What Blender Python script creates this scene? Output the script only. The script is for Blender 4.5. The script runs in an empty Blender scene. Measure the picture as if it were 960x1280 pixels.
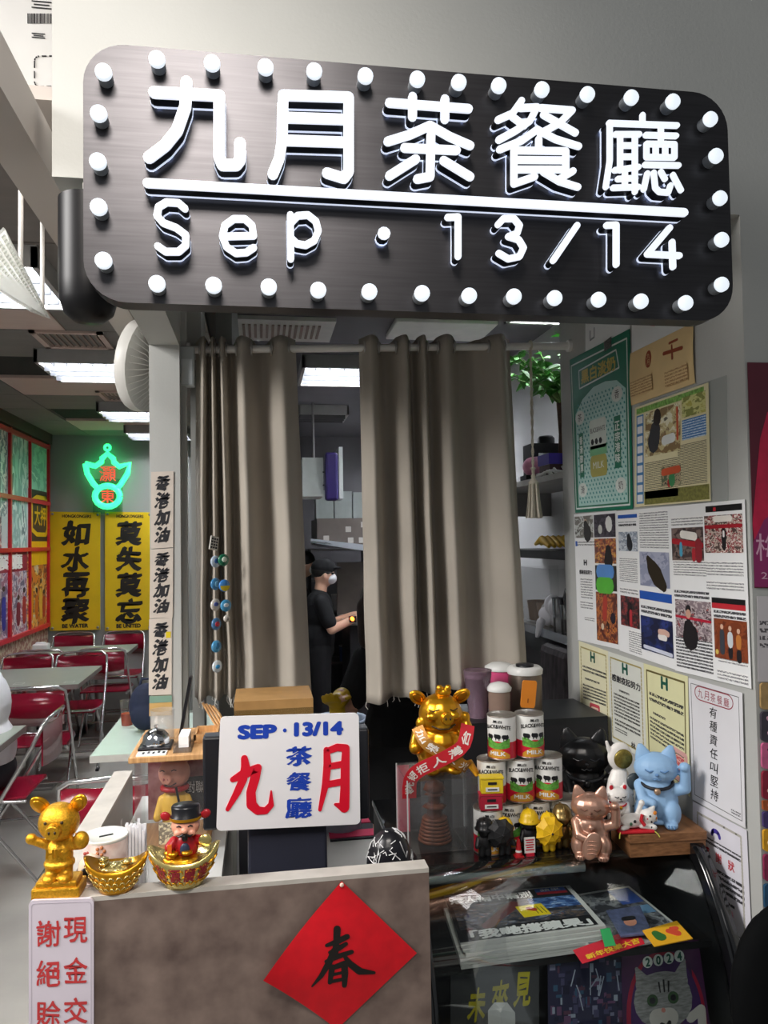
import bpy, bmesh, math, random
from mathutils import Vector as V, Matrix, noise
random.seed(7)
PI = math.pi
S = bpy.context.scene
COL = S.collection
# ---------------------------------------------------------------- camera (phone lens, portrait)
FPX, CAM = 961.0, V((0, 0, 1.7))
YAW, PITCH, ROLL = .15939, .03608, -.01627
_f = V((math.sin(YAW) * math.cos(PITCH), math.cos(YAW) * math.cos(PITCH), math.sin(PITCH)))
_r0 = V((math.cos(YAW), -math.sin(YAW), 0)); _u0 = _r0.cross(_f)
_r = _r0 * math.cos(ROLL) + _u0 * math.sin(ROLL); _u = _u0 * math.cos(ROLL) - _r0 * math.sin(ROLL)
cam_d = bpy.data.cameras.new('camera'); cam = bpy.data.objects.new('camera', cam_d); COL.objects.link(cam)
cam_d.sensor_fit = 'VERTICAL'; cam_d.sensor_height = 36; cam_d.lens = 36 * FPX / 1280; cam_d.clip_start = .02
cam.matrix_world = Matrix(((_r.x, _u.x, -_f.x, CAM.x), (_r.y, _u.y, -_f.y, CAM.y), (_r.z, _u.z, -_f.z, CAM.z), (0, 0, 0, 1)))
S.camera = cam
# ---------------------------------------------------------------- world, exposure, corridor lamp
w = bpy.data.worlds.new('world'); S.world = w; w.use_nodes = True
w.node_tree.nodes['Background'].inputs[0].default_value = (.92, .96, 1, 1)
w.node_tree.nodes['Background'].inputs[1].default_value = .22
S.cycles.transparent_max_bounces = 40
S.view_settings.view_transform = 'Standard'; S.view_settings.look = 'None'
S.view_settings.exposure = 0.0; S.view_settings.gamma = 1; S.view_settings.use_curve_mapping = False
def area(name, loc, size, energy, col=(1, 1, 1), rot=(0, 0, 0), sy=None):
    l = bpy.data.lights.new(name, 'AREA'); l.energy = energy; l.color = col; l.size = size
    if sy: l.shape = 'RECTANGLE'; l.size_y = sy
    o = bpy.data.objects.new(name, l); COL.objects.link(o); o.location = loc; o.rotation_euler = rot
    return o
# ceiling lamps of the shopping corridor in which the photographer stands
l1 = area('corridor_ceiling_lamp', (-.25, -.15, 3.45), .75, 15, (1, .93, .86), (math.radians(50), 0, math.radians(9))); l1.data.spread = 1.3
area('corridor_ceiling_lamp', (-2.6, .95, 3.1), 1.2, 150, (1, .97, .95), (0, math.radians(-38), 0))
area('corridor_ceiling_lamp', (.3, -2.4, 3.5), 1.3, 9, (1, .97, .95))
# ---------------------------------------------------------------- pixel to place
def ray(x, y): return _f + _r * ((x - 480) / FPX) - _u * ((y - 640) / FPX)
def aY(x, y, Y): d = ray(x, y); return CAM + d * (Y / d.y)
def aX(x, y, X): d = ray(x, y); return CAM + d * (X / d.x)
def aZ(x, y, Z): d = ray(x, y); return CAM + d * ((Z - CAM.z) / d.z)
# ---------------------------------------------------------------- materials
def lin(h):
    h = h.lstrip('#'); c = [int(h[i:i + 2], 16) / 255 for i in (0, 2, 4)]
    return tuple(x / 12.92 if x <= .04045 else ((x + .055) / 1.055) ** 2.4 for x in c)
MATS = {}
def mat(name, hexc='#808080', rough=.5, metal=0., var=.06, scale=14., bump=0., bscale=80., emit=0., ecol=None, spec=.5, trans=0., coat=0., stretch=None, hex2=None, detail=3., contrast=None, ior=1.45, sss=0.):
    if name in MATS: return MATS[name]
    m = bpy.data.materials.new(name); m.use_nodes = True; nt = m.node_tree; N = nt.nodes; L = nt.links
    b = N['Principled BSDF']; c = lin(hexc)
    b.inputs['Roughness'].default_value = rough; b.inputs['Metallic'].default_value = metal
    b.inputs['Specular IOR Level'].default_value = spec; b.inputs['IOR'].default_value = ior
    b.inputs['Coat Weight'].default_value = coat; b.inputs['Transmission Weight'].default_value = trans
    b.inputs['Subsurface Weight'].default_value = sss
    tc = N.new('ShaderNodeTexCoord'); mp = N.new('ShaderNodeMapping'); L.new(tc.outputs['Object'], mp.inputs[0])
    if stretch: mp.inputs['Scale'].default_value = stretch
    nz = N.new('ShaderNodeTexNoise'); nz.inputs['Scale'].default_value = scale; nz.inputs['Detail'].default_value = detail
    L.new(mp.outputs[0], nz.inputs['Vector'])
    rp = N.new('ShaderNodeValToRGB'); L.new(nz.outputs['Fac'], rp.inputs[0])
    c2 = lin(hex2) if hex2 else None
    lo, hi = contrast or (.3, .7)
    rp.color_ramp.elements[0].position = lo; rp.color_ramp.elements[1].position = hi
    rp.color_ramp.elements[0].color = (*([x * (1 - var) for x in c]), 1)
    rp.color_ramp.elements[1].color = (*(c2 or [min(1, x * (1 + var)) for x in c]), 1)
    L.new(rp.outputs[0], b.inputs['Base Color'])
    if bump:
        n2 = N.new('ShaderNodeTexNoise'); n2.inputs['Scale'].default_value = bscale; n2.inputs['Detail'].default_value = 2
        L.new(mp.outputs[0], n2.inputs['Vector'])
        bp = N.new('ShaderNodeBump'); bp.inputs['Strength'].default_value = bump; bp.inputs['Distance'].default_value = .002
        L.new(n2.outputs['Fac'], bp.inputs['Height']); L.new(bp.outputs[0], b.inputs['Normal'])
    if emit:
        b.inputs['Emission Color'].default_value = (*(lin(ecol) if ecol else c), 1); b.inputs['Emission Strength'].default_value = emit
    MATS[name] = m; return m
def glass(name, tint='#ffffff', rough=.02, refl=1.0, body=0., bodyhex='#ffffff', thru=False):
    """thin pane: mostly transparent, fresnel reflections, optional tinted body"""
    if name in MATS: return MATS[name]
    m = bpy.data.materials.new(name); m.use_nodes = True; nt = m.node_tree; N = nt.nodes; L = nt.links
    N.remove(N['Principled BSDF']); out = N['Material Output']
    t = N.new('ShaderNodeBsdfTransparent'); t.inputs[0].default_value = (*lin(tint), 1)
    g = N.new('ShaderNodeBsdfGlossy'); g.inputs['Roughness'].default_value = rough
    fr = N.new('ShaderNodeFresnel'); fr.inputs[0].default_value = 1.5
    mu = N.new('ShaderNodeMath'); mu.operation = 'MULTIPLY'; mu.inputs[1].default_value = refl; L.new(fr.outputs[0], mu.inputs[0])
    src = t
    if body:
        d = N.new('ShaderNodeBsdfTranslucent' if thru else 'ShaderNodeBsdfDiffuse'); d.inputs[0].default_value = (*lin(bodyhex), 1)
        x0 = N.new('ShaderNodeMixShader'); x0.inputs[0].default_value = body
        L.new(t.outputs[0], x0.inputs[1]); L.new(d.outputs[0], x0.inputs[2]); src = x0
    x = N.new('ShaderNodeMixShader'); L.new(mu.outputs[0], x.inputs[0]); L.new(src.outputs[0], x.inputs[1]); L.new(g.outputs[0], x.inputs[2])
    L.new(x.outputs[0], out.inputs[0]); MATS[name] = m; return m
def print_lines(name, paper='#f2f2f0', ink='#6c6c72', thr=.46, fill=.55):
    """rows of small illegible print: one UV unit is one row"""
    if name in MATS: return MATS[name]
    m = bpy.data.materials.new(name); m.use_nodes = True; nt = m.node_tree; N = nt.nodes; L = nt.links; b = N['Principled BSDF']
    uv = N.new('ShaderNodeUVMap'); sp = N.new('ShaderNodeSeparateXYZ'); L.new(uv.outputs[0], sp.inputs[0])
    fr = N.new('ShaderNodeMath'); fr.operation = 'FRACT'; L.new(sp.outputs[1], fr.inputs[0])
    lt = N.new('ShaderNodeMath'); lt.operation = 'LESS_THAN'; lt.inputs[1].default_value = fill; L.new(fr.outputs[0], lt.inputs[0])
    nz = N.new('ShaderNodeTexNoise'); nz.inputs['Scale'].default_value = 2.6; nz.inputs['Detail'].default_value = 1; L.new(uv.outputs[0], nz.inputs['Vector'])
    gt = N.new('ShaderNodeMath'); gt.operation = 'GREATER_THAN'; gt.inputs[1].default_value = thr; L.new(nz.outputs['Fac'], gt.inputs[0])
    mu = N.new('ShaderNodeMath'); mu.operation = 'MULTIPLY'; L.new(lt.outputs[0], mu.inputs[0]); L.new(gt.outputs[0], mu.inputs[1])
    mx = N.new('ShaderNodeMix'); mx.data_type = 'RGBA'; mx.inputs['A'].default_value = (*lin(paper), 1); mx.inputs['B'].default_value = (*lin(ink), 1)
    L.new(mu.outputs[0], mx.inputs['Factor']); L.new(mx.outputs['Result'], b.inputs['Base Color']); b.inputs['Roughness'].default_value = .6
    MATS[name] = m; return m
def photo(name, cols, scale=5., seed=0, rough=.35, cells=True):
    """printed photograph too small to read: patches of its colours"""
    if name in MATS: return MATS[name]
    m = bpy.data.materials.new(name); m.use_nodes = True; nt = m.node_tree; N = nt.nodes; L = nt.links; b = N['Principled BSDF']
    uv = N.new('ShaderNodeUVMap'); mp = N.new('ShaderNodeMapping'); mp.inputs['Location'].default_value = (seed * 3.7, seed * 1.9, seed); L.new(uv.outputs[0], mp.inputs[0])
    nz = N.new('ShaderNodeTexNoise'); nz.inputs['Scale'].default_value = scale; nz.inputs['Detail'].default_value = 5; nz.inputs['Distortion'].default_value = .6
    L.new(mp.outputs[0], nz.inputs['Vector'])
    vo = N.new('ShaderNodeTexVoronoi'); vo.inputs['Scale'].default_value = scale * 2.2; L.new(mp.outputs[0], vo.inputs['Vector'])
    ad = N.new('ShaderNodeMath'); ad.operation = 'MULTIPLY_ADD'; ad.inputs[1].default_value = .225 if cells else 0; L.new(vo.outputs['Color'], ad.inputs[0])
    sb = N.new('ShaderNodeMath'); sb.operation = 'SUBTRACT'; sb.inputs[1].default_value = .17 if cells else 0; L.new(nz.outputs['Fac'], sb.inputs[0]); L.new(sb.outputs[0], ad.inputs[2])
    rp = N.new('ShaderNodeValToRGB'); rp.color_ramp.interpolation = 'CONSTANT' if cells else 'LINEAR'
    e = rp.color_ramp.elements; n = len(cols)
    for i, h in enumerate(cols):
        p = .28 + .44 * i / max(1, n - 1)
        if i < 2: e[i].position = p; e[i].color = (*lin(h), 1)
        else: q = e.new(p); q.color = (*lin(h), 1)
    L.new(ad.outputs[0], rp.inputs[0]); L.new(rp.outputs[0], b.inputs['Base Color']); b.inputs['Roughness'].default_value = rough
    MATS[name] = m; return m
# ---------------------------------------------------------------- mesh builder
def frame(p0, p1):
    d = (p1 - p0); d = d.normalized() if d.length > 1e-9 else V((0, 0, 1))
    a = d.cross(V((0, 0, 1)) if abs(d.z) < .9 else V((1, 0, 0))).normalized(); return d, a, d.cross(a)
FLAT = {'print', 'small_print', 'heading', 'lettering', 'header', 'columns', 'barcode', 'handle_perforation', 'printed_figure', 'raised_pattern', 'printed_emblem'}   # flat print, too fine to pick apart
class MB:
    def __init__(s, T=None): s.v = []; s.f = []; s.mi = []; s.uv = {}; s.sm = []; s.mats = []; s.c = 0; s.T = T
    def use(s, m):
        if m not in s.mats: s.mats.append(m)
        s.c = s.mats.index(m); return s
    def add(s, vs, fs, smooth=False, uvs=None):
        k = len(s.v); s.v += [(s.T @ V(p)) if s.T else V(p) for p in vs]
        for i, f in enumerate(fs):
            if uvs: s.uv[len(s.f)] = uvs[i]
            s.f.append([k + j for j in f]); s.mi.append(s.c); s.sm.append(smooth)
        return s
    def quad(s, a, b, c, d, uv=None): return s.add([a, b, c, d], [(0, 1, 2, 3)], False, [uv or ((0, 1), (1, 1), (1, 0), (0, 0))])
    def box(s, c, d, R=None, bev=0):
        c = V(c); h = V(d) / 2
        vs = [V((x * h.x, y * h.y, z * h.z)) for x in (-1, 1) for y in (-1, 1) for z in (-1, 1)]
        fs = [(0, 1, 3, 2), (4, 6, 7, 5), (0, 4, 5, 1), (2, 3, 7, 6), (0, 2, 6, 4), (1, 5, 7, 3)]
        if bev:
            bm = bmesh.new(); bv = [bm.verts.new(p) for p in vs]
            for f in fs: bm.faces.new([bv[i] for i in f])
            bmesh.ops.bevel(bm, geom=bm.edges[:], offset=bev, segments=2, affect='EDGES', profile=.5)
            bm.verts.index_update(); vs = [v.co.copy() for v in bm.verts]; fs = [[v.index for v in f.verts] for f in bm.faces]; bm.free()
        if R: vs = [R @ p for p in vs]
        return s.add([c + p for p in vs], fs)
    def bx(s, x0, x1, y0, y1, z0, z1, bev=0): return s.box(((x0 + x1) / 2, (y0 + y1) / 2, (z0 + z1) / 2), (abs(x1 - x0), abs(y1 - y0), abs(z1 - z0)), None, bev)
    def tube(s, pts, r, n=8, cap=True, flat=None):
        pts = [V(p) for p in pts]; rs = r if isinstance(r, (list, tuple)) else [r] * len(pts); vs = []; fs = []; m = len(pts)
        _, a, b = frame(pts[0], pts[1])
        for i, p in enumerate(pts):
            d = (pts[min(i + 1, m - 1)] - pts[max(i - 1, 0)]).normalized()
            a = (a - d * a.dot(d)); a = a.normalized() if a.length > 1e-6 else frame(p, p + d)[1]; b = d.cross(a)
            for k in range(n):
                t = 2 * PI * k / n; vs.append(p + a * (rs[i] * math.cos(t)) + b * (rs[i] * math.sin(t) * (flat or 1)))
        for i in range(m - 1):
            for k in range(n): fs.append((i * n + k, i * n + (k + 1) % n, (i + 1) * n + (k + 1) % n, (i + 1) * n + k))
        s.add(vs, fs, True)
        if cap:
            s.add(vs[:n], [tuple(range(n))[::-1]]); s.add(vs[-n:], [tuple(range(n))])
        return s
    def cyl(s, p0, p1, r0, r1=None, n=16): return s.tube([p0, p1], [r0, r0 if r1 is None else r1], n)
    def lathe(s, prof, n=24, c=(0, 0, 0), sx=1, sy=1, a0=0, a1=2 * PI):
        c = V(c); vs = []; fs = []; full = abs(a1 - a0 - 2 * PI) < 1e-6; nn = n if full else n + 1
        for r, z in prof:
            for k in range(nn):
                t = a0 + (a1 - a0) * k / n; vs.append(c + V((r * math.cos(t) * sx, r * math.sin(t) * sy, z)))
        for i in range(len(prof) - 1):
            for k in range(n):
                k2 = (k + 1) % nn; fs.append((i * nn + k, i * nn + k2, (i + 1) * nn + k2, (i + 1) * nn + k))
        s.add(vs, fs, True)
        if full:
            if prof[0][0] > 1e-5: s.add(vs[:nn], [tuple(range(nn))[::-1]])
            if prof[-1][0] > 1e-5: s.add(vs[-nn:], [tuple(range(nn))])
        return s
    def ell(s, c, r, R=None, nu=16, nv=10):
        c = V(c); r = V(r) if not isinstance(r, (int, float)) else V((r, r, r)); vs = [V((0, 0, -r.z))]; fs = []
        for j in range(1, nv):
            t = -PI / 2 + PI * j / nv
            for k in range(nu):
                q = 2 * PI * k / nu; vs.append(V((r.x * math.cos(t) * math.cos(q), r.y * math.cos(t) * math.sin(q), r.z * math.sin(t))))
        vs.append(V((0, 0, r.z))); L = len(vs) - 1
        for k in range(nu):
            fs.append((0, 1 + (k + 1) % nu, 1 + k)); fs.append((L, L - nu + k, L - nu + (k + 1) % nu))
            for j in range(nv - 2): fs.append((1 + j * nu + k, 1 + j * nu + (k + 1) % nu, 1 + (j + 1) * nu + (k + 1) % nu, 1 + (j + 1) * nu + k))
        if R: vs = [R @ p for p in vs]
        return s.add([c + p for p in vs], fs, True)
    def cap(s, p0, p1, r0, r1=None, n=14):
        p0, p1 = V(p0), V(p1); r1 = r0 if r1 is None else r1; L = (p1 - p0).length; d = (p1 - p0) / max(L, 1e-6); pts = []; rs = []
        for i in range(5): t = -PI / 2 + PI / 2 * i / 4.; pts.append(p0 + d * (r0 * math.sin(t))); rs.append(max(1e-4, r0 * math.cos(t)))
        for i in range(5): t = PI / 2 * i / 4.; pts.append(p1 + d * (r1 * math.sin(t))); rs.append(max(1e-4, r1 * math.cos(t)))
        return s.tube(pts, rs, n, True)
    def extr(s, poly, fn, d0, d1):
        """polygon (u,v) on fn(u,v,off), between offsets d0 (back) and d1 (front)"""
        n = len(poly); a = [fn(u, v, d0) for u, v in poly]; b = [fn(u, v, d1) for u, v in poly]
        return s.add(a + b, [tuple(range(n))[::-1], tuple(range(n, 2 * n))] + [(i, (i + 1) % n, n + (i + 1) % n, n + i) for i in range(n)])
    def build(s, name, m=None, parent=None, loc=None, smooth=None, auto=None):
        me = bpy.data.meshes.new(name); me.from_pydata([tuple(p) for p in s.v], [], s.f)
        ms = s.mats if s.mats else [m]
        for x in ms: me.materials.append(x)
        if len(ms) > 1: me.polygons.foreach_set('material_index', s.mi)
        me.polygons.foreach_set('use_smooth', [bool(x) if smooth is None else smooth for x in s.sm])
        if s.uv:
            ul = me.uv_layers.new(name='UVMap')
            for fi, uvs in s.uv.items():
                p = me.polygons[fi]
                for q, li in enumerate(p.loop_indices): ul.data[li].uv = uvs[q]
        me.update(); o = bpy.data.objects.new(name, me); COL.objects.link(o)
        if name in FLAT: o['kind'] = 'stuff'
        if parent: o.parent = parent
        if loc: o.location = loc
        return o
def thing(name, label, cat, loc=(0, 0, 0), rz=0., group=None):
    o = bpy.data.objects.new(name, None); COL.objects.link(o); o.location = loc; o.rotation_euler = (0, 0, rz); o.empty_display_size = .02
    return tag(o, label, cat, group)
def tag(o, label, cat, group=None):
    o['label'] = label; o['category'] = cat
    if group: o['group'] = group
    return o
def struct(o): o['kind'] = 'structure'; return o
def lab(o, t): o['label'] = t; return o
def dup(root, loc=None, rz=None, label=None):
    r = root.copy(); COL.objects.link(r)
    if loc is not None: r.location = loc
    if rz is not None: r.rotation_euler = (0, 0, rz)
    if label: r['label'] = label
    for ch in list(root.children):
        c = ch.copy(); COL.objects.link(c); c.parent = r
        for g in list(ch.children):
            d = g.copy(); COL.objects.link(d); d.parent = c
    return r
# ---------------------------------------------------------------- smooth sculpted bodies (one continuous surface)
_ts = bpy.data.scenes.new('scratch')
def blob(name, mb, voxel, m, parent=None, smooth=6, loc=None, fac=.5, decim=None):
    o = mb.build(name, m); COL.objects.unlink(o); _ts.collection.objects.link(o)
    r = o.modifiers.new('r', 'REMESH'); r.mode = 'VOXEL'; r.voxel_size = voxel; r.use_smooth_shade = True
    k = o.modifiers.new('s', 'SMOOTH'); k.iterations = smooth; k.factor = fac
    if decim: dm = o.modifiers.new('d', 'DECIMATE'); dm.ratio = decim
    vl = _ts.view_layers[0]; vl.update(); me = bpy.data.meshes.new_from_object(o.evaluated_get(vl.depsgraph))
    bpy.data.objects.remove(o); me.name = name
    me.materials.clear(); me.materials.append(m); me.polygons.foreach_set('use_smooth', [True] * len(me.polygons))
    o = bpy.data.objects.new(name, me); COL.objects.link(o)
    if parent: o.parent = parent
    if loc: o.location = loc
    return o
# ---------------------------------------------------------------- lettering
_G = {}
def glyph(body):
    if body in _G: return _G[body]
    k = bpy.data.curves.new('t', 'FONT'); k.body = body; k.size = 1; k.resolution_u = 3
    o = bpy.data.objects.new('t', k); me = o.to_mesh()
    vs = [(p.co.x, p.co.y) for p in me.vertices]; fs = [tuple(p.vertices) for p in me.polygons]
    o.to_mesh_clear(); bpy.data.objects.remove(o); bpy.data.curves.remove(k)
    x0 = min(a for a, b in vs); x1 = max(a for a, b in vs); y0 = min(b for a, b in vs); y1 = max(b for a, b in vs)
    _G[body] = ([((a - x0), (b - y0)) for a, b in vs], fs, x1 - x0, y1 - y0); return _G[body]
def text(mb, body, fn, rect, fat=0., off=.0014, nib=None, wob=0., slant=0., thick=0.):
    """fit the word into rect (u0,v0,u1,v1), v runs downward, on fn(u,v,off); fat and nib thicken it (in em)"""
    vs, fs, w, h = glyph(body); u0, v0, u1, v1 = rect; sh = [(0, 0)]
    if fat: sh += [(fat * math.cos(a), fat * math.sin(a)) for a in [k * PI / 4 for k in range(8)]]
    if nib: sh = [(a + nib[0] * t, b + nib[1] * t) for a, b in sh for t in (-1, -.33, .33, 1)]
    mx = fat + (abs(nib[0]) if nib else 0); my = fat + (abs(nib[1]) if nib else 0)
    for i, (dx, dy) in enumerate(sh):
        pts = []
        for x, y in vs:
            if wob:
                q = noise.noise_vector(V((x * 4.3, y * 4.3, len(body)))); x += q.x * wob; y += q.y * wob
            X = (x + dx + mx + slant * y) / (w + 2 * mx + slant * h); Y = (y + dy + my) / (h + 2 * my)
            pts.append(fn(u0 + (u1 - u0) * X, v1 + (v0 - v1) * Y, off + i * 1e-5))
        mb.add(pts, fs)
def vtext(mb, chars, fn, rect, gap=.12, **k):
    u0, v0, u1, v1 = rect; n = len(chars); h = (v1 - v0) / (n + (n - 1) * gap)
    for i, c in enumerate(chars): text(mb, c, fn, (u0, v0 + i * h * (1 + gap), u1, v0 + i * h * (1 + gap) + h), **k)
_SK = [0]
def stroke(mb, pts, fn, d0, d1, n=10):
    """brush or neon stroke through (u,v,width) points with round ends, extruded between offsets"""
    asp = getattr(getattr(fn, '__self__', None), 'asp', None)
    if asp: f0 = fn; fn = lambda u, v, o: f0(u, v * asp, o); pts = [(u, v / asp, w) for u, v, w in pts]
    for i, (u, v, w) in enumerate(pts):
        _SK[0] = (_SK[0] + 1) % 9; d1 = d1 + (_SK[0] - 4) * 6e-6 if i else d1
        mb.extr([(u + w / 2 * math.cos(2 * PI * k / n), v + w / 2 * math.sin(2 * PI * k / n)) for k in range(n)][::-1], fn, d0, d1)
        if i + 1 < len(pts):
            a, b, w2 = pts[i + 1]; dx, dy = a - u, b - v; L = math.hypot(dx, dy) or 1; nx, ny = -dy / L, dx / L
            mb.extr([(u + nx * w / 2, v + ny * w / 2), (a + nx * w2 / 2, b + ny * w2 / 2), (a - nx * w2 / 2, b - ny * w2 / 2), (u - nx * w / 2, v - ny * w / 2)][::-1], fn, d0, d1 - 2e-5)
def rrect(u0, v0, u1, v1, r, n=6, ry=None):
    ry = ry or r; out = []
    for cx, cy, a in ((u1 - r, v0 + ry, -PI / 2), (u1 - r, v1 - ry, 0), (u0 + r, v1 - ry, PI / 2), (u0 + r, v0 + ry, PI)):
        out += [(cx + r * math.cos(a + PI / 2 * k / n), cy + ry * math.sin(a + PI / 2 * k / n)) for k in range(n + 1)]
    return out[::-1]
class Sheet:
    """flat paper or plate from four corners tl, tr, br, bl; fn(u,v,off) with v downward and off toward the viewer"""
    def __init__(s, tl, tr, br, bl, bow=0.):
        s.c = [V(p) for p in (tl, tr, br, bl)]; s.n = (s.c[1] - s.c[0]).cross(s.c[3] - s.c[0]).normalized() * -1
        if s.n.dot(CAM - s.c[0]) < 0: s.n = -s.n
        s.o = s.c[3].copy(); s.bow = bow; s.asp = (s.c[1] - s.c[0]).length / max(1e-6, (s.c[3] - s.c[0]).length)
    def fn(s, u, v, off=0.):
        a = s.c[0].lerp(s.c[1], u); b = s.c[3].lerp(s.c[2], u)
        return a.lerp(b, v) + s.n * (off + s.bow * math.sin(PI * v) * (1 if s.bow else 0)) - s.o
    def plate(s, name, m, parent=None, t=.0008, poly=None, nv=1):
        mb = MB(); mb.use(m)
        if poly: mb.extr(poly, s.fn, 0, t)
        else:
            for i in range(nv): mb.extr([(0, (i + 1) / nv), (1, (i + 1) / nv), (1, i / nv), (0, i / nv)], s.fn, 0, t)
        return mb.build(name, None, parent)
    def rect(s, mb, u0, v0, u1, v1, m, off=.0013, rows=None):
        mb.use(m); uv = None
        if rows:
            a = (s.fn(u1, v0) - s.fn(u0, v0)).length / max(1e-6, (s.fn(u0, v1) - s.fn(u0, v0)).length) * rows
            uv = ((0, rows), (a, rows), (a, 0), (0, 0))
        mb.quad(s.fn(u0, v0, off), s.fn(u1, v0, off), s.fn(u1, v1, off), s.fn(u0, v1, off), uv)
    def thing(s, name, label, cat, group=None): return thing(name, label, cat, s.o, 0, group)
# ================================================================ THE SETTING
wallg = mat('wall_grey_paint', '#b3b4b0', .6, var=.04, scale=3, bump=.15, bscale=140)
walld = mat('wall_slate_paint', '#8b8c88', .65, var=.05, scale=2)
ceilm = mat('ceiling_panel', '#7d7672', .75, var=.06, scale=2.5, stretch=(1, 6, 1))
ceilp = mat('ceiling_panel_peach', '#cbb3a8', .7, var=.05, scale=9, stretch=(1, 14, 1))
darkgap = mat('shadow_gap', '#2a2826', .9)
concrete = mat('polished_concrete', '#9a9790', .32, var=.16, scale=2.2, detail=6, bump=.05, bscale=30)
kceil = mat('kitchen_ceiling_paint', '#6d6a70', .7, var=.05, scale=2)
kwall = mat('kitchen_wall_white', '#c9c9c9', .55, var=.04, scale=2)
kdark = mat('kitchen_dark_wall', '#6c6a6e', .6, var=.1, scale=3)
struct(MB().bx(-4, 4, -3, 9, -.1, 0).build('floor', concrete))
ce = struct(MB().bx(-3.2, -.2, 2.12, 8.3, 2.82, 2.9).build('ceiling', darkgap))
for i in range(1, 11):
    for j in range(4):
        y0 = 1.72 + .6 * i; ys = max(y0, 2.12); x1 = -.26 - .72 * j - (.0 if j else 0)
        m = ceilp if (j == 1 and i in (3, 6, 9)) else ceilm
        if j == 1 and i in (2, 5, 8): continue                       # lamp openings
        MB().bx(x1 - .712, x1, ys + .004, y0 + .596, 2.8, 2.82).build('ceiling_panel', m, ce)
struct(MB().bx(-.2, 1.6, 1.70, 8.3, 2.8, 2.9).build('ceiling_kitchen', kceil))
struct(MB().bx(-3.2, -.1, 8.1, 8.3, 0, 2.82).build('wall_back', walld))
wl = struct(MB().bx(-2.3, -2.1, 2.0, 8.1, 0, 2.82).build('wall_left', walld))
struct(MB().bx(-.16, -.1, 2.95, 8.3, 0, 2.8).build('wall_divider', walld))
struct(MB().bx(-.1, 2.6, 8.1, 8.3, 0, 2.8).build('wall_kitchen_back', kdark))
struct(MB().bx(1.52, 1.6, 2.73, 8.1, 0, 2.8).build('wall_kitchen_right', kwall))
struct(MB().bx(1.12, 2.3, 1.625, 2.73, 0, 3.6).build('wall_right', wallg))
struct(MB().bx(-.412, 1.12, 1.625, 1.70, 2.45, 3.6).build('wall_front', wallg))
struct(MB().bx(-.36, -.262, 2.62, 2.70, 0, 2.36).build('trim_1', wallg))
struct(MB().bx(-.36, -.262, 1.70, 2.70, 2.36, 2.8).build('trim_2', wallg))
struct(MB().bx(-.262, -.245, 2.66, 2.70, 0, 2.8).bx(-.262, -.2, 2.75, 2.95, 2.36, 2.8).build('trim_3', wallg))
struct(MB().bx(-.245, -.205, 2.83, 2.95, 0, 2.36).build('trim_4', walld))
beamm = mat('boxed_beam_paint', '#b7aea7', .5, var=.05, scale=3)
struct(MB().bx(-.53, -.44, 1.2, 3.2, 2.5, 2.6).build('trim_5', beamm))
# far wall under the mural: patterned tiles too small to pick apart
tl = mat('mosaic_tile', '#d8c4a8', .5, var=.3, scale=22, hex2='#8d5a50', contrast=(.48, .52))
MB().bx(-2.1, -2.092, 5.2, 8.1, 0, .93).build('tiled_dado', tl, wl)

# ---------------------------------------------------------------- street mural with a red window grid
mur = thing('street_mural', 'printed street scene behind red window bars on the left dining wall', 'mural', (-2.09, 5.3, .92))
def mf(u, v, o=0): return V((o, u * 2.75, (1 - v) * 1.86))          # u along the wall, v downward
def mr(n, u0, v0, u1, v1, m, off):
    mb = MB(); mb.use(m); mb.quad(mf(u1, v0, off), mf(u0, v0, off), mf(u0, v1, off), mf(u1, v1, off)); return mb.build(n, None, mur)
mb = MB(); mb.bx(0, .004, 0, 2.75, 0, 1.86); mb.build('backing', mat('mural_paper', '#cfd8d4', .5, var=.1, scale=4), mur)
random.seed(3)
for u0, u1, v0, v1, cols, sc in ((0, .33, .05, .45, ['#5b4a52', '#c9d8d6', '#8fa7ad', '#e8e2dc', '#a8463f'], 4), (.33, .55, .05, .45, ['#d8e3df', '#7f8e92', '#f0eee8', '#4d4a55', '#b8553f'], 5),
        (.55, .75, .05, .62, ['#bfe0d8', '#8fb9b4', '#dfeeea', '#5d7d80', '#e9f2ee'], 3), (.75, 1, .0, .30, ['#a9dcc8', '#83bfae', '#cfeee0', '#5d8f83'], 3),
        (0, .5, .45, 1, ['#4a3b42', '#c8b9b4', '#7d6f78', '#b5443c', '#d9d0c8', '#2f3550'], 6), (.5, .75, .62, 1, ['#6b6480', '#c9c5cf', '#98627a', '#e6dfda', '#b33c35', '#3b4470'], 6),
        (.75, 1, .62, 1, ['#c9742c', '#6b3b32', '#e3b04b', '#d8c8b8', '#5a4a48', '#b33428'], 6)):
    mr('printed_scene', u0, v0, u1, v1, photo('mural_%d_%d' % (u0 * 100, v0 * 100), cols, sc, random.random() * 9), .006)
ym = mat('mural_yellow', '#e8b419', .5); br = mat('mural_brown', '#3d2b2b', .5); rdm = mat('mural_crimson', '#8e2238', .5); wm = mat('mural_white', '#eceae4', .5)
mr('printed_signboard', .77, .30, 1, .56, br, .008); mr('printed_signboard', .77, .56, 1, .68, ym, .008)
mr('printed_signboard', .3, .60, .75, .70, rdm, .008)
mb = MB(); mb.use(ym)
ring = [(.80, .36), (.86, .335), (.97, .335), (.99, .36), (.99, .50), (.97, .525), (.86, .525), (.80, .50)]
for i in range(8): a, b = ring[i], ring[(i + 1) % 8]; stroke(mb, [(a[0], a[1], .022), (b[0], b[1], .022)], mf, .009, .011, 6)
text(mb, '大押', mf, (.83, .38, .97, .48), fat=.02, off=.011)
mb.build('printed_emblem', None, mur)
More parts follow.
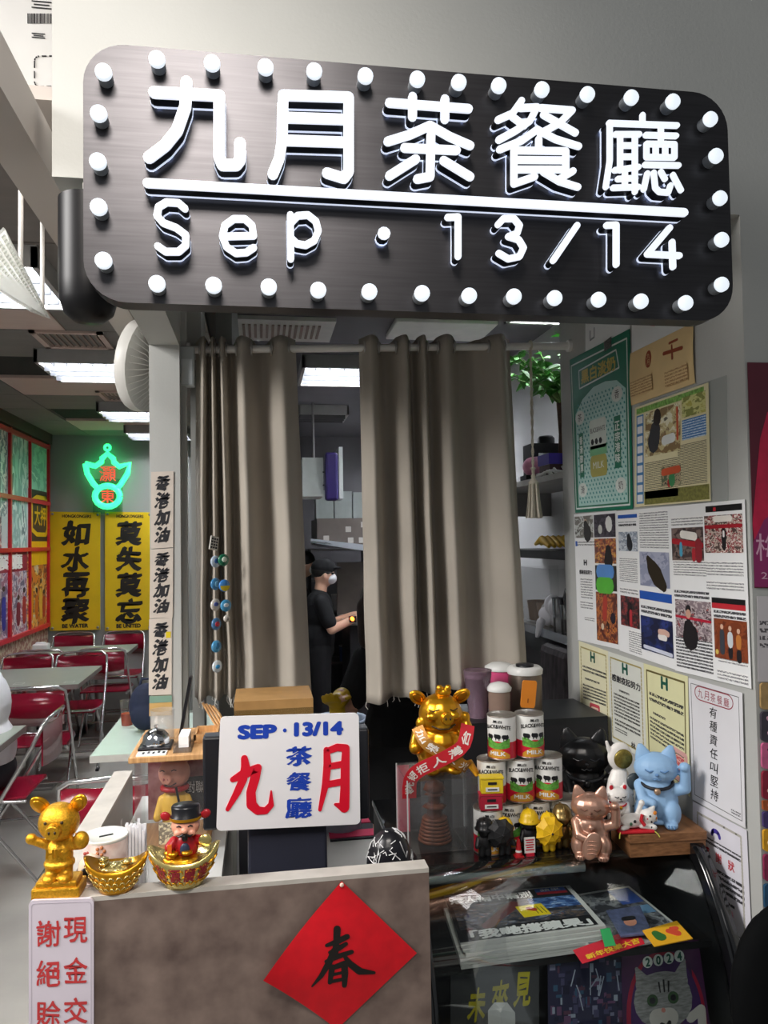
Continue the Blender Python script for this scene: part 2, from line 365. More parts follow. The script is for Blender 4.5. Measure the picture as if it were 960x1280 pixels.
mb = MB(); mb.use(wm); text(mb, '茶餐廳', mf, (.33, .615, .7, .69), fat=.03, off=.010); mb.build('printed_lettering', None, mur)
for k, (u, c, h) in enumerate(((.42, '#31303c', .24), (.52, '#2c2f8c', .27), (.58, '#b02a2a', .2), (.66, '#7d2438', .2), (.72, '#a22f2a', .24), (.80, '#d58a1d', .3), (.86, '#c56a24', .22), (.91, '#d8a83c', .28), (.95, '#b5442a', .2))):
    pm = mat('mural_person_' + c[1:], c, .6); mb = MB(); mb.use(pm)
    stroke(mb, [(u, .97 - h * .55, .035), (u, .97 - h * .35, .04), (u, .94, .03)], mf, .008, .009, 8)
    mb.use(br); stroke(mb, [(u, .97 - h * .74, .026)], mf, .008, .009, 8); mb.build('printed_figure', None, mur)
redbar = mat('red_lacquer_bar', '#c3202f', .35, var=.08)
for v in (.06, .36, .60, 1.0): MB().bx(.004, .035, 0, 2.75, (1 - v) * 1.86 - .018, (1 - v) * 1.86 + .018).build('window_bar', redbar, mur)
for u in (.2, .45, .565, .77, .995): MB().bx(.004, .03, u * 2.75 - (.018 if u != .77 else .009), u * 2.75 + (.018 if u != .77 else .009), 0, 1.86).build('window_bar', redbar, mur)
MB().bx(.0, .05, 0, 2.75, 1.78, 1.88).build('top_rail', mat('mural_rail_dark', '#4a2b2c', .5), mur)

# ---------------------------------------------------------------- ceiling lamps with louvres
tubem = mat('lamp_tube', '#f4f8ff', .4, emit=95, var=.01); louv = mat('lamp_louvre_metal', '#4a4c50', .5)
louvw = mat('lamp_frame_white', '#dcd9d4', .5)
def ceiling_lamp(x0, x1, y0, y1, label, on=True, rows=4, cross=8):
    t = thing('ceiling_lamp', label, 'lamp', ((x0 + x1) / 2, (y0 + y1) / 2, 2.733), 0, 'louvred ceiling lamps')
    hx, hy = (x1 - x0) / 2, (y1 - y0) / 2
    mb = MB(); mb.bx(-hx, hx, -hy, hy, .06, .066)
    for a, b, c, d in ((-hx, hx, -hy, -hy + .02), (-hx, hx, hy - .02, hy), (-hx, -hx + .02, -hy, hy), (hx - .02, hx, -hy, hy)): mb.bx(a, b, c, d, -.012, .06)
    mb.build('housing', mat('lamp_housing', '#a5a3a0', .5), t)
    tm = tubem if on else mat('lamp_tube_off', '#b9a58c', .4, emit=.25, ecol='#ffcf96')
    for k in range(rows):
        y = -hy + .02 + (2 * hy - .04) * (k + .5) / rows
        MB().cyl((-hx + .03, y, .03), (hx - .03, y, .03), .016, n=8).build('tube', tm, t)
    for k in range(1, rows): y = -hy + .02 + (2 * hy - .04) * k / rows; MB().bx(-hx + .02, hx - .02, y - .004, y + .004, -.03, .03).build('louvre_blade', louv, t)
    for k in range(1, cross): x = -hx + 2 * hx * k / cross; MB().bx(x - .0015, x + .0015, -hy + .02, hy - .02, 0, .035).build('louvre_blade', louv, t)
ceiling_lamp(-1.55, -.80, 2.94, 3.50, 'louvred ceiling lamp nearest the white hanging carton')
ceiling_lamp(-1.24, -.66, 4.50, 5.06, 'louvred ceiling lamp left of the wall fan')
ceiling_lamp(-1.24, -.66, 6.15, 6.69, 'louvred ceiling lamp below the wall fan, second toward the yellow banners')
ceiling_lamp(-1.24, -.66, 7.35, 7.85, 'farthest louvred ceiling lamp right above the green neon sign')
ceiling_lamp(.25, .95, 4.50, 5.06, 'lit louvred kitchen lamp between the two curtains')
ceiling_lamp(1.16, 1.48, 3.0, 3.5, 'unseen louvred lamp added to light the shelves around the potted plant')  # added out of view to light the shelves, plant and white wall
ceiling_lamp(.85, 1.45, 5.3, 6.1, 'added louvred lamp, unseen behind the right curtain, brightening the cooking counter')  # added out of view to brighten the dark kitchen
ceiling_lamp(1.05, 1.48, 7.0, 7.6, 'added louvred lamp, unseen behind the right curtain, brightening the wall by the range hood')  # another unseen lamp, added to lift the kitchen back wall
ceiling_lamp(.30, .72, 6.18, 6.62, 'dim unlit kitchen lamp deep between the two curtains', on=False)
grl = mat('grille_brown', '#8f7c72', .6)
def grille(x0, x1, y0, y1, label):
    t = thing('ceiling_air_grille', label, 'air vent', ((x0 + x1) / 2, (y0 + y1) / 2, 2.8), 0, 'ceiling air grilles')
    hx, hy = (x1 - x0) / 2, (y1 - y0) / 2; mb = MB()
    for a, b, c, d in ((-hx, hx, -hy, -hy + .03), (-hx, hx, hy - .03, hy), (-hx, -hx + .03, -hy, hy), (hx - .03, hx, -hy, hy)): mb.bx(a, b, c, d, -.012, 0)
    mb.build('frame', ceilp, t); n = 9
    for k in range(n): x = -hx + .03 + (2 * hx - .06) * (k + .5) / n; MB().bx(x - .006, x + .006, -hy + .03, hy - .03, -.008, 0).build('slat', grl, t)
grille(-1.16, -.80, 4.12, 4.46, 'peach air grille beside the lamp left of the wall fan')
grille(-1.16, -.84, 5.72, 6.08, 'peach air grille behind the wall fan')
gk = thing('ceiling_air_grille', 'pale air grille above the left curtain', 'air vent', (.12, 3.95, 2.8), 0, 'ceiling air grilles')
MB().bx(-.26, .26, -.2, .2, -.02, 0).build('frame', louvw, gk)
for k in range(14): MB().bx(-.2 + k * .029, -.187 + k * .029, -.12, .12, -.026, -.02).build('slat', grl, gk)
tag(MB().bx(-.26, .26, -.17, .17, -.03, 0, .006).build('ceiling_hatch', louvw, None, (.93, 3.85, 2.8)), 'white ceiling access hatch above the right curtain', 'hatch')
# ================================================================ MAIN SIGN
SY = 1.42
board = mat('brushed_black_metal', '#424143', .38, metal=1., var=.12, scale=6, stretch=(1, 1, 30), spec=.4)
sgn = thing('shop_sign', 'large black metal sign with lit white characters and round bulbs', 'sign', (.32, SY, 2.13))
def pf(px, py, off): p = aY(px, py, SY); return V((p.x - .32, -off, p.z - 2.13))
def wf(x, z, off): return V((x - .32, -off, z - 2.13))
mb = MB(); mb.extr(rrect(-.307, 2.133, .958, 2.606, .075, 8), wf, -.045, 0); mb.build('board', board, sgn)
for x, z in ((-.05, 2.606), (.21, 2.606), (.62, 2.606)): MB().box((x - .32, .03, z - 2.13 + .004), (.05, .02, .012)).build('bracket', mat('bracket_steel', '#c9c6c0', .3, metal=.6), sgn)
for x in (.0, .62): MB().bx(x - .32 - .02, x - .32 + .02, .045, .205, .34, .38).build('mounting_arm', mat('bracket_steel'), sgn)
bulbs = [(196, 73), (265, 78), (332, 83), (393, 88), (457, 94), (522, 98), (574, 102), (624, 106), (678, 111), (735, 117), (790, 121), (842, 126), (129, 89), (123, 141), (122, 201), (123, 258), (129, 325),
         (196, 354), (267, 356), (336, 358), (398, 362), (462, 364), (528, 366), (587, 369), (643, 370), (694, 372), (749, 374), (802, 376), (858, 378), (889, 148), (896, 194), (901, 247), (903, 299), (903, 355)]
bglow = mat('bulb_glow', '#9aa0a8', .3, emit=.92, ecol='#eaf3fb', var=.01); bside = mat('bulb_side', '#8f9499', .35, metal=.3)
bm0 = None
def off_px(px, py, d):                                               # where a front face that stands d proud of the board is seen
    p = aY(px, py, SY - d); return p
for px, py in bulbs:
    p = off_px(px, py, .03)
    if bm0 is None:
        o = MB().lathe([(.0132, 0), (.0132, .022)], 18).build('bulb', bside, sgn); f = MB().lathe([(.0132, .022), (.0146, .023), (.0146, .03), (.014, .032), (.001, .0325)], 18).build('lens', bglow, o); bm0 = (o, f)
        o.rotation_euler = (PI / 2, 0, 0)
    else:
        o = bm0[0].copy(); COL.objects.link(o); o.parent = sgn; f = bm0[1].copy(); COL.objects.link(f); f.parent = o
    o.location = (p.x - .32, 0, p.z - 2.13)
face = mat('letter_acrylic', '#8f949c', .3, emit=.95, ecol='#eef4ff', var=.01); side = mat('letter_side', '#15171d', .4); halo = mat('letter_back_light', '#dfe9ff', .4, emit=.8)
Z1 = lambda L: [(x / 2, y / 2) for x, y in L]
Z2 = lambda L: [(480 + x / 2, y / 2) for x, y in L]
chars = [
 (15, [Z1([(385, 229), (548, 237), (548, 392), (556, 411), (590, 411), (600, 398), (600, 356)]), Z1([(466, 203), (463, 265), (442, 325), (412, 362), (372, 392)])]),
 (14, [Z1([(708, 236), (706, 345), (698, 395), (682, 434)]), Z1([(708, 236), (872, 241), (872, 428), (860, 444), (818, 431)]), Z1([(712, 292), (865, 297)]), Z1([(712, 349), (865, 354)])]),
 (12, [Z2([(14, 255), (212, 270)]), Z2([(72, 240), (72, 290)]), Z2([(153, 246), (153, 296)]), Z2([(116, 312), (75, 345), (10, 348)][:1] + [(65, 335), (10, 352)]), Z2([(116, 312), (165, 340), (216, 362)]), Z2([(118, 335), (116, 440), (84, 446)]), Z2([(52, 368), (182, 374)]), Z2([(80, 396), (14, 438)]), Z2([(150, 400), (216, 440)])]),
 (9.5, [Z2([(345, 250), (322, 282), (286, 298)]), Z2([(342, 268), (384, 266), (366, 300), (330, 325), (288, 348)]), Z2([(322, 290), (352, 312)]), Z2([(394, 268), (472, 274), (440, 306), (392, 332)]), Z2([(400, 285), (480, 330)]), Z2([(384, 322), (345, 350), (290, 372)]), Z2([(384, 322), (430, 346), (488, 364)]),
       Z2([(388, 346), (388, 362)]), Z2([(326, 374), (456, 376), (456, 422), (326, 422)]), Z2([(326, 374), (326, 458), (378, 440)]), Z2([(326, 398), (456, 399)]), Z2([(400, 428), (440, 452), (486, 466)]), Z2([(474, 426), (440, 446)])]),
 (8, [Z2([(648, 286), (648, 306)]), Z2([(564, 306), (734, 312)]), Z2([(566, 306), (566, 400), (556, 466)]), Z2([(580, 334), (640, 334)]), Z2([(592, 334), (592, 424)]), Z2([(629, 334), (629, 478)]), Z2([(592, 362), (629, 362)]), Z2([(592, 390), (629, 390)]), Z2([(578, 424), (638, 416)]), Z2([(604, 424), (604, 466)]), Z2([(586, 446), (622, 444)]), Z2([(574, 468), (638, 466)]),
     Z2([(656, 336), (732, 338)]), Z2([(694, 318), (694, 356)]), Z2([(658, 358), (728, 359), (728, 392), (658, 391), (658, 358)]), Z2([(681, 358), (681, 391)]), Z2([(705, 358), (705, 392)]), Z2([(654, 410), (738, 412)]), Z2([(660, 432), (651, 472)]), Z2([(676, 430), (680, 468), (690, 478), (712, 480), (718, 462)]), Z2([(694, 428), (704, 446)]), Z2([(724, 436), (744, 474)])]),
 (12, [[(184, 228), (856, 265)]]),
 (9, [Z1([(462, 520), (446, 506), (416, 504), (396, 516), (392, 538), (408, 556), (440, 568), (464, 586), (464, 612), (446, 628), (414, 628), (394, 614)])]),
 (9, [Z1([(560, 590), (634, 588), (630, 562), (612, 546), (584, 546), (562, 562), (556, 590), (566, 616), (590, 632), (616, 630), (634, 618)])]),
 (9, [Z1([(726, 536), (727, 646)]), Z1([(727, 556), (744, 538), (770, 536), (790, 552), (796, 576), (786, 600), (764, 612), (742, 608), (728, 594)])]),
 (17, [[(480, 291), (480.5, 291)]]),
 (9, [Z2([(160, 542), (186, 541), (186, 640)])]), (9, [Z2([(286, 560), (300, 545), (326, 545), (340, 562), (334, 582), (312, 590), (338, 598), (350, 618), (340, 640), (312, 646), (288, 632)])]),
 (9, [Z2([(484, 562), (424, 650)])]), (9, [Z2([(558, 562), (582, 561), (582, 660)])]), (9, [Z2([(716, 568), (660, 634), (740, 638)]), Z2([(722, 604), (724, 666)])])]
for wpx, sts in chars:
    lo = None
    for nm, m, d0, d1, gw in (('letter', side, .010, .033, 1.0), ('face', face, .033, .039, 1.0), ('back_light', halo, .004, .010, 1.06)):
        mb = MB(); mb.use(m)
        for st in sts:
            pts = [(lambda p: (p.x, p.z, wpx * gw * .00136))(aY(x, y, SY - .039)) for x, y in st]
            stroke(mb, pts, wf, d0, d1, 10)
        o = mb.build(nm, None, sgn if lo is None else lo)
        lo = lo or o
# dark rounded tank hanging under the header, carton high on the left
tk = thing('pendant_speaker', 'black rounded speaker hanging under the header left of the sign', 'speaker', (-.34, 1.62, 2.10))
MB().lathe([(.001, .05), (.03, .053), (.048, .068), (.056, .095), (.058, .13), (.058, .30)], 24).build('body', mat('black_plastic', '#0c0c0e', .4, var=.1, spec=.3), tk)
MB().cyl((.0, 0, .30), (0, 0, .335), .012).build('bracket', mat('bracket_steel'), tk)
cw = mat('white_carton', '#bfbebb', .6, var=.03)
co = aY(66, 111, 1.88)
ct = thing('white_carton', 'white carton with a barcode high in the upper left corner', 'carton', co)
def cl(px, py): p = aY(px, py, 1.8785) - co; return V((p.x, -.0015, p.z))
MB().bx(-.45, .05, 0, .2, .003, .62).build('box', cw, ct)
blk = mat('print_black', '#1d1d20', .6)
mb = MB(); mb.use(blk); x = 35.; random.seed(5)
while x < 66: wd = random.choice((.0012, .002, .0028)); mb.box(cl(x, 23), (wd, .001, .024)); x += (wd + random.choice((.0012, .002))) * 510
for k in range(3): mb.box(cl(52, 2 + k * 4), (.045 - .01 * (k % 2), .001, .0025)); mb.box(cl(48, 42 + k * 2.5), (.03 - .008 * (k % 2), .001, .0022))
mb.build('barcode', None, ct)
mb = MB(); mb.use(blk); P = rrect(43, 70, 92, 108, 6, 3)
for i in range(len(P)):
    a, b = V(P[i]), V(P[(i + 1) % len(P)]); n = max(1, int((b - a).length / 9))
    for k in range(n):
        p, q = a.lerp(b, k / n), a.lerp(b, (k + .65) / n)
        if max(p.x, q.x) < 68: mb.tube([cl(*p), cl(*q)], .0016, 5)
mb.build('handle_perforation', None, ct)
MB().bx(-.46, .06, -.004, .2, -.03, .003).build('mounting_shelf', beamm, ct)
# clear deflector panel hanging from the ceiling on white rods
df = thing('air_deflector', 'clear patterned plastic air deflector hanging below the nearest ceiling lamp', 'deflector', (-.62, 2.2, 2.2))
s = Sheet(aY(-45, 335, 1.8), aY(4, 284, 1.8), aY(61, 397, 2.4), aY(36, 388, 2.4)); d0 = s.o - V((-.62, 2.2, 2.2)); df_fn = lambda u, v, o: s.fn(u, v, o) + d0
peb = glass('pebbled_plastic', '#f6f8f6', .2, .5, .6, '#f4f4f0', True)
mb = MB(); mb.extr([(0, 1), (1, 1), (1, 0), (0, 0)], df_fn, 0, .006); mb.build('panel', peb, df)
mb = MB()
for i in range(7):
    for j in range(26): u, v = .08 + i * .13, .02 + j * .037; mb.extr([(u, v + .02), (u + .07, v + .02), (u + .07, v), (u, v)], df_fn, .006, .010)
mb.build('raised_pattern', peb, df)
for v in (.35, .85): p = df_fn(.95, v, 0); MB().cyl(p, (p.x, p.y, .6), .006, n=10).build('rod', louvw, df)
# ================================================================ PAPERS ON THE RIGHT WALL
WX = 1.1185
def wq(x, y, o=0): p = aX(x, y, WX); return V((WX - o, p.y, p.z))
def paper(name, label, cat, cs, m, o=0., bow=0., nv=1, group=None):
    s = Sheet(*[wq(x, y, o) for x, y in cs], bow=bow); t = s.thing(name, label, cat, group); s.plate('sheet', m, t, nv=nv); s.t = t; return s
pw = mat('white_paper', '#eceded', .6, var=.02); pcream = mat('cream_paper', '#e6e2c0', .6, var=.03); pyel = mat('envelope_paper', '#e2c590', .6, var=.04); ink = mat('ink_black', '#26262a', .6)
blue = mat('ink_blue', '#2456b0', .5); red = mat('ink_red', '#c22a35', .5); navy = mat('ink_navy', '#1a2c66', .5); gry = mat('ink_grey', '#8b8d92', .6); pink = mat('ink_pink', '#e08a9a', .5)
tx = print_lines('print_small'); txc = print_lines('print_small_cream', '#e6e2c0', '#4a4a40'); txn = print_lines('print_news', '#e0d7b0', '#5a5440', .42)
tape = glass('clear_tape', '#ffffff', .1, 1.2, .12, '#ffffff')
group_p = 'papers on the right wall'
s = paper('notice_sheet', 'white sheet half hidden behind the sign above the green poster', 'notice', [(732, 378), (788, 350), (788, 412), (732, 441)], pw)
mb = MB(); mb.use(red); stroke(mb, [(.55, .48, .12), (.75, .42, .12)], s.fn, .001, .0012); mb.use(gry); stroke(mb, [(.12, .62, .02), (.12, .8, .02), (.22, .78, .02), (.22, .6, .02)], s.fn, .001, .0012); mb.build('print', None, s.t)
s = paper('notice_sheet', 'white sheet tucked behind the sign above the tan envelope', 'notice', [(790, 360), (868, 318), (868, 404), (790, 441)], pw)
mb = MB(); mb.use(pink)
for k in range(10): a = k * .63; stroke(mb, [(.45 + .16 * math.cos(a), .62 + .12 * math.sin(a), .03), (.45 + .16 * math.cos(a + .63), .62 + .12 * math.sin(a + .63), .03)], s.fn, .001, .0012, 6)
mb.build('print', None, s.t)
# green poster
grn = mat('poster_green', '#13785a', .35, var=.06); mint = mat('poster_mint', '#bfe3dc', .4, var=.03); teal = mat('poster_teal', '#3f9d94', .4); gold = mat('poster_gold', '#cdbb5a', .4); pal = mat('poster_pale', '#e9f1ea', .4)
s = paper('milk_poster', 'green and mint milk poster with gold characters and a printed can', 'poster', [(713, 450), (788, 411), (792, 636), (720, 641)], grn, .002)
mb = MB(); mb.use(mint); arch = [(.08, .96), (.93, .96), (.93, .32), (.8, .255), (.62, .235), (.42, .24), (.22, .29), (.08, .37)]
mb.extr(arch, s.fn, .0009, .0012); mb.build('field', None, s.t)
mb = MB(); mb.use(teal)
for i in range(15):
    for j in range(26):
        u, v = .105 + i * .057 + (.028 if j % 2 else 0), .30 + j * .0258
        if u < .92 and v > .27 + .12 * abs(u - .58): mb.extr([(u, v), (u + .019, v), (u + .012, v - .015), (u - .007, v - .012)], s.fn, .0013, .0014)
o = mb.build('pattern', None, s.t); o['kind'] = 'stuff'
mb = MB(); mb.use(pal)
for a, b in (((.03, .045), (.96, .045)), ((.96, .045), (.96, .975)), ((.96, .975), (.03, .975)), ((.03, .975), (.03, .045)), ((.17, .10), (.80, .08)), ((.80, .08), (.84, .19)), ((.84, .19), (.17, .215)), ((.17, .215), (.17, .10))): stroke(mb, [(*a, .012), (*b, .012)], s.fn, .0013, .0015, 6)
for u, v in ((.16, .4), (.80, .335), (.17, .86), (.83, .86)): mb.extr([(u + .085 * math.cos(k * .39), v + .045 * math.sin(k * .39)) for k in range(16)][::-1], s.fn, .0015, .0017)
mb.build('border', None, s.t)
mb = MB(); mb.use(gold); text(mb, '黑白淡奶', s.fn, (.21, .105, .79, .195), fat=.035, off=.0018)
mb.use(ink)
for (u, v), c in zip(((.16, .4), (.80, .335), (.17, .86), (.83, .86)), '茶香滑奶'): text(mb, c, s.fn, (u - .035, v - .025, u + .035, v + .025), off=.0019)
mb.use(grn)
for u0, v0, u1, v1 in ((.13, .5, .21, .78), (.745, .46, .845, .76)): mb.extr([(u0, v1), (u1, v1), (u1, v0), (u0, v0)], s.fn, .0015, .0018)
mb.use(pal); vtext(mb, '香滑醇厚', s.fn, (.14, .52, .2, .75), off=.002, fat=.03); vtext(mb, '正宗港味', s.fn, (.755, .49, .835, .73), off=.002, fat=.03); mb.build('lettering', None, s.t)
mb = MB(); mb.use(mat('print_can_pale', '#dfe9e0', .4)); mb.extr(rrect(.33, .44, .62, .62, .03), s.fn, .0016, .0019); mb.use(mat('print_can_green', '#7cc08d', .4)); mb.extr([(.33, .66), (.62, .66), (.62, .6), (.33, .6)], s.fn, .0016, .0019)
mb.use(mat('print_can_gold', '#b9b25a', .4)); mb.extr(rrect(.33, .66, .62, .79, .04), s.fn, .0016, .0019); mb.use(ink); text(mb, 'BLACK&WHITE', s.fn, (.35, .49, .6, .52), off=.0021)
for u in (.38, .45, .52): mb.extr([(u + .028 * math.cos(k), v2 * .0 + .575 + .02 * math.sin(k)) for k, v2 in zip(range(6), range(6))][::-1], s.fn, .0019, .0021)
mb.use(pal); text(mb, 'MILK', s.fn, (.38, .70, .57, .74), off=.0021); mb.build('printed_can', None, s.t)
mb = MB(); mb.use(tape); mb.extr([(.62, .06), (.74, .05), (.74, -.01), (.62, 0)], s.fn, .002, .0023); mb.build('tape', None, s.t)
# tan envelope
s = paper('tan_envelope', 'tan paper envelope with red stamp and print beside the green poster', 'envelope', [(789, 442), (868, 403), (870, 479), (790, 507)], pyel, .002, .004, 6)
mb = MB(); mb.use(mat('stamp_brown', '#9a4a30', .5)); mb.extr([(.33 + .05 * math.cos(k * .4), .27 + .16 * math.sin(k * .4)) for k in range(16)][::-1], s.fn, .001, .0013)
stroke(mb, [(.7, .22, .02), (.71, .44, .03)], s.fn, .001, .0013); stroke(mb, [(.58, .3, .03), (.85, .34, .03)], s.fn, .001, .0013); stroke(mb, [(.66, .16, .02), (.78, .16, .02)], s.fn, .001, .0013)
mb.use(pyel); text(mb, '九', s.fn, (.305, .16, .355, .26), off=.0015); text(mb, '月', s.fn, (.305, .28, .355, .38), off=.0015); mb.build('print', None, s.t)
mb = MB(); s.rect(mb, .60, .62, .93, .9, print_lines('print_env', '#e2c590', '#a5794e'), .0045, 5); s.rect(mb, .03, .55, .4, .85, print_lines('print_env'), .0045, 6); mb.build('small_print', None, s.t)
# clear sleeve and newspaper clipping
s = paper('clear_sleeve', 'clear plastic sleeve behind the cream newspaper clipping', 'sleeve', [(800, 505), (909, 469), (911, 628), (800, 634)], glass('sleeve_plastic', '#fbfcfc', .2, .25, .12, '#dfe2e0'), .001)
s = paper('newspaper_clipping', 'cream newspaper clipping with blue column and shop photographs', 'clipping', [(795, 510), (887, 478), (890, 626), (795, 634)], mat('newsprint_cream', '#dfd6ae', .7, var=.05), .003)
mb = MB(); s.rect(mb, .16, .57, .62, .93, txn, .0012, 22); s.rect(mb, .62, .47, .97, .84, txn, .0012, 26); s.rect(mb, .03, .09, .14, .97, mat('clip_blue', '#4f86ba', .5), .0012)
s.rect(mb, .03, .02, .95, .075, mat('clip_green', '#7fae58', .5, var=.4, scale=120), .0012); s.rect(mb, .15, .855, .99, .985, mat('clip_olive', '#7d7c42', .5, var=.35, scale=120), .0012); mb.build('columns', None, s.t)
mb = MB(); mb.use(pw)
for k in range(9): mb.extr([(.045, .175 + k * .097), (.125, .175 + k * .097), (.125, .105 + k * .097), (.045, .105 + k * .097)], s.fn, .0013, .0015)
mb.build('headline_boxes', None, s.t)['kind'] = 'stuff'
def pic(s, u0, v0, u1, v1, nm, cols, sc=4, shapes=()):
    mb = MB(); s.rect(mb, u0, v0, u1, v1, photo(nm, cols, sc, len(MATS) * .7), .0016)
    for c, pts in shapes:
        mb.use(mat('photo_' + c[1:], c, .4)); stroke(mb, [(u0 + (u1 - u0) * a, v0 + (v1 - v0) * b, (u1 - u0) * w) for a, b, w in pts], s.fn, .0017, .0018 + random.random() * .0004, 8)
    return mb.build('photograph', None, s.t)
pic(s, .17, .09, .66, .52, 'clip_shop', ['#8a7350', '#c8bb8a', '#e6e2c8', '#6a6656', '#a4a890'], 4, (('#2c2622', [(.36, .12, .2), (.36, .2, .22)]), ('#caa27e', [(.36, .26, .16)]), ('#3a3b40', [(.3, .45, .3), (.25, .7, .34)]), ('#dfe3e0', [(.55, .72, .14), (.8, .7, .14)]), ('#c8573c', [(.92, .1, .05), (.92, .75, .05)])))
mb = MB(); s.rect(mb, .68, .26, .97, .44, print_lines('clip_bluebox', '#2f6fae', '#cfe0ee'), .0014, 8); mb.build('blue_box', None, s.t)
pic(s, .68, .06, .97, .24, 'clip_tram0', ['#8c9050', '#d0cf8a', '#b9b45a', '#a9ad8c'], 3)
pic(s, .40, .64, .66, .83, 'clip_tram', ['#5b6a50', '#b0a080', '#3a3c34', '#98a890'], 4, (('#cf5a38', [(.1, .3, .2), (.9, .25, .2)]), ('#3f8a58', [(.55, .6, .3), (.55, .8, .3)]), ('#c23a3a', [(.38, .8, .14), (.4, .95, .14)])))
# three sheets of printed web pages
s = paper('web_printout', 'printed page with five small photographs, leftmost of the three web printouts', 'printout', [(718, 643), (771, 638), (775, 812), (723, 800)], pw, .001)
mb = MB(); mb.use(ink); text(mb, '感謝疫起努力', s.fn, (.1, .44, .42, .475), fat=.03); text(mb, 'H', s.fn, (.22, .36, .30, .405), fat=.06); mb.use(blue); s.rect(mb, .02, .215, .07, .255, blue, .0012); mb.build('heading', None, s.t)
mb = MB(); s.rect(mb, .12, .5, .42, .66, tx, .0011, 8); s.rect(mb, .1, .68, .42, .74, tx, .0011, 3); s.rect(mb, .2, .8, .45, .83, tx, .0011, 2); s.rect(mb, .02, .21, .5, .25, tx, .0011, 2); mb.build('small_print', None, s.t)
pic(s, .02, .02, .48, .19, 'wa1', ['#75716a', '#c5c8c4', '#55504a', '#a8a49a'], 3, (('#2e2b2a', [(.6, .4, .2), (.7, .8, .4)]), ('#c9a890', [(.6, .3, .16)])))
pic(s, .5, .02, .98, .19, 'wa2', ['#2b2630', '#4d4450', '#1f1b24', '#6d5a60'], 4, (('#dfe0dc', [(.7, .4, .3), (.72, .5, .28)]), ('#c8c9c0', [(.3, .65, .2)])))
pic(s, .5, .2, .98, .385, 'wa3', ['#6a4038', '#a85a3c', '#d0a050', '#3a2a2c', '#8c3838'], 6, (('#1f1a1c', [(.65, .5, .26), (.65, .9, .4)]),))
pic(s, .5, .4, .98, .585, 'wa4', ['#2c2a26', '#3d3a30', '#50604c'], 3, (('#5a8fd0', [(.2, .25, .3), (.75, .25, .3)]), ('#58b83c', [(.2, .8, .34), (.7, .8, .34)]), ('#e4ece8', [(.4, .55, .2), (.6, .5, .2)])))
pic(s, .5, .6, .98, .965, 'wa5', ['#5a3028', '#8c4a34', '#c0763c', '#3a2220', '#a03434', '#d0b8a0'], 6, (('#b03a30', [(.45, .15, .2), (.4, .5, .2)]), ('#2a2430', [(.8, .5, .24)]), ('#d8c8b0', [(.3, .7, .14)])))
s = paper('web_printout', 'printed page with blue headers and a dark bird photograph, middle of the three web printouts', 'printout', [(771.5, 639), (838, 633), (845, 837), (775.5, 813)], pw, .002)
mb = MB(); s.rect(mb, .03, .03, .42, .055, blue, .0012); s.rect(mb, .43, .545, .99, .60, blue, .0012); mb.build('header', None, s.t)
mb = MB(); mb.use(ink); s.rect(mb, .04, .08, .4, .11, print_lines('print_bold', '#eceded', '#3c3c42', .4, .6), .0011, 1.2); s.rect(mb, .45, .63, .98, .69, print_lines('print_bold'), .0011, 2); mb.build('heading', None, s.t)
mb = MB(); s.rect(mb, .46, .02, .97, .26, tx, .0011, 15); s.rect(mb, .04, .33, .4, .5, tx, .0011, 13); s.rect(mb, .04, .54, .4, .58, tx, .0011, 2); s.rect(mb, .2, .83, .44, .98, tx, .0011, 10); mb.build('small_print', None, s.t)
pic(s, .04, .15, .42, .285, 'wb1', ['#c5ccd4', '#8d98a8', '#e4e8ec', '#687080'], 4, (('#20242c', [(.55, .3, .2), (.6, .7, .3)]),))
pic(s, .45, .285, .97, .51, 'wb2', ['#9298b0', '#a8acc0', '#868ca6', '#b5b9ca'], 2, (('#2c2418', [(.3, .2, .12), (.42, .45, .3), (.6, .7, .36), (.8, .95, .2)]), ('#c89a30', [(.38, .4, .06), (.55, .75, .07), (.75, .92, .05)]), ('#4a3a20', [(.5, .5, .2)])))
pic(s, .05, .6, .42, .81, 'wb3', ['#2a2226', '#5a2c30', '#8c3a3a', '#403a44', '#a89890'], 6, (('#1c181c', [(.5, .3, .2), (.5, .8, .3)]), ('#b03038', [(.55, .5, .14), (.55, .9, .14)])))
pic(s, .44, .71, .99, .935, 'wb4', ['#131a3c', '#1c2a5c', '#27377a', '#0e1430'], 3, (('#e6e2de', [(.6, .5, .1), (.78, .5, .1)]), ('#d8b0a0', [(.6, .36, .09), (.76, .34, .09), (.86, .38, .09)]), ('#cfd4e4', [(.1, .9, .06), (.95, .93, .06)])))
s = paper('web_printout', 'printed page with red shopfront and portrait photographs, rightmost of the three web printouts', 'printout', [(838.5, 633), (932.5, 624), (941, 861), (845.5, 838)], pw, .003)
mb = MB(); s.rect(mb, .52, .02, .97, .055, mat('header_black', '#17171a', .4), .0012); s.rect(mb, .62, .03, .655, .05, red, .0016); s.rect(mb, .56, .535, .97, .565, mat('header_black'), .0012); s.rect(mb, .56, .565, .97, .595, red, .0012); mb.build('header', None, s.t)
mb = MB(); s.rect(mb, .02, .07, .48, .12, tx, .0011, 3); s.rect(mb, .03, .33, .5, .42, tx, .0011, 6); s.rect(mb, .5, .33, .96, .41, tx, .0011, 5); s.rect(mb, .5, .44, .96, .49, tx, .0011, 3); s.rect(mb, .03, .78, .55, .97, print_lines('print_bold'), .0011, 10); s.rect(mb, .62, .86, .97, .89, tx, .0011, 2); s.rect(mb, .6, .93, .97, .985, tx, .0011, 3); mb.build('small_print', None, s.t)
mb = MB(); s.rect(mb, .03, .5, .53, .55, print_lines('print_bold'), .0011, 2); s.rect(mb, .58, .605, .97, .645, print_lines('print_bold'), .0011, 1.6); mb.build('heading', None, s.t)
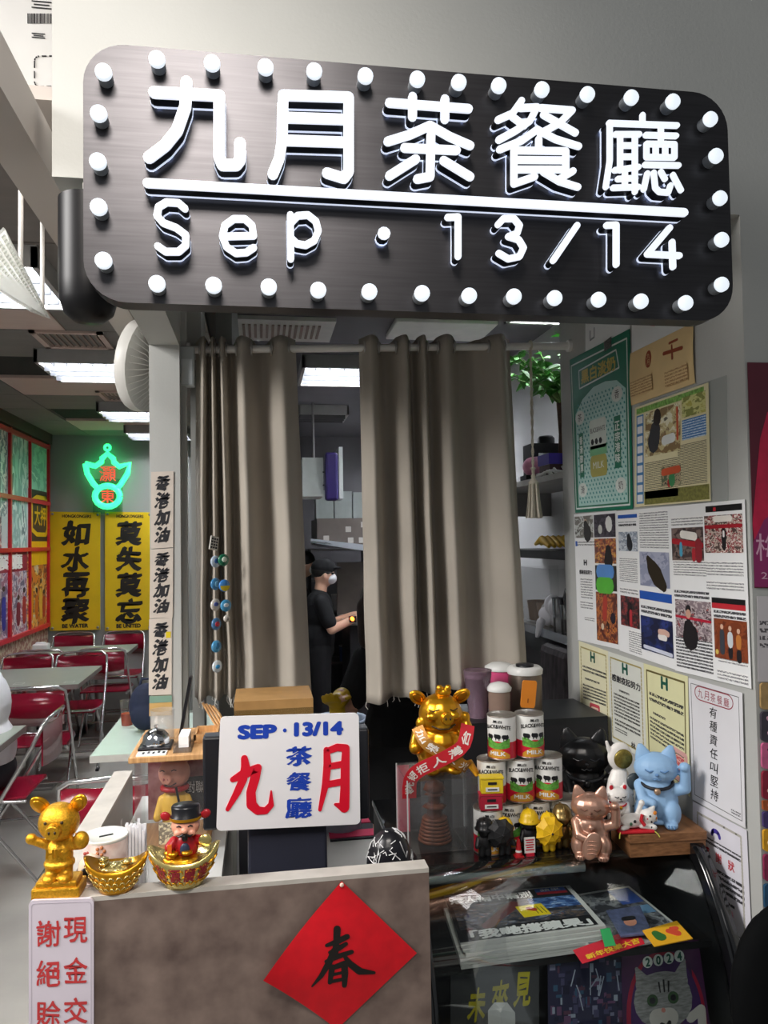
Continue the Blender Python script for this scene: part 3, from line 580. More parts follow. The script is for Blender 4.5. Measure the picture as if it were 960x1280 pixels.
for k, c in enumerate(('#2f62b8', '#3c9be0', '#e88a3c')):
    mb = MB(); mb.use(mat('share_' + c[1:], c, .5)); stroke(mb, [(.40 + k * .055, .585, .04)], s.fn, .001, .0013, 12); mb.build('share_button', None, s.t)
pic(s, .02, .135, .48, .33, 'wc1', ['#4a3c3c', '#7c6a64', '#2e2628', '#988a80'], 4, (('#a8202c', [(.05, .4, .1), (.95, .55, .1)]), ('#e8e4dc', [(.35, .2, .14), (.75, .28, .14)]), ('#b02a34', [(.7, .7, .1), (.7, .95, .1)]), ('#4aa0c0', [(.3, .5, .08), (.3, .8, .1)]), ('#8c2630', [(.85, .5, .2), (.85, .9, .2)])))
pic(s, .5, .075, .97, .285, 'wc2', ['#53403c', '#c4b4a8', '#8c2c34', '#e4dcd4', '#332a2a', '#a84a3a'], 7, (('#a01f2c', [(.03, .3, .06), (.97, .3, .06)]), ('#e9e3da', [(.3, .1, .1), (.7, .1, .1)]), ('#18181c', [(.52, .4, .1), (.52, .6, .12), (.52, .85, .1)]), ('#e8e4e0', [(.52, .45, .05), (.52, .55, .05)])))
pic(s, .04, .565, .55, .79, 'wc3', ['#8a7a80', '#c0b4b4', '#5a4a50', '#a85458', '#d4ccc8'], 7, (('#b8203a', [(.02, .45, .04), (.98, .5, .04)]), ('#1d1b1f', [(.38, .75, .3), (.42, .95, .44)]), ('#1d1b1f', [(.38, .25, .16)]), ('#c89c88', [(.38, .36, .15)]), ('#131316', [(.38, .45, .14)])))
pic(s, .58, .65, .98, .87, 'wc4', ['#7a3a20', '#8c4426', '#6c3220', '#985030'], 3, (('#3c4048', [(.25, .35, .14), (.25, .8, .16)]), ('#cdd4d8', [(.5, .4, .16), (.5, .6, .16)]), ('#202024', [(.5, .75, .14), (.5, .9, .12)]), ('#c07a3c', [(.75, .45, .16), (.75, .62, .14)]), ('#202024', [(.75, .8, .14), (.75, .95, .14)]), ('#d8b098', [(.25, .2, .1)]), ('#d8b098', [(.5, .22, .1)]), ('#d8b098', [(.75, .26, .1)]), ('#d8c060', [(.08, .85, .1)])))
# three certificates with an H emblem
oliv = mat('border_olive', '#a89a5c', .6); dol = mat('border_dark', '#6a6038', .6)
def border(s, m, a=.05, b=.05, w=.02, dash=0):
    mb = MB(); mb.use(m); P = [(a, b), (1 - a, b), (1 - a, 1 - b), (a, 1 - b)]
    for i in range(4):
        p, q = V(P[i]), V(P[(i + 1) % 4]); n = dash or 1
        for k in range(n): x = p.lerp(q, k / n); y = p.lerp(q, (k + (.55 if dash else 1)) / n); stroke(mb, [(x.x, x.y, w), (y.x, y.y, w)], s.fn, .0009, .0012, 6)
    o = mb.build('border', None, s.t); o['kind'] = 'stuff'; return o
hg = mat('emblem_green', '#1d5a4a', .5)
for k, (cs, m, l) in enumerate((([(724, 801), (760.5, 814), (764, 926), (726.5, 912)], pcream, 'cream certificate with a red seal, leftmost of the H emblem certificates'),
        ([(761, 814), (805.5, 829), (809.5, 951), (764.5, 926)], mat('certificate_grey', '#d9dbd2', .6, var=.03), 'grey certificate headed in black, middle of the H emblem certificates'),
        ([(806, 829), (861.5, 845.5), (864, 996), (810, 952)], mat('certificate_yellow', '#dedcae', .6, var=.03), 'pale yellow certificate with dark border, rightmost of the H emblem certificates'))):
    s = paper('certificate', l, 'certificate', cs, m, .001 + .001 * k); border(s, (oliv, oliv, dol)[k], .07, .06, .022, 0 if k == 2 else 22)
    mb = MB(); mb.use(hg); text(mb, 'H', s.fn, (.41, .07, .57, .19), fat=.05); mb.build('emblem', None, s.t)
    tm = print_lines('print_cert_%d' % k, ('#e6e2c0', '#d9dbd2', '#dedcae')[k], '#3c3c38', .42)
    mb = MB(); mb.use(ink)
    if k == 1: text(mb, '感謝疫起努力', s.fn, (.1, .23, .9, .31), fat=.03); s.rect(mb, .3, .36, .6, .4, tm, .0011, 1); s.rect(mb, .14, .42, .86, .68, tm, .0011, 7); s.rect(mb, .15, .70, .86, .78, tm, .0011, 2); s.rect(mb, .15, .8, .5, .85, tm, .0011, 2); mb.use(ink); text(mb, '林', s.fn, (.6, .88, .72, .95), fat=.02)
    elif k == 0: s.rect(mb, .12, .24, .92, .32, tm, .0011, 2); s.rect(mb, .2, .37, .7, .41, tm, .0011, 1); s.rect(mb, .12, .45, .9, .63, tm, .0011, 5); s.rect(mb, .2, .74, .9, .78, tm, .0011, 1)
    else: s.rect(mb, .12, .24, .9, .35, tm, .0011, 2); s.rect(mb, .2, .43, .5, .47, tm, .0011, 1); s.rect(mb, .12, .49, .9, .72, tm, .0011, 6)
    mb.build('small_print', None, s.t)
    if k != 1:
        a = (.38, .67, .66, .95) if k == 0 else (.68, .68, .94, .92); sm = mat('seal_red', '#c8505a', .5) if k == 0 else mat('seal_pink', '#d9a6a0', .5)
        mb = MB(); mb.use(sm)
        for p, q in (((a[0], a[1]), (a[2], a[1])), ((a[2], a[1]), (a[2], a[3])), ((a[2], a[3]), (a[0], a[3])), ((a[0], a[3]), (a[0], a[1]))): stroke(mb, [(*p, .05), (*q, .05)], s.fn, .001, .0014, 6)
        s.rect(mb, a[0] + .04, a[1] + .03, a[2] - .04, a[3] - .03, print_lines('seal_print', '#e0a8a0', '#c04a50', .45, .7), .0012, 4); mb.build('seal', None, s.t)
# motto sheet
s = paper('motto_sheet', 'white sheet with one column of handwritten characters under a red oval', 'notice', [(862.5, 847), (930, 866), (934, 1035), (867.5, 999)], mat('motto_paper', '#dedde0', .6, var=.05, scale=5), .004)
mb = MB(); mb.use(ink)
for a, b in (((.05, .04), (.94, .04)), ((.94, .04), (.95, .96)), ((.95, .96), (.06, .95)), ((.06, .95), (.05, .04))): stroke(mb, [(*a, .006), (*b, .006)], s.fn, .0009, .0011, 4)
mb.build('frame_line', None, s.t)
mb = MB(); mb.use(mat('ink_crimson', '#9a3a4a', .5)); pts = rrect(.13, .045, .84, .155, .1, 5, .05)
for i in range(len(pts)): stroke(mb, [(*pts[i], .012), (*pts[(i + 1) % len(pts)], .012)], s.fn, .001, .0012, 5)
for i, c in enumerate('九月茶餐廳'): text(mb, c, s.fn, (.19 + i * .122, .065 + .002 * i, .285 + i * .122, .135 + .002 * i), off=.0012)
mb.build('heading', None, s.t)
mb = MB(); mb.use(ink)
for i, c in enumerate('有種責任叫堅持'): text(mb, c, s.fn, (.40 - .004 * i, .18 + i * .108, .55 - .002 * i, .265 + i * .108), wob=.05, slant=.12, fat=.008, off=.0012)
s.rect(mb, .76, .9, .93, .94, print_lines('print_motto', '#dedde0', '#26262a'), .0012, 2); mb.build('lettering', None, s.t)
# letter of thanks
s = paper('thanks_letter', 'white letter of thanks with a leafy border hanging beside the glass case', 'certificate', [(867, 1001), (934.5, 1038), (942.5, 1213), (868, 1160)], mat('letter_paper', '#dcdae2', .6, var=.03), .002); border(s, mat('border_scroll', '#b3afa6', .6), .1, .07, .028, 34)
mb = MB(); mb.use(mat('emblem_violet', '#4a3c9a', .5))
for k in range(9): a = PI * (1 + k / 9 * 1.0); stroke(mb, [(.45 + .07 * math.cos(a), .17 + .035 * math.sin(a), .05), (.45 + .07 * math.cos(a + .3), .17 + .035 * math.sin(a + .3), .05)], s.fn, .001, .0013, 6)
mb.build('emblem', None, s.t)
mb = MB(); mb.use(red)
for i, c in enumerate('感謝狀'): text(mb, c, s.fn, (.22 + i * .22, .29 + i * .002, .33 + i * .22, .365 + i * .002), fat=.02)
tl_ = print_lines('print_letter', '#dcdae2', '#38363c', .4); s.rect(mb, .12, .215, .9, .26, tl_, .0011, 1.4); s.rect(mb, .1, .40, .92, .57, tl_, .0011, 4); s.rect(mb, .35, .6, .75, .64, tl_, .0011, 1); s.rect(mb, .5, .82, .94, .88, tl_, .0011, 1.2); mb.build('small_print', None, s.t)
mb = MB(); s.rect(mb, .45, .67, .72, .95, print_lines('seal_pink2', '#e6b0c0', '#d06a8c', .45, .7), .0013, 4); mb.build('seal', None, s.t)
# front of the pillar: crimson poster and the keyring charms
def fq(x, y, o=0): return aY(x, y, 1.6235 - o)
def fsheet(name, label, cat, cs, m, o=0.):
    s = Sheet(*[fq(x, y, o) for x, y in cs]); t = s.thing(name, label, cat); s.t = t; s.plate('sheet', m, t); return s
s = fsheet('crimson_poster', 'dark crimson poster with a pink petal on the pillar front', 'poster', [(934, 453), (1075, 455), (1082, 737), (943, 735)], mat('poster_crimson', '#5d1a2c', .45, var=.1), .001)
mb = MB(); mb.use(mat('poster_rose', '#c21f46', .5, var=.15, scale=30)); mb.extr([(.0, .72), (.02, .84), (.0, .99), (.7, .99), (.7, .3), (.16, .22), (.09, .34), (.05, .5)], s.fn, .0009, .0012)
mb.use(mat('poster_purple', '#8c2a62', .5)); mb.extr([(.0, .8), (.0, .995), (.6, .995), (.6, .7), (.2, .66), (.1, .7)], s.fn, .0011, .0014); mb.use(mat('poster_lilac', '#d9a8c0', .5)); text(mb, '梅', s.fn, (.02, .76, .25, .88), off=.0016); text(mb, '2023', s.fn, (.06, .93, .3, .96), off=.0016); mb.build('print', None, s.t)
s = fsheet('pale_notice', 'pale notice sheet below the crimson poster', 'notice', [(946, 745), (1080, 748), (1085, 855), (947, 852)], mat('pale_notice_paper', '#c9c4c6', .6, var=.05), .001)
mb = MB(); s.rect(mb, .02, .25, .5, .6, print_lines('print_pale', '#c9c4c6', '#5a565a'), .0012, 4); mb.build('small_print', None, s.t)
for k, (y0, y1, c, l) in enumerate(((853, 886, '#a98a5a', 'tan'), (889, 926, '#3f3a44', 'charcoal'), (928, 960, '#c8648c', 'pink blossom'), (963, 998, '#8c2238', 'cherry red'), (1000, 1012, '#a8562c', 'rust'), (1014, 1034, '#4a3c70', 'violet'), (1036, 1063, '#d8a028', 'amber'), (1067, 1100, '#8c2c50', 'plum'), (1104, 1135, '#28506e', 'blue'), (1140, 1172, '#70283c', 'maroon'))):
    x0 = 949 + (y0 - 853) * .019; s = Sheet(*[fq(a, b, .001) for a, b in ((x0, y0), (x0 + 34, y0 + 1), (x0 + 35, y1 + 1), (x0 + .5, y1))])
    t = s.thing('souvenir_magnet', '%s souvenir magnet in the column on the pillar front' % l, 'magnet', 'souvenir magnets on the pillar'); s.t = t
    s.plate('tile', mat('magnet_' + c[1:], c, .35, var=.2, scale=60), t, .006, rrect(0, 0, 1, 1, .12))
    mb = MB(); s.fn0 = s.fn; mb.use(mat('magnet_print_%d' % (k % 3), ('#e8d8c0', '#d8a0b4', '#2a2a30')[k % 3], .4)); random.seed(k)
    for q in range(4): stroke(mb, [(random.uniform(.2, .8), random.uniform(.2, .8), .16), (random.uniform(.2, .8), random.uniform(.2, .8), .1)], s.fn, .006, .0068, 8)
    mb.build('print', None, t)
# ================================================================ RECEPTION COUNTER
lamin = mat('counter_laminate', '#5e4c47', .45, var=.3, scale=17, detail=9, hex2='#8c7a70', contrast=(.2, .8), bump=.05)
lamtop = mat('counter_edge', '#b7b2aa', .45, var=.12, scale=18, detail=5)
lamgrey = mat('counter_inner_grey', '#a19f9c', .5, var=.1, scale=8)
deskw = mat('desk_white', '#c9cac8', .35, var=.04)
deskd = mat('desk_dark', '#33343a', .4, var=.1)
ct0 = thing('reception_counter', 'stone patterned reception counter with pale top edge', 'counter', (0, 1.45, 0))
MB().bx(-.403, .308, 0, .04, 0, 1.069).build('front_panel', lamin, ct0)
MB().bx(-.403, -.355, .04, .775, 0, 1.069).build('side_panel', lamgrey, ct0)
MB().bx(-.403, .308, 0, .04, 1.069, 1.077).build('front_top_edge', lamtop, ct0); MB().bx(-.403, -.355, .04, .775, 1.069, 1.077).build('side_top_edge', lamtop, ct0)
MB().bx(-.355, -.095, .04, .95, .92, .95).build('white_desk_top', deskw, ct0)
MB().bx(-.355, -.095, .93, .95, 0, .92).build('desk_end', lamgrey, ct0)
MB().bx(-.095, .308, .04, .52, .83, .86).build('work_shelf', deskd, ct0)
mb = MB(); mb.use(mat('ink_pale', '#d8d8d8', .5))
for y, z in ((.42, 1.03), (.6, .99), (.3, .98)): mb.box((-.3545, y, z), (.001, .02, .028))
mb.build('print', None, ct0)
# cash only plate
s = Sheet(*[aY(x, y, 1.4485) for x, y in ((37, 1124), (118, 1121), (118, 1345), (37, 1345))])
t = s.thing('cash_only_plate', 'frosted white acrylic plate with red characters on the counter front', 'sign'); s.plate('plate', mat('frosted_acrylic_pink', '#d6cdd8', .3, var=.04, coat=.3), t, .006, rrect(0, 0, 1, 1, .08, 6, .03))
rdi = mat('ink_sign_red', '#c23a3c', .4)
mb = MB(); mb.use(rdi); vtext(mb, '現金交易', s.fn, (.54, .10, .9, .92), .55, fat=.004, nib=(.012, .012), wob=.05, off=.0066); vtext(mb, '謝絕賒數', s.fn, (.12, .115, .48, .935), .55, fat=.004, nib=(.012, .012), wob=.05, off=.0066); mb.build('lettering', None, t)
mb = MB(); mb.use(mat('plate_line', '#b9b0bc', .4)); P = rrect(.04, .018, .96, .982, .06, 5, .02)
for i in range(len(P)): stroke(mb, [(*P[i], .008), (*P[(i + 1) % len(P)], .008)], s.fn, .006, .0064, 4)
mb.build('engraved_line', None, t)
# red spring diamond
s = Sheet(*[aY(x, y, 1.4485) for x, y in ((427, 1101), (521, 1191), (421, 1286), (329, 1215))])
t = s.thing('spring_paper', 'red paper diamond with a black brushed character on the counter front', 'paper decoration')
def cf(u, v, o=0): return s.fn(u, v, o + .0012 + .016 * max(0, v - .25) ** 2 * (1 - u) ** 2 * 3 + .007 * math.sin(PI * u) * math.sin(PI * v))
mb = MB(); N = 14; vs = [cf(i / N, j / N) for j in range(N + 1) for i in range(N + 1)]
mb.add(vs, [(j * (N + 1) + i, j * (N + 1) + i + 1, (j + 1) * (N + 1) + i + 1, (j + 1) * (N + 1) + i) for j in range(N) for i in range(N)], True)
mb.build('paper', mat('red_paper', '#d00a1c', .5, var=.08, scale=40, bump=.1), t)
def zf(x, y, o):                                                     # picture plane of the character on the curled paper
    p = aY(300 + x / 3.69, 1080 + y / 3.69, 1.4485) - s.c[0]; e1 = s.c[1] - s.c[0]; e2 = s.c[3] - s.c[0]
    a, b, c = e1.dot(e1), e1.dot(e2), e2.dot(e2); d = a * c - b * b; q1, q2 = p.dot(e1), p.dot(e2)
    return cf((c * q1 - b * q2) / d, (a * q2 - b * q1) / d, o)
mb = MB(); mb.use(mat('brush_ink', '#17120f', .45))
for st in ([(448, 298, 26), (446, 350, 24), (440, 420, 22)], [(400, 374, 12), (450, 356, 22), (494, 334, 20)], [(415, 408, 12), (455, 390, 20), (490, 368, 14)], [(400, 452, 14), (455, 428, 20), (516, 408, 16)],
           [(436, 400, 24), (412, 460, 24), (378, 525, 18), (338, 577, 6)], [(478, 420, 10), (512, 470, 24), (556, 508, 28), (622, 517, 12)],
           [(428, 482, 22), (424, 520, 20), (420, 562, 16)], [(428, 486, 18), (484, 466, 24), (488, 520, 24), (488, 582, 18)], [(426, 522, 12), (484, 510, 12)], [(424, 558, 14), (484, 546, 14)]): stroke(mb, [(a_, b_, w_ * 1.3) for a_, b_, w_ in st], zf, .0006, .0011)
mb.build('brushed_character', None, t)
MB().ell(cf(.02, .02, .003), (.004, .003, .004)).build('pin', mat('pin_pale', '#e8c8b8', .3), t)
# ---------------------------------------------------------------- gold
gold1 = mat('gold_metal', '#d89a1e', .3, metal=.85, var=.12, scale=30, coat=.2); gold2 = mat('gold_glitter', '#dba32a', .38, metal=.75, var=.2, scale=260, bump=.5, bscale=500)
goldp = mat('gold_pale', '#d3c07a', .25, metal=.85, var=.15, scale=40); dkeye = mat('dark_line', '#3a2a12', .5)
pg = thing('golden_pig_figurine', 'glittering golden pig figurine with HK on its shirt at the counter corner', 'figurine', (-.362, 1.475, 1.077), -.05)
MB().box((0, 0, .010), (.082, .052, .02), None, .003).box((0, 0, .024), (.070, .044, .012), None, .003).build('base', gold2, pg)
b = MB(); b.ell((0, 0, .068), (.024, .021, .030)); b.ell((0, -.002, .128), (.036, .032, .034)); b.cap((-.012, -.004, .03), (-.012, 0, .06), .012); b.cap((.012, -.004, .03), (.012, 0, .06), .012)
b.ell((-.013, -.012, .033), (.013, .017, .009)); b.ell((.013, -.012, .033), (.013, .017, .009)); b.cap((-.022, 0, .088), (-.042, -.006, .098), .009, .008); b.cap((.020, -.004, .088), (.040, -.012, .092), .011, .012)
b.ell((.042, -.016, .098), (.014, .012, .016)); b.ell((-.046, -.008, .102), (.010, .009, .010)); b.lathe([(.027, .052), (.027, .058), (.02, .06)], 18, (0, 0, 0), 1, .9)
blob('body', b, .0022, gold2, pg, 4)
b = MB(); b.cyl((0, -.03, .122), (0, -.043, .121), .0145, .0125); blob('snout', b, .0015, gold2, pg, 3)
for sx in (-1, 1):
    R = Matrix.Rotation(sx * .75, 3, 'Y') @ Matrix.Rotation(.3, 3, 'X'); c = V((sx * .033, .0, .158))
    b = MB(); b.ell(c, (.014, .006, .021), R); e = blob('ear', b, .0018, gold1, pg, 2); MB().ell(c + V((0, -.005, 0)), (.009, .003, .014), R, 10, 6).build('ear_inner', gold1, e)
    MB().ell((sx * .014, -.0335, .136), (.003, .002, .003), None, 8, 6).build('eye', dkeye, pg); MB().ell((sx * .005, -.0435, .122), (.002, .0015, .003), None, 8, 6).build('nostril', dkeye, pg)
mb = MB(); mb.use(gold1); text(mb, 'HK', lambda u, v, o: V((-.016 + .03 * u, -.0215 - o, .087 - .016 * v)), (0, 0, 1, 1), fat=.05, off=.002); mb.build('lettering', None, pg)
def ingot(name, label, loc, w, m, m2, band=True, word=None, rz=0):
    t = thing(name, label, 'ingot', loc, rz); L = w / 2; d = w * .30; N = 24; prof = []
    mb = MB(); vs = []; rings = [(.52, 0.0), (.62, .06), (.80, .16), (.93, .27), (1.0, .36)]
    for k, (sc, z) in enumerate(rings):
        for i in range(N):
            a = 2 * PI * i / N; x = math.cos(a) * L * sc; y = math.sin(a) * d * (.55 + .45 * sc); up = (abs(math.cos(a)) ** 3.0) * w * .19 * (z / .36) ** 1.2
            vs.append(V((x, y, z * w * 1.02 + up)))
    for k, (sc, dz) in enumerate(((.92, .0), (.75, -.05))):
        for i in range(N):
            a = 2 * PI * i / N; up = (abs(math.cos(a)) ** 3.0) * w * .19 * (1 - .5 * k); vs.append(V((math.cos(a) * L * sc, math.sin(a) * d * sc, .36 * w * 1.02 + up + dz * w)))
    fs = [(k * N + i, k * N + (i + 1) % N, (k + 1) * N + (i + 1) % N, (k + 1) * N + i) for k in range(6) for i in range(N)]; fs += [tuple(range(N))[::-1], tuple(range(6 * N, 7 * N))]
    mb.add(vs, fs, True); mb.build('boat', m, t)
    for k in range(5): a = random.random() * 6.28; MB().lathe([(.001, 0), (w * .075, .0), (w * .075, .004), (w * .04, .005), (.001, .005)], 14, (math.cos(a) * w * .2, math.sin(a) * d * .45, w * .40 + .002 * k)).build('coin', m2, t)
    b = MB(); b.ell((0, 0, w * .34), (w * .3, d * .62, w * .075))
    for k in range(26): a = k * 2.4; r = .06 * math.sqrt(k) ; b.ell((math.cos(a) * r * w * .85, math.sin(a) * r * d * 1.5, w * (.405 - .012 * k * .12)), (w * .05, w * .035, w * .02), Matrix.Rotation(a, 3, 'Z'), 10, 6)
    blob('coin_heap', b, w * .016, m2, t, 1)
    def hull(a, f, o=0):                                              # point on the hull: a around, f from keel 0 to rim 1
        q = f * 4; k = min(int(q), 3); h = q - k; sc = rings[k][0] + (rings[k + 1][0] - rings[k][0]) * h; z = rings[k][1] + (rings[k + 1][1] - rings[k][1]) * h
        return V((math.cos(a) * (L * sc + o), math.sin(a) * (d * (.55 + .45 * sc) + o), z * w * 1.02 + (abs(math.cos(a)) ** 3.0) * w * .19 * (z / .36) ** 1.2))
    b = MB()                                                         # raised waves around the hull
    for j in range(3):
        for k in range(11): a = -PI + .2 + k * .262 + .13 * (j % 2); f = .28 + .2 * j; b.tube([hull(a - .11, f, .0005), hull(a - .03, f + .1, .0012), hull(a + .06, f + .08, .0012), hull(a + .1, f - .02, .0005)], [.0006, .0014, .0014, .0006], 5)
    o = b.build('raised_waves', m2, t); o['kind'] = 'stuff'
    if word:
        mb = MB(); mb.use(mat('ingot_red', '#8c1f28', .4))
        for k, c in enumerate(word):
            a0 = -PI / 2 - .86 + k * .45; text(mb, c, lambda u, v, o: hull(a0 + .36 * u, .86 - .46 * v, o), (0, 0, 1, 1), fat=.03, off=.0022)
        mb.build('lettering', None, t)
    return t
random.seed(11)
p1 = aY(145, 1113, 1.47); ingot('gold_ingot', 'plain gold boat-shaped ingot filled with coins beside the golden pig', (p1.x, 1.474, 1.077), .113, gold1, goldp)
p2 = aY(230, 1107, 1.47); ingot('gold_ingot', 'pale gold boat-shaped ingot with red characters under the bearded figurine', (p2.x, 1.474, 1.077), .130, goldp, gold1, word='財源廣進')
# bearded fortune figurine sitting in the ingot
skin = mat('toy_skin', '#d9967c', .4); redr = mat('toy_red', '#a31620', .35); blkp = mat('toy_black', '#15151a', .3)
fg = thing('fortune_figurine', 'bearded red robed fortune figurine with a winged black hat', 'figurine', (p2.x + .003, 1.478, 1.125))
b = MB(); b.ell((0, 0, .018), (.023, .018, .026)); b.cap((-.02, -.004, .03), (-.028, -.012, .022), .009); b.cap((.02, -.004, .03), (.032, -.012, .03), .009); blob('robe', b, .0018, redr, fg, 3)
b = MB(); b.ell((0, -.002, .056), (.026, .022, .021)); b.ell((0, -.024, .053), (.006, .005, .005)); b.ell((-.012, -.019, .048), (.008, .006, .006)); b.ell((.012, -.019, .048), (.008, .006, .006)); blob('head', b, .0015, skin, fg, 2)
MB().lathe([(.026, .066), (.0285, .069), (.0285, .073), (.025, .075), (.026, .09), (.024, .093), (.001, .094)], 20, (0, 0, 0), 1, .85).build('hat', blkp, fg)
MB().lathe([(.0292, .068), (.0298, .0705), (.0292, .073)], 20, (0, 0, 0), 1, .86).build('hat_trim', gold1, fg)
for sx in (-1, 1):
    MB().ell((sx * .036, 0, .074), (.010, .004, .008), Matrix.Rotation(sx * -.5, 3, 'Y'), 10, 6).build('hat_wing', redr, fg)
    MB().tube([(sx * .002, -.0275, .048), (sx * .010, -.0265, .044), (sx * .016, -.022, .047)], [.0022, .002, .0008], 6).build('moustache', blkp, fg)
    MB().tube([(sx * .006, -.0228, .060), (sx * .010, -.0226, .0625), (sx * .014, -.0205, .060)], .0012, 6).build('eye', blkp, fg)
MB().ell((0, -.0205, .04), (.006, .005, .007), None, 10, 6).build('beard', blkp, fg); MB().ell((0, -.018, .018), (.009, .004, .012), None, 10, 6).build('sash', mat('toy_navy', '#2a3248', .4), fg)
R = Matrix.Rotation(PI / 2, 4, 'X'); mb = MB(Matrix.Translation((.036, -.018, .032)) @ R); mb.lathe([(.001, -.003), (.011, -.003), (.012, 0), (.011, .003), (.001, .003)], 18); mb.build('coin', goldp, fg)
MB().box((-.027, -.02, .016), (.008, .003, .026)).build('scroll', mat('toy_orange', '#d9661c', .4), fg)
# ---------------------------------------------------------------- on the white desk
tin = thing('savings_tin', 'round pink flowered savings tin with a slotted white lid', 'tin', (aY(132, 1060, 1.60).x, 1.60, .95))
MB().lathe([(.040, 0), (.042, .003), (.042, .175), (.0405, .178)], 28).build('body', mat('tin_pink', '#d9b5ac', .35, var=.2, scale=35, hex2='#e8d8d0'), tin); MB().lathe([(.042, .175), (.0435, .179), (.0425, .182), (.040, .180), (.001, .1795)], 28).build('lid', mat('tin_lid', '#dfe0d8', .3, var=.03), tin)
MB().box((.002, -.004, .1805), (.026, .004, .002), Matrix.Rotation(.4, 3, 'Z')).build('slot', blkp, tin)
for a, c in ((-2.3, '#a84a40'), (-1.6, '#b8764a'), (-1.0, '#a84a40'), (-1.9, '#c05a5a')):
    p = V((.0424 * math.cos(a), .0424 * math.sin(a), .145 + .02 * math.sin(a * 7)))
    for k in range(5): q = p + V((-.007 * math.cos(k * 1.256) * math.sin(a), .007 * math.cos(k * 1.256) * math.cos(a), .007 * math.sin(k * 1.256))); MB().ell(q, (.0035, .0035, .0035), None, 6, 5).build('petal', mat('petal_' + c[1:], c, .5), tin)
eg = thing('painted_egg', 'cream egg with a dark round emblem in front of the savings tin', 'ornament', (aY(113, 1060, 1.542).x, 1.542, .95))
MB().lathe([(.018, 0), (.018, .118)], 16).build('cup', mat('cup_pale', '#d8c4ba', .4), eg); MB().ell((0, 0, .14), (.0225, .0225, .027)).build('egg', mat('egg_cream', '#e0c8b0', .4), eg); MB().ell((-.006, -.021, .14), (.0085, .004, .010), None, 12, 6).build('emblem', blkp, eg)
sb = thing('straw_box', 'clear box packed with white paper-wrapped toothpicks beside the tin', 'box', (aY(170, 1050, 1.62).x, 1.62, .95))
MB().bx(-.022, .022, -.022, -.020, 0, .13).bx(-.022, .022, .02, .022, 0, .13).bx(-.022, -.02, -.022, .022, 0, .13).bx(.02, .022, -.022, .022, 0, .13).bx(-.022, .022, -.022, .022, 0, .002).build('box', glass('clear_acrylic', '#fdfdfd', .03, .4, .02, '#e8e8e8'), sb)
random.seed(2); wpk = mat('wrapper_white', '#e6e6ea', .5, var=.05)
for i in range(6):
    for j in range(4): x, y = -.016 + i * .0064, -.014 + j * .0094; MB().bx(x - .0025, x + .0025, y - .001, y + .001, .003, .180 + random.random() * .016).build('wrapped_toothpick', wpk, sb)
# mascot showcase with the wooden tray lid
ac = glass('clear_acrylic'); wood = mat('light_wood', '#b98a58', .5, var=.16, scale=8, stretch=(14, 1, 1), hex2='#cda06c')
db = thing('acrylic_showcase', 'clear acrylic showcase with a wooden tray lid on the white desk', 'showcase', (-.222, 1.95, .95))
for a in ((-.085, .085, 0, .002), (-.085, .085, .168, .17)): MB().bx(*a, .015, .222).build('pane', ac, db)
for a in ((-.085, -.083), (.083, .085)): MB().bx(*a, .002, .168, .015, .222).build('pane', ac, db)
MB().bx(-.09, .09, -.004, .174, 0, .015).build('wooden_base', wood, db)
MB().bx(-.098, .104, -.01, .27, .222, .236, .002).build('wooden_lid', wood, db)
MB().bx(-.075, .075, .155, .160, .03, .20).build('red_backdrop', mat('backdrop_crimson', '#8c2434', .4, var=.3, scale=18, hex2='#d8a8a8'), db)
MB().bx(.02, .08, .10, .104, .06, .15).build('black_card', blkp, db)
mb = MB(); mb.use(mat('ink_pale')); text(mb, '對聯', lambda u, v, o: V((.03 + .04 * u, .0995 - o, .14 - .03 * v)), (0, 0, 1, 1), off=.0005); mb.build('lettering', None, db)
MB().bx(-.03, .035, .01, .012, .018, .07).build('patterned_card', mat('card_pattern', '#d8c4a4', .5, var=.6, scale=160, contrast=(.45, .55)), db)
pkg = thing('pink_pig_figurine', 'pink pig figurine with red collar inside the acrylic showcase', 'figurine', (-.222, 2.03, .965))
pinkm = mat('toy_pink', '#dd9a86', .45, var=.06)
b = MB(); b.ell((0, 0, .155), (.040, .036, .038)); b.cyl((-.012, -.03, .152), (-.016, -.044, .15), .015, .013); b.ell((-.028, .0, .192), (.012, .006, .012)); b.ell((.028, 0, .192), (.012, .006, .012)); blob('head', b, .0024, pinkm, pkg, 3)
b = MB(); b.ell((0, .002, .065), (.036, .03, .058)); b.cap((-.03, 0, .09), (-.04, -.015, .05), .011); b.cap((.03, 0, .09), (.042, -.015, .06), .011); blob('yellow_coat', b, .0026, mat('toy_yellow', '#dcb040', .5), pkg, 3)
MB().tube([(.03 * math.cos(k * .6), .026 * math.sin(k * .6), .118) for k in range(12)], .007, 8).build('red_collar', redr, pkg)
for sx in (-1, 1): MB().tube([(-.012 + sx * .02, -.031, .168), (-.012 + sx * .014, -.034, .171), (-.012 + sx * .008, -.034, .168)], .0013, 6).build('eye', blkp, pkg); MB().ell((-.016 + sx * .005, -.0445, .151), (.0022, .0015, .0034), None, 8, 5).build('nostril', mat('toy_rose', '#a8505a', .5), pkg)
MB().tube([(-.02, -.036, .136), (-.006, -.039, .132), (.008, -.034, .138)], .0014, 6).build('mouth', blkp, pkg); MB().tube([(.008, -.04, .13), (.03, -.05, .02)], .003, 8).build('cane', blkp, pkg)
MB().lathe([(.022, .188), (.024, .192), (.018, .2), (.001, .203)], 16).build('cap', mat('toy_tan', '#c08040', .5), pkg)
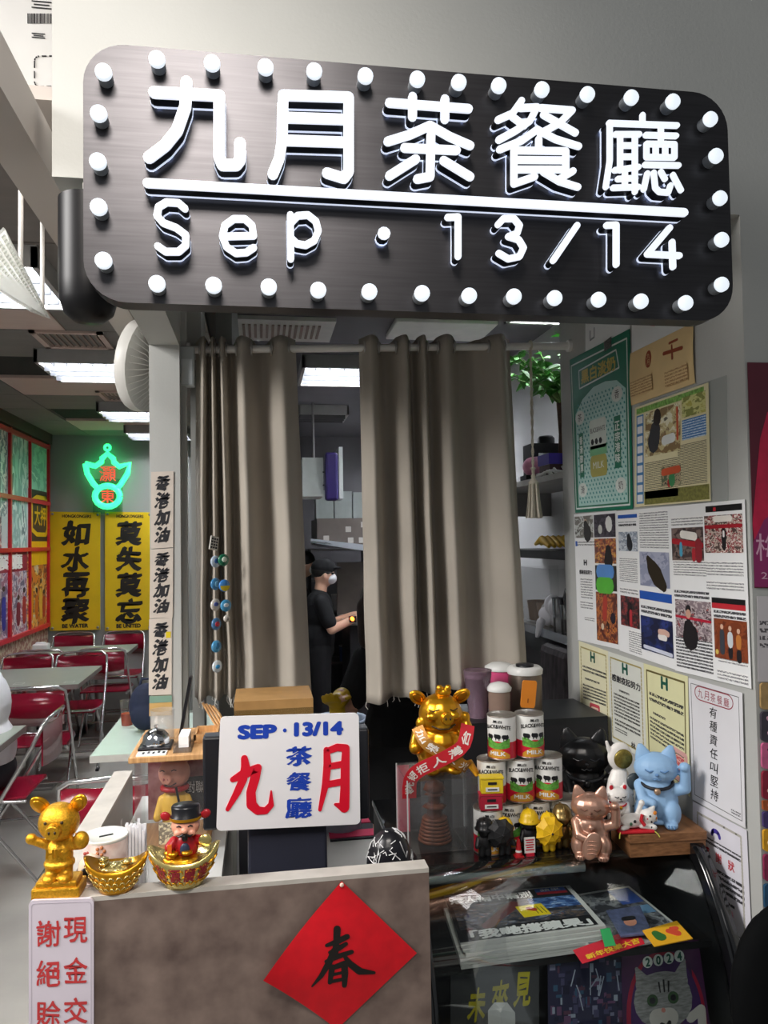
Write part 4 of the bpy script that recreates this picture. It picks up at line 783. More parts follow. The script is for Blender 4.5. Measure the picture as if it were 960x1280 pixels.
# small things on the tray lid (top 1.186)
LZ = 1.186
bl = thing('service_bell', 'chrome service bell on a black base on the tray lid', 'bell', (-.266, 2.03, LZ)); MB().bx(-.04, .04, -.04, .04, 0, .009, .003).build('base', blkp, bl)
chrome = mat('chrome', '#d5d8dc', .12, metal=1, var=.02); MB().lathe([(.034, .009), (.035, .013), (.031, .03), (.02, .042), (.006, .047), (.001, .0475)], 24).build('dome', chrome, bl); MB().cyl((0, 0, .047), (0, 0, .056), .004, .0055).build('plunger', chrome, bl)
cs = thing('card_stack', 'printed paper cards lying at the front of the tray lid', 'card', (-.268, 1.965, LZ)); MB().bx(-.035, .035, -.018, .018, 0, .003).build('cards', pw, cs); mb = MB(); mb.use(ink)
for k in range(5): mb.box((-.02 + .012 * k, .004 * (k % 2), .0034), (.006, .018, .0004))
mb.build('print', None, cs)
tr = thing('clear_tray', 'clear plastic coin tray beside the service bell', 'tray', (-.196, 2.02, LZ)); MB().bx(-.022, .022, -.06, .06, 0, .002).bx(-.022, -.020, -.06, .06, 0, .02).bx(.02, .022, -.06, .06, 0, .02).bx(-.022, .022, -.06, -.058, 0, .02).bx(-.022, .022, .058, .06, 0, .02).build('tray', ac, tr); MB().bx(-.012, .012, -.02, .058, .003, .03).build('paper_slips', pw, tr)
wt = thing('wooden_tray', 'small wooden tray with raised rim at the right of the tray lid', 'tray', (-.145, 2.10, LZ)); MB().bx(-.03, .03, -.05, .05, 0, .006).build('base', wood, wt)
for a in ((-.03, .03, -.05, -.045), (-.03, .03, .045, .05), (-.03, -.025, -.05, .05), (.025, .03, -.05, .05)): MB().bx(*a, .006, .02).build('rim', wood, wt)
ch = thing('card_rack', 'curved wooden card rack leaning behind the small wooden tray', 'rack', (-.132, 2.18, LZ))
for k in range(4): MB().tube([(-.03 + k * .009, 0, .075 - .003 * k), (-.012 + k * .009, -.01, .045), (.006 + k * .008, -.028, .02), (.012 + k * .008, -.034, .002)], [.006, .006, .006, .006], 6, True, .4).build('slat', wood, ch)
sk = thing('sticker_tube', 'rolled clear plastic sheet behind the service bell', 'roll', (-.262, 2.12, LZ)); MB().lathe([(.03, 0), (.032, .075), (.030, .075), (.028, .003)], 18).build('roll', glass('sleeve_plastic'), sk)
pn = thing('dark_menu_stand', 'narrow dark stand leaning beside the post', 'stand', (-.205, 2.16, LZ)); MB().box((0, 0, .075), (.008, .03, .155), Matrix.Rotation(.18, 3, 'Y')).build('board', blkp, pn)
# ---------------------------------------------------------------- counter monitor, white sign
mn = thing('counter_monitor', 'black counter monitor seen from behind with dark stand', 'monitor', (.055, 1.80, .86))
scr = mat('monitor_black', '#1b1c21', .35, var=.08); MB().bx(-.19, .19, 0, .035, .19, .40, .006).build('screen_housing', scr, mn); MB().bx(-.186, .186, .0, .034, .3995, .402).build('top_edge', mat('monitor_edge', '#4a4e54', .3), mn)
MB().box((-.003, -.05, .12), (.175, .02, .25), Matrix.Rotation(-.12, 3, 'X'), .006).build('stand_panel', mat('monitor_navy', '#262834', .4, var=.06), mn); MB().box((-.003, -.02, .012), (.19, .14, .024), None, .006).build('foot', scr, mn)
s = Sheet(*[aY(x, y, 1.735) for x, y in ((275.5, 895.5), (448, 890.5), (450, 1029), (270.5, 1037.5))])
t = s.thing('white_shop_sign', 'white acrylic sign with red and blue characters hung before the monitor', 'sign'); s.plate('plate', mat('white_acrylic', '#e3e1e3', .3, var=.02, coat=.3), t, .006, rrect(0, 0, 1, 1, .035, 6, .04))
bl2 = mat('sign_blue', '#1c3fa8', .35); rd2 = mat('sign_red', '#d0102a', .35)
mb = MB(); mb.use(bl2); text(mb, 'SEP', s.fn, (.125, .075, .405, .205), fat=.065, off=.0066); stroke(mb, [(.46, .135, .028)], s.fn, .006, .0068); text(mb, '13/14', s.fn, (.525, .065, .885, .195), fat=.065, off=.0066); mb.build('lettering', None, t)
mb = MB(); mb.use(bl2); text(mb, '茶', s.fn, (.47, .28, .655, .455), nib=(.05, .032), wob=.06, off=.0066); text(mb, '餐', s.fn, (.475, .51, .65, .68), nib=(.042, .026), wob=.06, off=.0066); text(mb, '廳', s.fn, (.47, .735, .655, .92), nib=(.034, .02), wob=.05, off=.0066); mb.build('lettering', None, t)
def sf(x, y, o): return s.fn((x - 17) / 624, (y - 118) / 495, o)
for nm, sts in (('red_character', ([(128, 302, 30), (134, 340, 40), (124, 395, 36), (100, 450, 32), (62, 520, 18)], [(80, 392, 24), (125, 372, 44), (188, 345, 34), (176, 390, 42), (160, 450, 40), (164, 505, 44), (190, 532, 36), (225, 534, 30), (248, 510, 26), (248, 450, 8)])),
                ('red_character', ([(492, 278, 28), (496, 340, 36), (487, 430, 32), (462, 540, 16)], [(492, 284, 28), (540, 268, 34), (580, 272, 34), (576, 350, 40), (574, 450, 42), (570, 535, 46), (530, 520, 12)], [(500, 352, 28), (556, 344, 30)], [(498, 430, 30), (556, 422, 30)]))):
    mb = MB(); mb.use(rd2)
    for st in sts: stroke(mb, st, sf, .006, .0074, 12)
    mb.build(nm, None, t)
# black and white pouch behind the panel
po = thing('patterned_pouch', 'black pouch with white crackle lines behind the counter panel', 'pouch', (.262, 1.63, .945))
b = MB(); b.ell((0, 0, .07), (.05, .045, .075)); b.ell((.01, 0, .03), (.05, .05, .035)); blob('pouch', b, .004, blkp, po, 3); mb = MB(); random.seed(4); wl_ = mat('crackle_white', '#e4e4e4', .4)
for k in range(26):
    a, e = random.uniform(-PI, 0), random.uniform(.25, 1.3); P = []
    for q in range(3): a2, e2 = a + random.uniform(-.25, .25) * q, e + random.uniform(-.2, .2) * q; P.append((.0505 * math.cos(e2) * math.cos(a2), .0455 * math.cos(e2) * math.sin(a2), .07 + .0755 * math.sin(e2)))
    mb.tube(P, .0011, 5)
mb.build('crackle_lines', wl_, po)['kind'] = 'stuff'
t = thing('cash_box', 'black cash box under the patterned pouch', 'cash box', (.225, 1.64, .86)); MB().bx(-.08, .08, -.1, .1, 0, .085).build('body', scr, t); MB().bx(-.075, .075, -.104, -.1, .01, .075).build('drawer_front', blkp, t)
cb = thing('cardboard_box', 'taped brown cardboard box behind the monitor', 'box', (.02, 2.25, 0)); MB().bx(-.10, .125, 0, .2, 1.02, 1.245).build('box', mat('cardboard', '#a07a48', .65, var=.1, scale=20), cb); MB().bx(-.09, .11, .01, .19, 0, 1.02).build('stand', deskd, cb)
MB().bx(-.10, .125, -.0012, 0, 1.17, 1.22).build('tape', glass('packing_tape', '#f0e0c0', .12, 1.5, .25, '#d8b070'), cb)
bs = thing('blue_step', 'pale blue plastic bin on the kitchen floor below the left curtain', 'bin', (.45, 4.6, 0)); MB().lathe([(.12, 0), (.16, .62), (.17, .63), (.165, .65), (.15, .64), (.11, .02)], 16).build('bin', mat('plastic_greyblue', '#8a94a4', .5), bs)
# ================================================================ CURVED GLASS DISPLAY CASE
TOP = .905
blackg = mat('case_black', '#101113', .16, var=.1, coat=.5); blackm = mat('case_matte_black', '#17181a', .45, var=.1)
cg = glass('case_glass', '#f8fbfa', .05, .38)
dc = thing('display_case', 'black display case with a curved glass front against the right wall', 'display case', (.70, 1.62, 0))
prof = [(1.86, .905), (1.835, .9045), (1.815, .9), (1.795, .888), (1.772, .866), (1.745, .834), (1.716, .79), (1.688, .742), (1.664, .69), (1.645, .63), (1.632, .56), (1.625, .48), (1.622, .3)]
X0, X1 = .327, 1.082
def band(x0, x1, th, m, name):
    mb = MB(); n = len(prof); vs = []
    for i, (y, z) in enumerate(prof):
        a = prof[max(0, i - 1)]; b = prof[min(n - 1, i + 1)]; d = V((b[0] - a[0], b[1] - a[1])).normalized(); nx, nz = d.y, -d.x
        for x in (x0, x1): vs += [V((x - .7, y - 1.62, z)), V((x - .7, y - 1.62 - nx * th, z - nz * th))]
    fs = []
    for i in range(n - 1):
        k = 4 * i; fs += [(k, k + 2, k + 6, k + 4), (k + 1, k + 5, k + 7, k + 3), (k, k + 4, k + 5, k + 1), (k + 2, k + 3, k + 7, k + 6)]
    mb.add(vs, fs, True); o = mb.build(name, m, dc)
    for p in o.data.polygons: p.use_smooth = (p.index % 4) < 2
    return o
band(X0, X0 + .034, -.035, blackg, 'side_frame'); band(X1 - .034, X1, -.035, blackg, 'side_frame'); band(X0 + .034, X1 - .034, -.004, cg, 'curved_glass')
MB().bx(X0 - .7, X1 - .7, .24, .74, .888, .905, .003).build('top_panel', blackg, dc)
for xa in (X0 + .002, X1 - .032):
    mb = MB(); mb.extr([(y - 1.62 + .012, z - .006) for y, z in prof] + [(.014, 0), (.72, 0), (.72, .886)], lambda u, v, o: V((xa - .7 + o, u, v)), 0, .03); mb.build('side_panel', blackm, dc)
MB().bx(X0 - .67, X1 - .73, .70, .72, 0, .888).build('back_panel', blackm, dc); MB().bx(X0 - .67, X1 - .73, .10, .70, .72, .735).build('shelf', blackm, dc); MB().bx(X0 - .67, X1 - .73, .012, .70, .0, .30).build('base_cabinet', blackm, dc)
MB().tube([(X0 - .66, .26, .865), (.10, .26, .865)], .014, 12).build('silver_bar', mat('case_tube', '#aeb8b8', .2, metal=.5), dc)  # silver metal bar running along inside, below the top panel
# papers inside
nw = mat('newsprint_white', '#d6d6d4', .6, var=.04); nb = mat('newsprint_black', '#1b1c20', .5); C4 = [(.455, 1.955), (.79, 1.95), (.79, 1.735), (.435, 1.715)]
random.seed(8)
for k in range(6):
    z = .742 + k * .0078; dx, dy = random.uniform(-.008, .008), random.uniform(-.008, .004) - .004 * (5 - k)
    s = Sheet(*[V((x + dx, y + dy, z)) for x, y in C4]); top = k == 5
    t = s.thing('newspaper', 'folded newspaper with white headlines on black, topmost of the stack in the case' if top else 'folded newspaper in the case stack, %s' % ('lowest of all', 'second from the bottom', 'third from the bottom', 'third from the top', 'just under the top one')[k], 'newspaper', 'newspapers stacked in the case')
    s.plate('folded_sheets', nw, t, .0066)
    if top:
        mb = MB(); s.rect(mb, .0, .03, .96, .96, nb, .0070); mb.build('front_page', None, t)
        mb = MB(); s.rect(mb, .03, .26, .96, .74, photo('protest_crowd', ['#1f2430', '#3c4048', '#6a5a50', '#2c3c58', '#8c9098', '#a85a3c', '#4a5a40'], 7, 2), .0074); mb.use(mat('photo_arm', '#6a2f30', .4)); stroke(mb, [(.22, .72, .08), (.48, .34, .10)], s.fn, .0074, .0078); s.rect(mb, .6, .25, .96, .5, photo('protest_sky', ['#2c4a80', '#5a80b8', '#a8c0dc', '#30405c'], 4, 5), .0076); mb.build('photograph', None, t)
        mb = MB(); mb.use(pw); text(mb, '港人雨中痛別', s.fn, (.02, .07, .66, .22), fat=.04, off=.0078); text(mb, '「我哋撐蘋果」', s.fn, (.08, .77, .93, .95), fat=.05, off=.0078); mb.build('lettering', None, t)
        mb = MB(); s.rect(mb, .7, .03, .94, .12, mat('masthead_blue', '#2c58b0', .4), .0076); s.rect(mb, .7, .12, .94, .18, mat('masthead_red', '#b02030', .4), .0076); mb.use(pw); text(mb, '蘋果', s.fn, (.74, .045, .9, .11), off=.008); mb.build('masthead', None, t)
        mb = MB(); mb.use(mat('slip_yellow', '#e8d020', .5)); mb.extr([(.50, .64), (.70, .63), (.68, .38), (.48, .40)], s.fn, .0072, .0082); mb.use(mat('slip_red', '#b03a20', .5)); stroke(mb, [(.57, .47, .05), (.60, .5, .05)], s.fn, .008, .0086); mb.use(nb)
        for q in range(3): stroke(mb, [(.60 + .03 * q, .45, .005), (.615 + .03 * q, .59, .005)], s.fn, .008, .0086)
        mb.build('yellow_slip', None, t)
def cz(cs, z): return [aZ(x, y, z) for x, y in cs]
s = Sheet(*cz([(676, 1128), (786, 1110), (862, 1172), (742, 1192)], .756)); t = s.thing('newspaper', 'grey newspaper with a blue masthead lying right of the stack', 'newspaper', 'newspapers stacked in the case'); s.plate('folded_sheets', nw, t, .006)
mb = MB(); s.rect(mb, .02, .04, .97, .9, photo('grey_page', ['#3a3c42', '#70747c', '#a0a4a8', '#54565c', '#c4c6c8'], 6, 4), .0066); s.rect(mb, .72, .04, .96, .34, mat('masthead_blue'), .007); s.rect(mb, .72, .4, .96, .55, mat('masthead_sky', '#7aa8d0', .4), .007); mb.build('front_page', None, t)
s = Sheet(*cz([(716, 1188), (795, 1160), (806, 1180), (728, 1205)], .768)); t = s.thing('red_flyer', 'red flyer with yellow lettering tucked under the grey newspaper', 'flyer'); s.plate('sheet', mat('flyer_red', '#c82436', .45), t); mb = MB(); mb.use(mat('flyer_yellow', '#e8c030', .5)); text(mb, '新年快樂大吉', s.fn, (.1, .55, .95, .9), fat=.03); mb.build('lettering', None, t)
s = Sheet(*cz([(758, 1140), (800, 1134), (815, 1168), (776, 1172)], .775)); t = s.thing('magazine', 'small glossy magazine with a pale round portrait on the grey newspaper', 'magazine'); s.plate('cover', mat('mag_slate', '#5a6488', .4, var=.3, scale=60), t, .004); mb = MB(); mb.use(mat('toy_skin')); stroke(mb, [(.5, .55, .4)], s.fn, .004, .0046); mb.use(nb); stroke(mb, [(.38, .42, .2), (.62, .42, .2)], s.fn, .004, .005); mb.build('portrait', None, t)
s = Sheet(*cz([(803, 1164), (846, 1152), (866, 1174), (818, 1184)], .782)); t = s.thing('yellow_card', 'yellow card with green and red doodles above the cat calendar', 'card'); s.plate('card', mat('card_amber', '#e0a81c', .45), t, .002); mb = MB()
for c, P in (('#2f6a2c', [(.25, .35, .2), (.3, .6, .28)]), ('#c8452a', [(.6, .4, .16), (.75, .6, .2)]), ('#c8452a', [(.82, .35, .14), (.7, .3, .1)])): mb.use(mat('doodle_' + c[1:], c, .5)); stroke(mb, P, s.fn, .002, .0028)
mb.build('print', None, t)
s = Sheet(*cz([(750, 1162), (762, 1160), (770, 1182), (756, 1184)], .79)); t = s.thing('green_tag', 'bright green paper tag at the corner of the newspaper stack', 'tag'); s.plate('tag', mat('tag_green', '#2fa05a', .45), t, .001)
# leaning covers close to the glass
s = Sheet(aY(563, 1206, 1.745), aY(673, 1190, 1.745), aY(673, 1420, 1.665), aY(563, 1432, 1.665)); t = s.thing('dark_magazine', 'dark grey magazine with yellow brushed characters leaning in the case', 'magazine'); s.plate('cover', mat('cover_charcoal', '#3a3b3d', .4, var=.15, scale=8), t, .004)
mb = MB(); mb.use(mat('brush_lime', '#c0b41c', .5))
for i, c in enumerate('未來見'): text(mb, c, s.fn, (.18 + i * .26, .15 - .025 * i, .40 + i * .26, .34 - .025 * i), fat=.012, nib=(.012, .02), wob=.06, slant=.15, off=.0046)
text(mb, '未來', s.fn, (.36, .42, .8, .56), fat=.01, nib=(.012, .02), wob=.06, slant=.15, off=.0046); mb.build('lettering', None, t)
pc = thing('paper_scrap', 'crumpled white paper scrap in front of the dark magazine', 'paper', aY(628, 1300, 1.672)); mb = MB()
o_ = aY(628, 1300, 1.672); q = [aY(x, y, 1.672) - o_ for x, y in ((610, 1263), (618, 1253), (634, 1253), (644, 1266), (644, 1320), (610, 1320))]; mid = [aY(x, y, 1.656) - o_ for x, y in ((626, 1262), (624, 1320))]
mb.add(q + mid, [(0, 1, 6), (1, 2, 6), (2, 3, 6), (3, 4, 7, 6), (5, 0, 6, 7)]); mb.build('paper', pw, pc)
s = Sheet(aY(684, 1188, 1.74), aY(786, 1180, 1.74), aY(790, 1425, 1.66), aY(686, 1430, 1.66)); t = s.thing('illustrated_booklet', 'dusky blue booklet with a dense city drawing leaning beside the cat calendar', 'booklet'); s.plate('cover', mat('booklet_navy', '#2c2c48', .4), t, .003); mb = MB(); random.seed(21)
for k in range(230):
    u, v, a_, b_ = random.uniform(.02, .9), random.uniform(.01, .96), random.uniform(.02, .10), random.uniform(.012, .05); c = random.choice(('#4c4a6c', '#3a5a78', '#6a4a6c', '#22223a', '#7a7c98', '#9aa4b8', '#5a3a50'))
    s.rect(mb, u, v, min(.985, u + a_), min(.99, v + b_), mat('city_' + c[1:], c, .4), .0033 + k * 2e-6)
for k in range(26): u, v = random.uniform(.1, .9), random.uniform(.1, .95); mb.use(mat('city_line', '#a8b0c4', .4)); stroke(mb, [(u, v, .012), (u + random.uniform(-.1, .1), v + random.uniform(.05, .12), .012)], s.fn, .003, .0042, 5)
mb.build('city_print', None, t)['kind'] = 'stuff'
s = Sheet(aY(776, 1186, 1.728), aY(872, 1174, 1.728), aY(906, 1420, 1.652), aY(782, 1428, 1.652)); t = s.thing('cat_calendar', 'purple 2024 calendar with a grey tabby kitten leaning in the case', 'calendar'); s.plate('page', mat('calendar_purple', '#3a1c4c', .35, var=.3, scale=10, hex2='#5c2c58'), t, .003)
mb = MB(); mb.use(mat('calendar_red', '#a01c3c', .4)); mb.extr(rrect(.04, .04, .97, .8, .42, 8, .32), s.fn, .003, .0034); mb.build('red_oval', None, t)
mb = MB(); mb.use(mat('calendar_inner', '#40205a', .4, var=.3, scale=12)); mb.extr(rrect(.09, .06, .93, .8, .38, 8, .30), s.fn, .0034, .0037); mb.build('inner_oval', None, t)
fur = mat('kitten_grey', '#8f8f90', .7, var=.35, scale=60, stretch=(1, 1, 4)); furp = mat('kitten_pale', '#c9c4c0', .7); mb = MB(); mb.use(fur)
for st in ([(.48, .60, .62), (.5, .75, .7)], [(.42, .29, .58), (.54, .29, .58)], [(.18, .115, .04), (.26, .2, .2)], [(.78, .10, .04), (.70, .2, .2)]): stroke(mb, st, s.fn, .0036, .0042, 16)
mb.use(furp); stroke(mb, [(.40, .385, .2), (.54, .385, .2)], s.fn, .0042, .0046, 14); stroke(mb, [(.78, .40, .10), (.92, .36, .10), (.90, .5, .10), (.80, .6, .10)], s.fn, .0036, .0041)
mb.use(mat('kitten_eye', '#3f5a3c', .2)); stroke(mb, [(.35, .29, .13)], s.fn, .0042, .0048, 14); stroke(mb, [(.60, .285, .13)], s.fn, .0042, .0048, 14); mb.use(nb)
for st in ([(.35, .29, .07)], [(.60, .285, .07)], [(.44, .42, .05), (.5, .445, .08), (.53, .41, .04)], [(.44, .20, .02), (.45, .25, .015)], [(.5, .19, .02), (.5, .25, .015)], [(.56, .2, .02), (.55, .25, .015)]): stroke(mb, st, s.fn, .0044, .0052)
mb.use(mat('kitten_nose', '#d08a80', .4)); stroke(mb, [(.47, .345, .05)], s.fn, .0044, .0054); mb.use(mat('dish_yellow', '#d8b020', .4)); stroke(mb, [(.36, .56, .2), (.66, .54, .2)], s.fn, .0044, .0054); mb.use(mat('dish_green', '#6a9a2c', .4)); stroke(mb, [(.62, .5, .06), (.72, .48, .05)], s.fn, .0044, .0058); mb.build('kitten_print', None, t)['kind'] = 'stuff'
for i, c in enumerate('2024'):
    mb = MB(); mb.use(mat('white_disc', '#e6ece8', .4)); u = .32 + i * .135; v = .085 - .004 * i; stroke(mb, [(u, v, .125)], s.fn, .004, .005, 16); mb.use(hg); text(mb, c, s.fn, (u - .03, v - .024, u + .03, v + .024), fat=.04, off=.0056); mb.build('year_disc', None, t)
# ================================================================ ON TOP OF THE CASE
# stack of milk cans
cr = .0372; chh = .112; cred = mat('can_red', '#c01c34', .35, var=.05); cwh = mat('can_white', '#dcdcd8', .35, var=.03); cyl_ = mat('can_gold', '#c08a2c', .35, var=.1); tinm = mat('tin_metal', '#9a938a', .35, metal=.8, var=.15, scale=30); cgr = mat('can_green', '#5a9a3c', .45, var=.4, scale=160); cblk = mat('can_black', '#18181c', .4)
def make_can():
    t = thing('milk_can', 'x', 'can', (0, 0, 0), 0, 'stacked milk cans'); n = 28
    MB().lathe([(cr, 0), (cr + .0012, .002), (cr, .004)], n).lathe([(cr, chh - .004), (cr + .0012, chh - .002), (cr, chh), (cr - .003, chh - .003), (.001, chh - .003)], n).build('rims', tinm, t)['kind'] = 'stuff'
    mb = MB(); zs = [(.004, .040), (.040, .108)]; mb.use(cred); mb.lathe([(cr, .004), (cr, .046)], n, a0=-PI * .5 - 2.2, a1=-PI * .5 + 2.2); mb.use(cwh); mb.lathe([(cr, .046), (cr, .108)], n); mb.use(cred); mb.lathe([(cr, .004), (cr, .046)], 6, a0=-PI * .5 + 2.2, a1=PI * 1.5 - 2.2); mb.build('paper_label', None, t)
    def cf2(u, v, o): a = -PI / 2 + (u - .5) * 2.3; r = cr + .0003 + o; return V((r * math.cos(a), r * math.sin(a), .108 - .104 * v))
    def wrap(nm, m, hi, lo, u0, u1, o):
        mb = MB(); mb.use(m); U = [u0 + (u1 - u0) * i / 14 for i in range(15)]
        for a_, b_ in zip(U, U[1:]): mb.quad(cf2(a_, hi(a_), o), cf2(b_, hi(b_), o), cf2(b_, lo(b_), o), cf2(a_, lo(a_), o))
        mb.build(nm, None, t)
    wrap('red_wave', cred, lambda u: .62 - .05 * math.cos((u - .5) * 6), lambda u: .8, -.1, 1.1, .0002)
    wrap('meadow', cgr, lambda u: .56 - .05 * math.sin(u * 9), lambda u: .76 - .3 * (u - .5) ** 2, .12, .88, .0004)
    wrap('gold_panel', cyl_, lambda u: .90 - .14 * math.sin(PI * (u - .12) / .76), lambda u: .985, .12, .88, .0005)
    mb = MB(); mb.use(cblk); text(mb, '黑白', cf2, (.36, .06, .64, .13), fat=.02, off=.0005); text(mb, 'BLACK&WHITE', lambda u, v, o: cf2(u, v - .06 * math.sin(PI * u), o), (.08, .22, .92, .32), fat=.03, off=.0005); mb.build('lettering', None, t)
    mb = MB(); mb.use(cblk)
    for u, v, k in ((.25, .46, 1), (.50, .45, 0), (.74, .46, -1)): stroke(mb, [(u - .055, v, .10), (u + .055, v + .01, .11)], cf2, .0003, .0008); stroke(mb, [(u - .07 * (k or 1), v - .03, .05)], cf2, .0003, .0006, 8); stroke(mb, [(u - .05, v, .03), (u - .05, v + .09, .025)], cf2, .0003, .0006, 6); stroke(mb, [(u + .05, v, .03), (u + .05, v + .09, .025)], cf2, .0003, .0006, 6)
    mb.build('cow_print', None, t)['kind'] = 'stuff'
    mb = MB(); mb.use(cwh); text(mb, 'MILK', cf2, (.26, .82, .74, .92), fat=.03, off=.0010); mb.build('milk_word', None, t)['kind'] = 'stuff'
    return t
CY = 1.955
cans = [(630, 0, 2), (665, 1, 2), (616, 0, 1), (652, 1, 1), (687, 2, 1), (606, 0, 0), (637, 1, 0), (670.5, 2, 0), (703, 3, 0)]
names = {(0, 2): 'left milk can of the two on top of the stack', (1, 2): 'right milk can on top of the stack, under the orange card', (0, 1): 'leftmost milk can in the middle row behind the toy boxes', (1, 1): 'central milk can in the middle row of the stack', (2, 1): 'rightmost milk can in the middle row of the stack', (0, 0): 'bottom row milk can behind the black helmet toys', (1, 0): 'bottom row milk can behind the black umbrella toy', (2, 0): 'bottom row milk can behind the red cone', (3, 0): 'bottom row milk can behind the bronze toy figure'}
proto = make_can()
for i, (px, k, row) in enumerate(cans):
    xx = aY(px, 980, CY - .01).x; o = proto if i == 0 else dup(proto); o.location = (xx, CY - (.032 if i == 5 else 0), TOP + row * chh); o.rotation_euler = (0, 0, (-.32, .36, -.05, .12, -.08, .1, 0, .15, .1)[i] - math.atan2(xx, CY) * 1.0); o['label'] = names[(k, row)]
# toy boxes, orange card
xx = aY(611, 900, 1.90).x
for k, (m, l, z, dx) in enumerate(((mat('toybox_red', '#a81c34', .4), 'red toy letter box below the yellow one', TOP + chh - .0, .0), (mat('toybox_yellow', '#d8ba24', .4), 'yellow toy letter box on top of the red one', TOP + chh + .0405, .003))):
    t = thing('toy_box', l, 'toy box', (xx + dx + .006, 1.955, z + chh * .0), -.12, 'toy letter boxes'); t.location = (xx + dx, 1.9, TOP + chh + k * .042)
    MB().box((0, 0, .018), (.056, .03, .036), None, .002).build('body', m, t); MB().box((0, 0, .0385), (.06, .033, .005), None, .001).build('lid', m, t); MB().box((.0, -.0155, .026), (.022, .002, .006)).build('slot', cblk, t); MB().box((.0, -.0155, .011), (.034, .002, .010)).build('white_label', cwh, t); MB().box((0, -.0166, .011), (.024, .001, .003)).build('print', cblk, t)
s = Sheet(*[aY(x, y, 1.94) for x, y in ((653, 850), (671, 851), (668, 885), (650, 884))]); t = s.thing('orange_card', 'orange card standing on the top right milk can', 'card'); s.plate('card', mat('card_orange', '#cf7c24', .45, var=.08), t, .003, rrect(0, 0, 1, 1, .12)); mb = MB(); mb.use(mat('card_print', '#8c4a14', .5)); stroke(mb, [(.48, .68, .08), (.48, .8, .08)], s.fn, .003, .0036); mb.build('print', None, t)
# acrylic box with incense tower, big golden pig
ab = thing('acrylic_pedestal', 'clear acrylic pedestal box under the large golden pig', 'pedestal', (.452, 1.93, TOP))
for a in ((-.095, .095, 0, .003), (-.095, .095, .157, .16)): MB().bx(*a, .003, .182).build('pane', ac, ab)
for a in ((-.095, -.092), (.092, .095)): MB().bx(*a, .003, .157, .003, .182).build('pane', ac, ab)
MB().bx(-.095, .095, 0, .16, .182, .186).build('lid_pane', ac, ab); MB().bx(-.095, .095, 0, .16, 0, .003).build('floor_pane', ac, ab)
MB().bx(-.092, -.06, .15, .156, .003, .18).build('pink_card', mat('card_pinkred', '#c8586a', .5), ab)
edge_hl = mat('edge_highlight', '#c9cdcc', .15, var=.02)  # pale opaque strips: highlights of the acrylic edges put into colour
for x in (-.0935, .0935):
    for y in (.0015, .1585): MB().bx(x - .0016, x + .0016, y - .0016, y + .0016, .003, .186).build('edge', edge_hl, ab)
for x in (-.028, .06): MB().bx(x - .0015, x + .0015, .003, .157, .003, .182).build('divider', ac, ab)
bz = mat('bronze_brown', '#6a3c28', .45, metal=.3, var=.2, scale=60); tw = thing('bronze_pagoda', 'brown coiled pagoda model inside the acrylic pedestal', 'model', (.445, 2.01, TOP + .003))
for k in range(7): MB().lathe([(.042 - .002 * k, 0), (.046 - .002 * k, .004), (.042 - .002 * k, .008)], 18, (0, 0, .009 * k)).build('coil', bz, tw)
for k, (r, z) in enumerate(((.02, .063), (.016, .095))): MB().lathe([(r, z), (r, z + .022), (r * 1.7, z + .025), (r * .8, z + .033)], 6).build('tier', bz, tw)
MB().lathe([(.012, .128), (.03, .132), (.024, .148), (.008, .156), (.001, .16)], 8).build('roof', bz, tw)
bp = thing('golden_pig_statue', 'large laughing golden pig statue wearing red sashes on the acrylic pedestal', 'figurine', (.462, 2.0, TOP + .186), -.06)
b = MB(); b.ell((0, 0, .062), (.068, .055, .064)); b.ell((0, 0, .02), (.062, .052, .022)); b.ell((0, -.008, .150), (.058, .052, .054)); b.cap((-.055, 0, .10), (-.070, -.03, .07), .02, .018); b.cap((.055, 0, .10), (.066, -.02, .118), .019, .016); b.ell((-.028, -.05, .152), (.018, .012, .012)); b.ell((.028, -.05, .152), (.018, .012, .012)); b.ell((-.052, -.02, .13), (.016, .015, .016)); b.ell((.064, -.018, .14), (.014, .012, .016)); b.ell((-.03, -.04, .012), (.022, .024, .012)); b.ell((.03, -.04, .012), (.022, .024, .012)); b.ell((0, -.042, .122), (.03, .016, .012)); blob('body', b, .0034, gold1, bp, 4)
b = MB(); b.cyl((.008, -.052, .148), (.010, -.068, .148), .0175, .0155); blob('snout', b, .002, gold1, bp, 3)
for sx in (-1, 1):
    R = Matrix.Rotation(sx * .95, 3, 'Y') @ Matrix.Rotation(.2, 3, 'X'); c = V((sx * .058, 0, .192)); b = MB(); b.ell(c, (.018, .008, .027), R); e = blob('ear', b, .0022, gold1, bp, 2); MB().ell(c + V((0, -.006, 0)), (.011, .004, .018), R, 10, 6).build('ear_inner', mat('gold_dark', '#a86a10', .3, metal=.85), e)
    MB().tube([(sx * .014 + .004, -.054, .170), (sx * .026, -.0545, .166), (sx * .038, -.046, .170)], .0016, 6).build('eye', dkeye, bp); MB().ell((.010 + sx * .006, -.0685, .149), (.0026, .002, .0042), None, 8, 5).build('nostril', dkeye, bp)
MB().tube([(-.03, -.050, .128), (-.012, -.060, .122), (.012, -.060, .121), (.032, -.048, .130)], .002, 6).build('mouth', dkeye, bp)
b = MB(); b.ell((.008, -.012, .207), (.022, .02, .014)); b.ell((-.003, -.022, .219), (.009, .009, .009)); b.ell((.019, -.022, .219), (.009, .009, .009)); blob('crown_ornament', b, .002, gold1, bp, 3)
sash = mat('sash_red', '#c0202c', .5, var=.08); sash2 = mat('sash_gold', '#a8742c', .4, metal=.3); white_i = mat('sash_white', '#e4dcd4', .5)
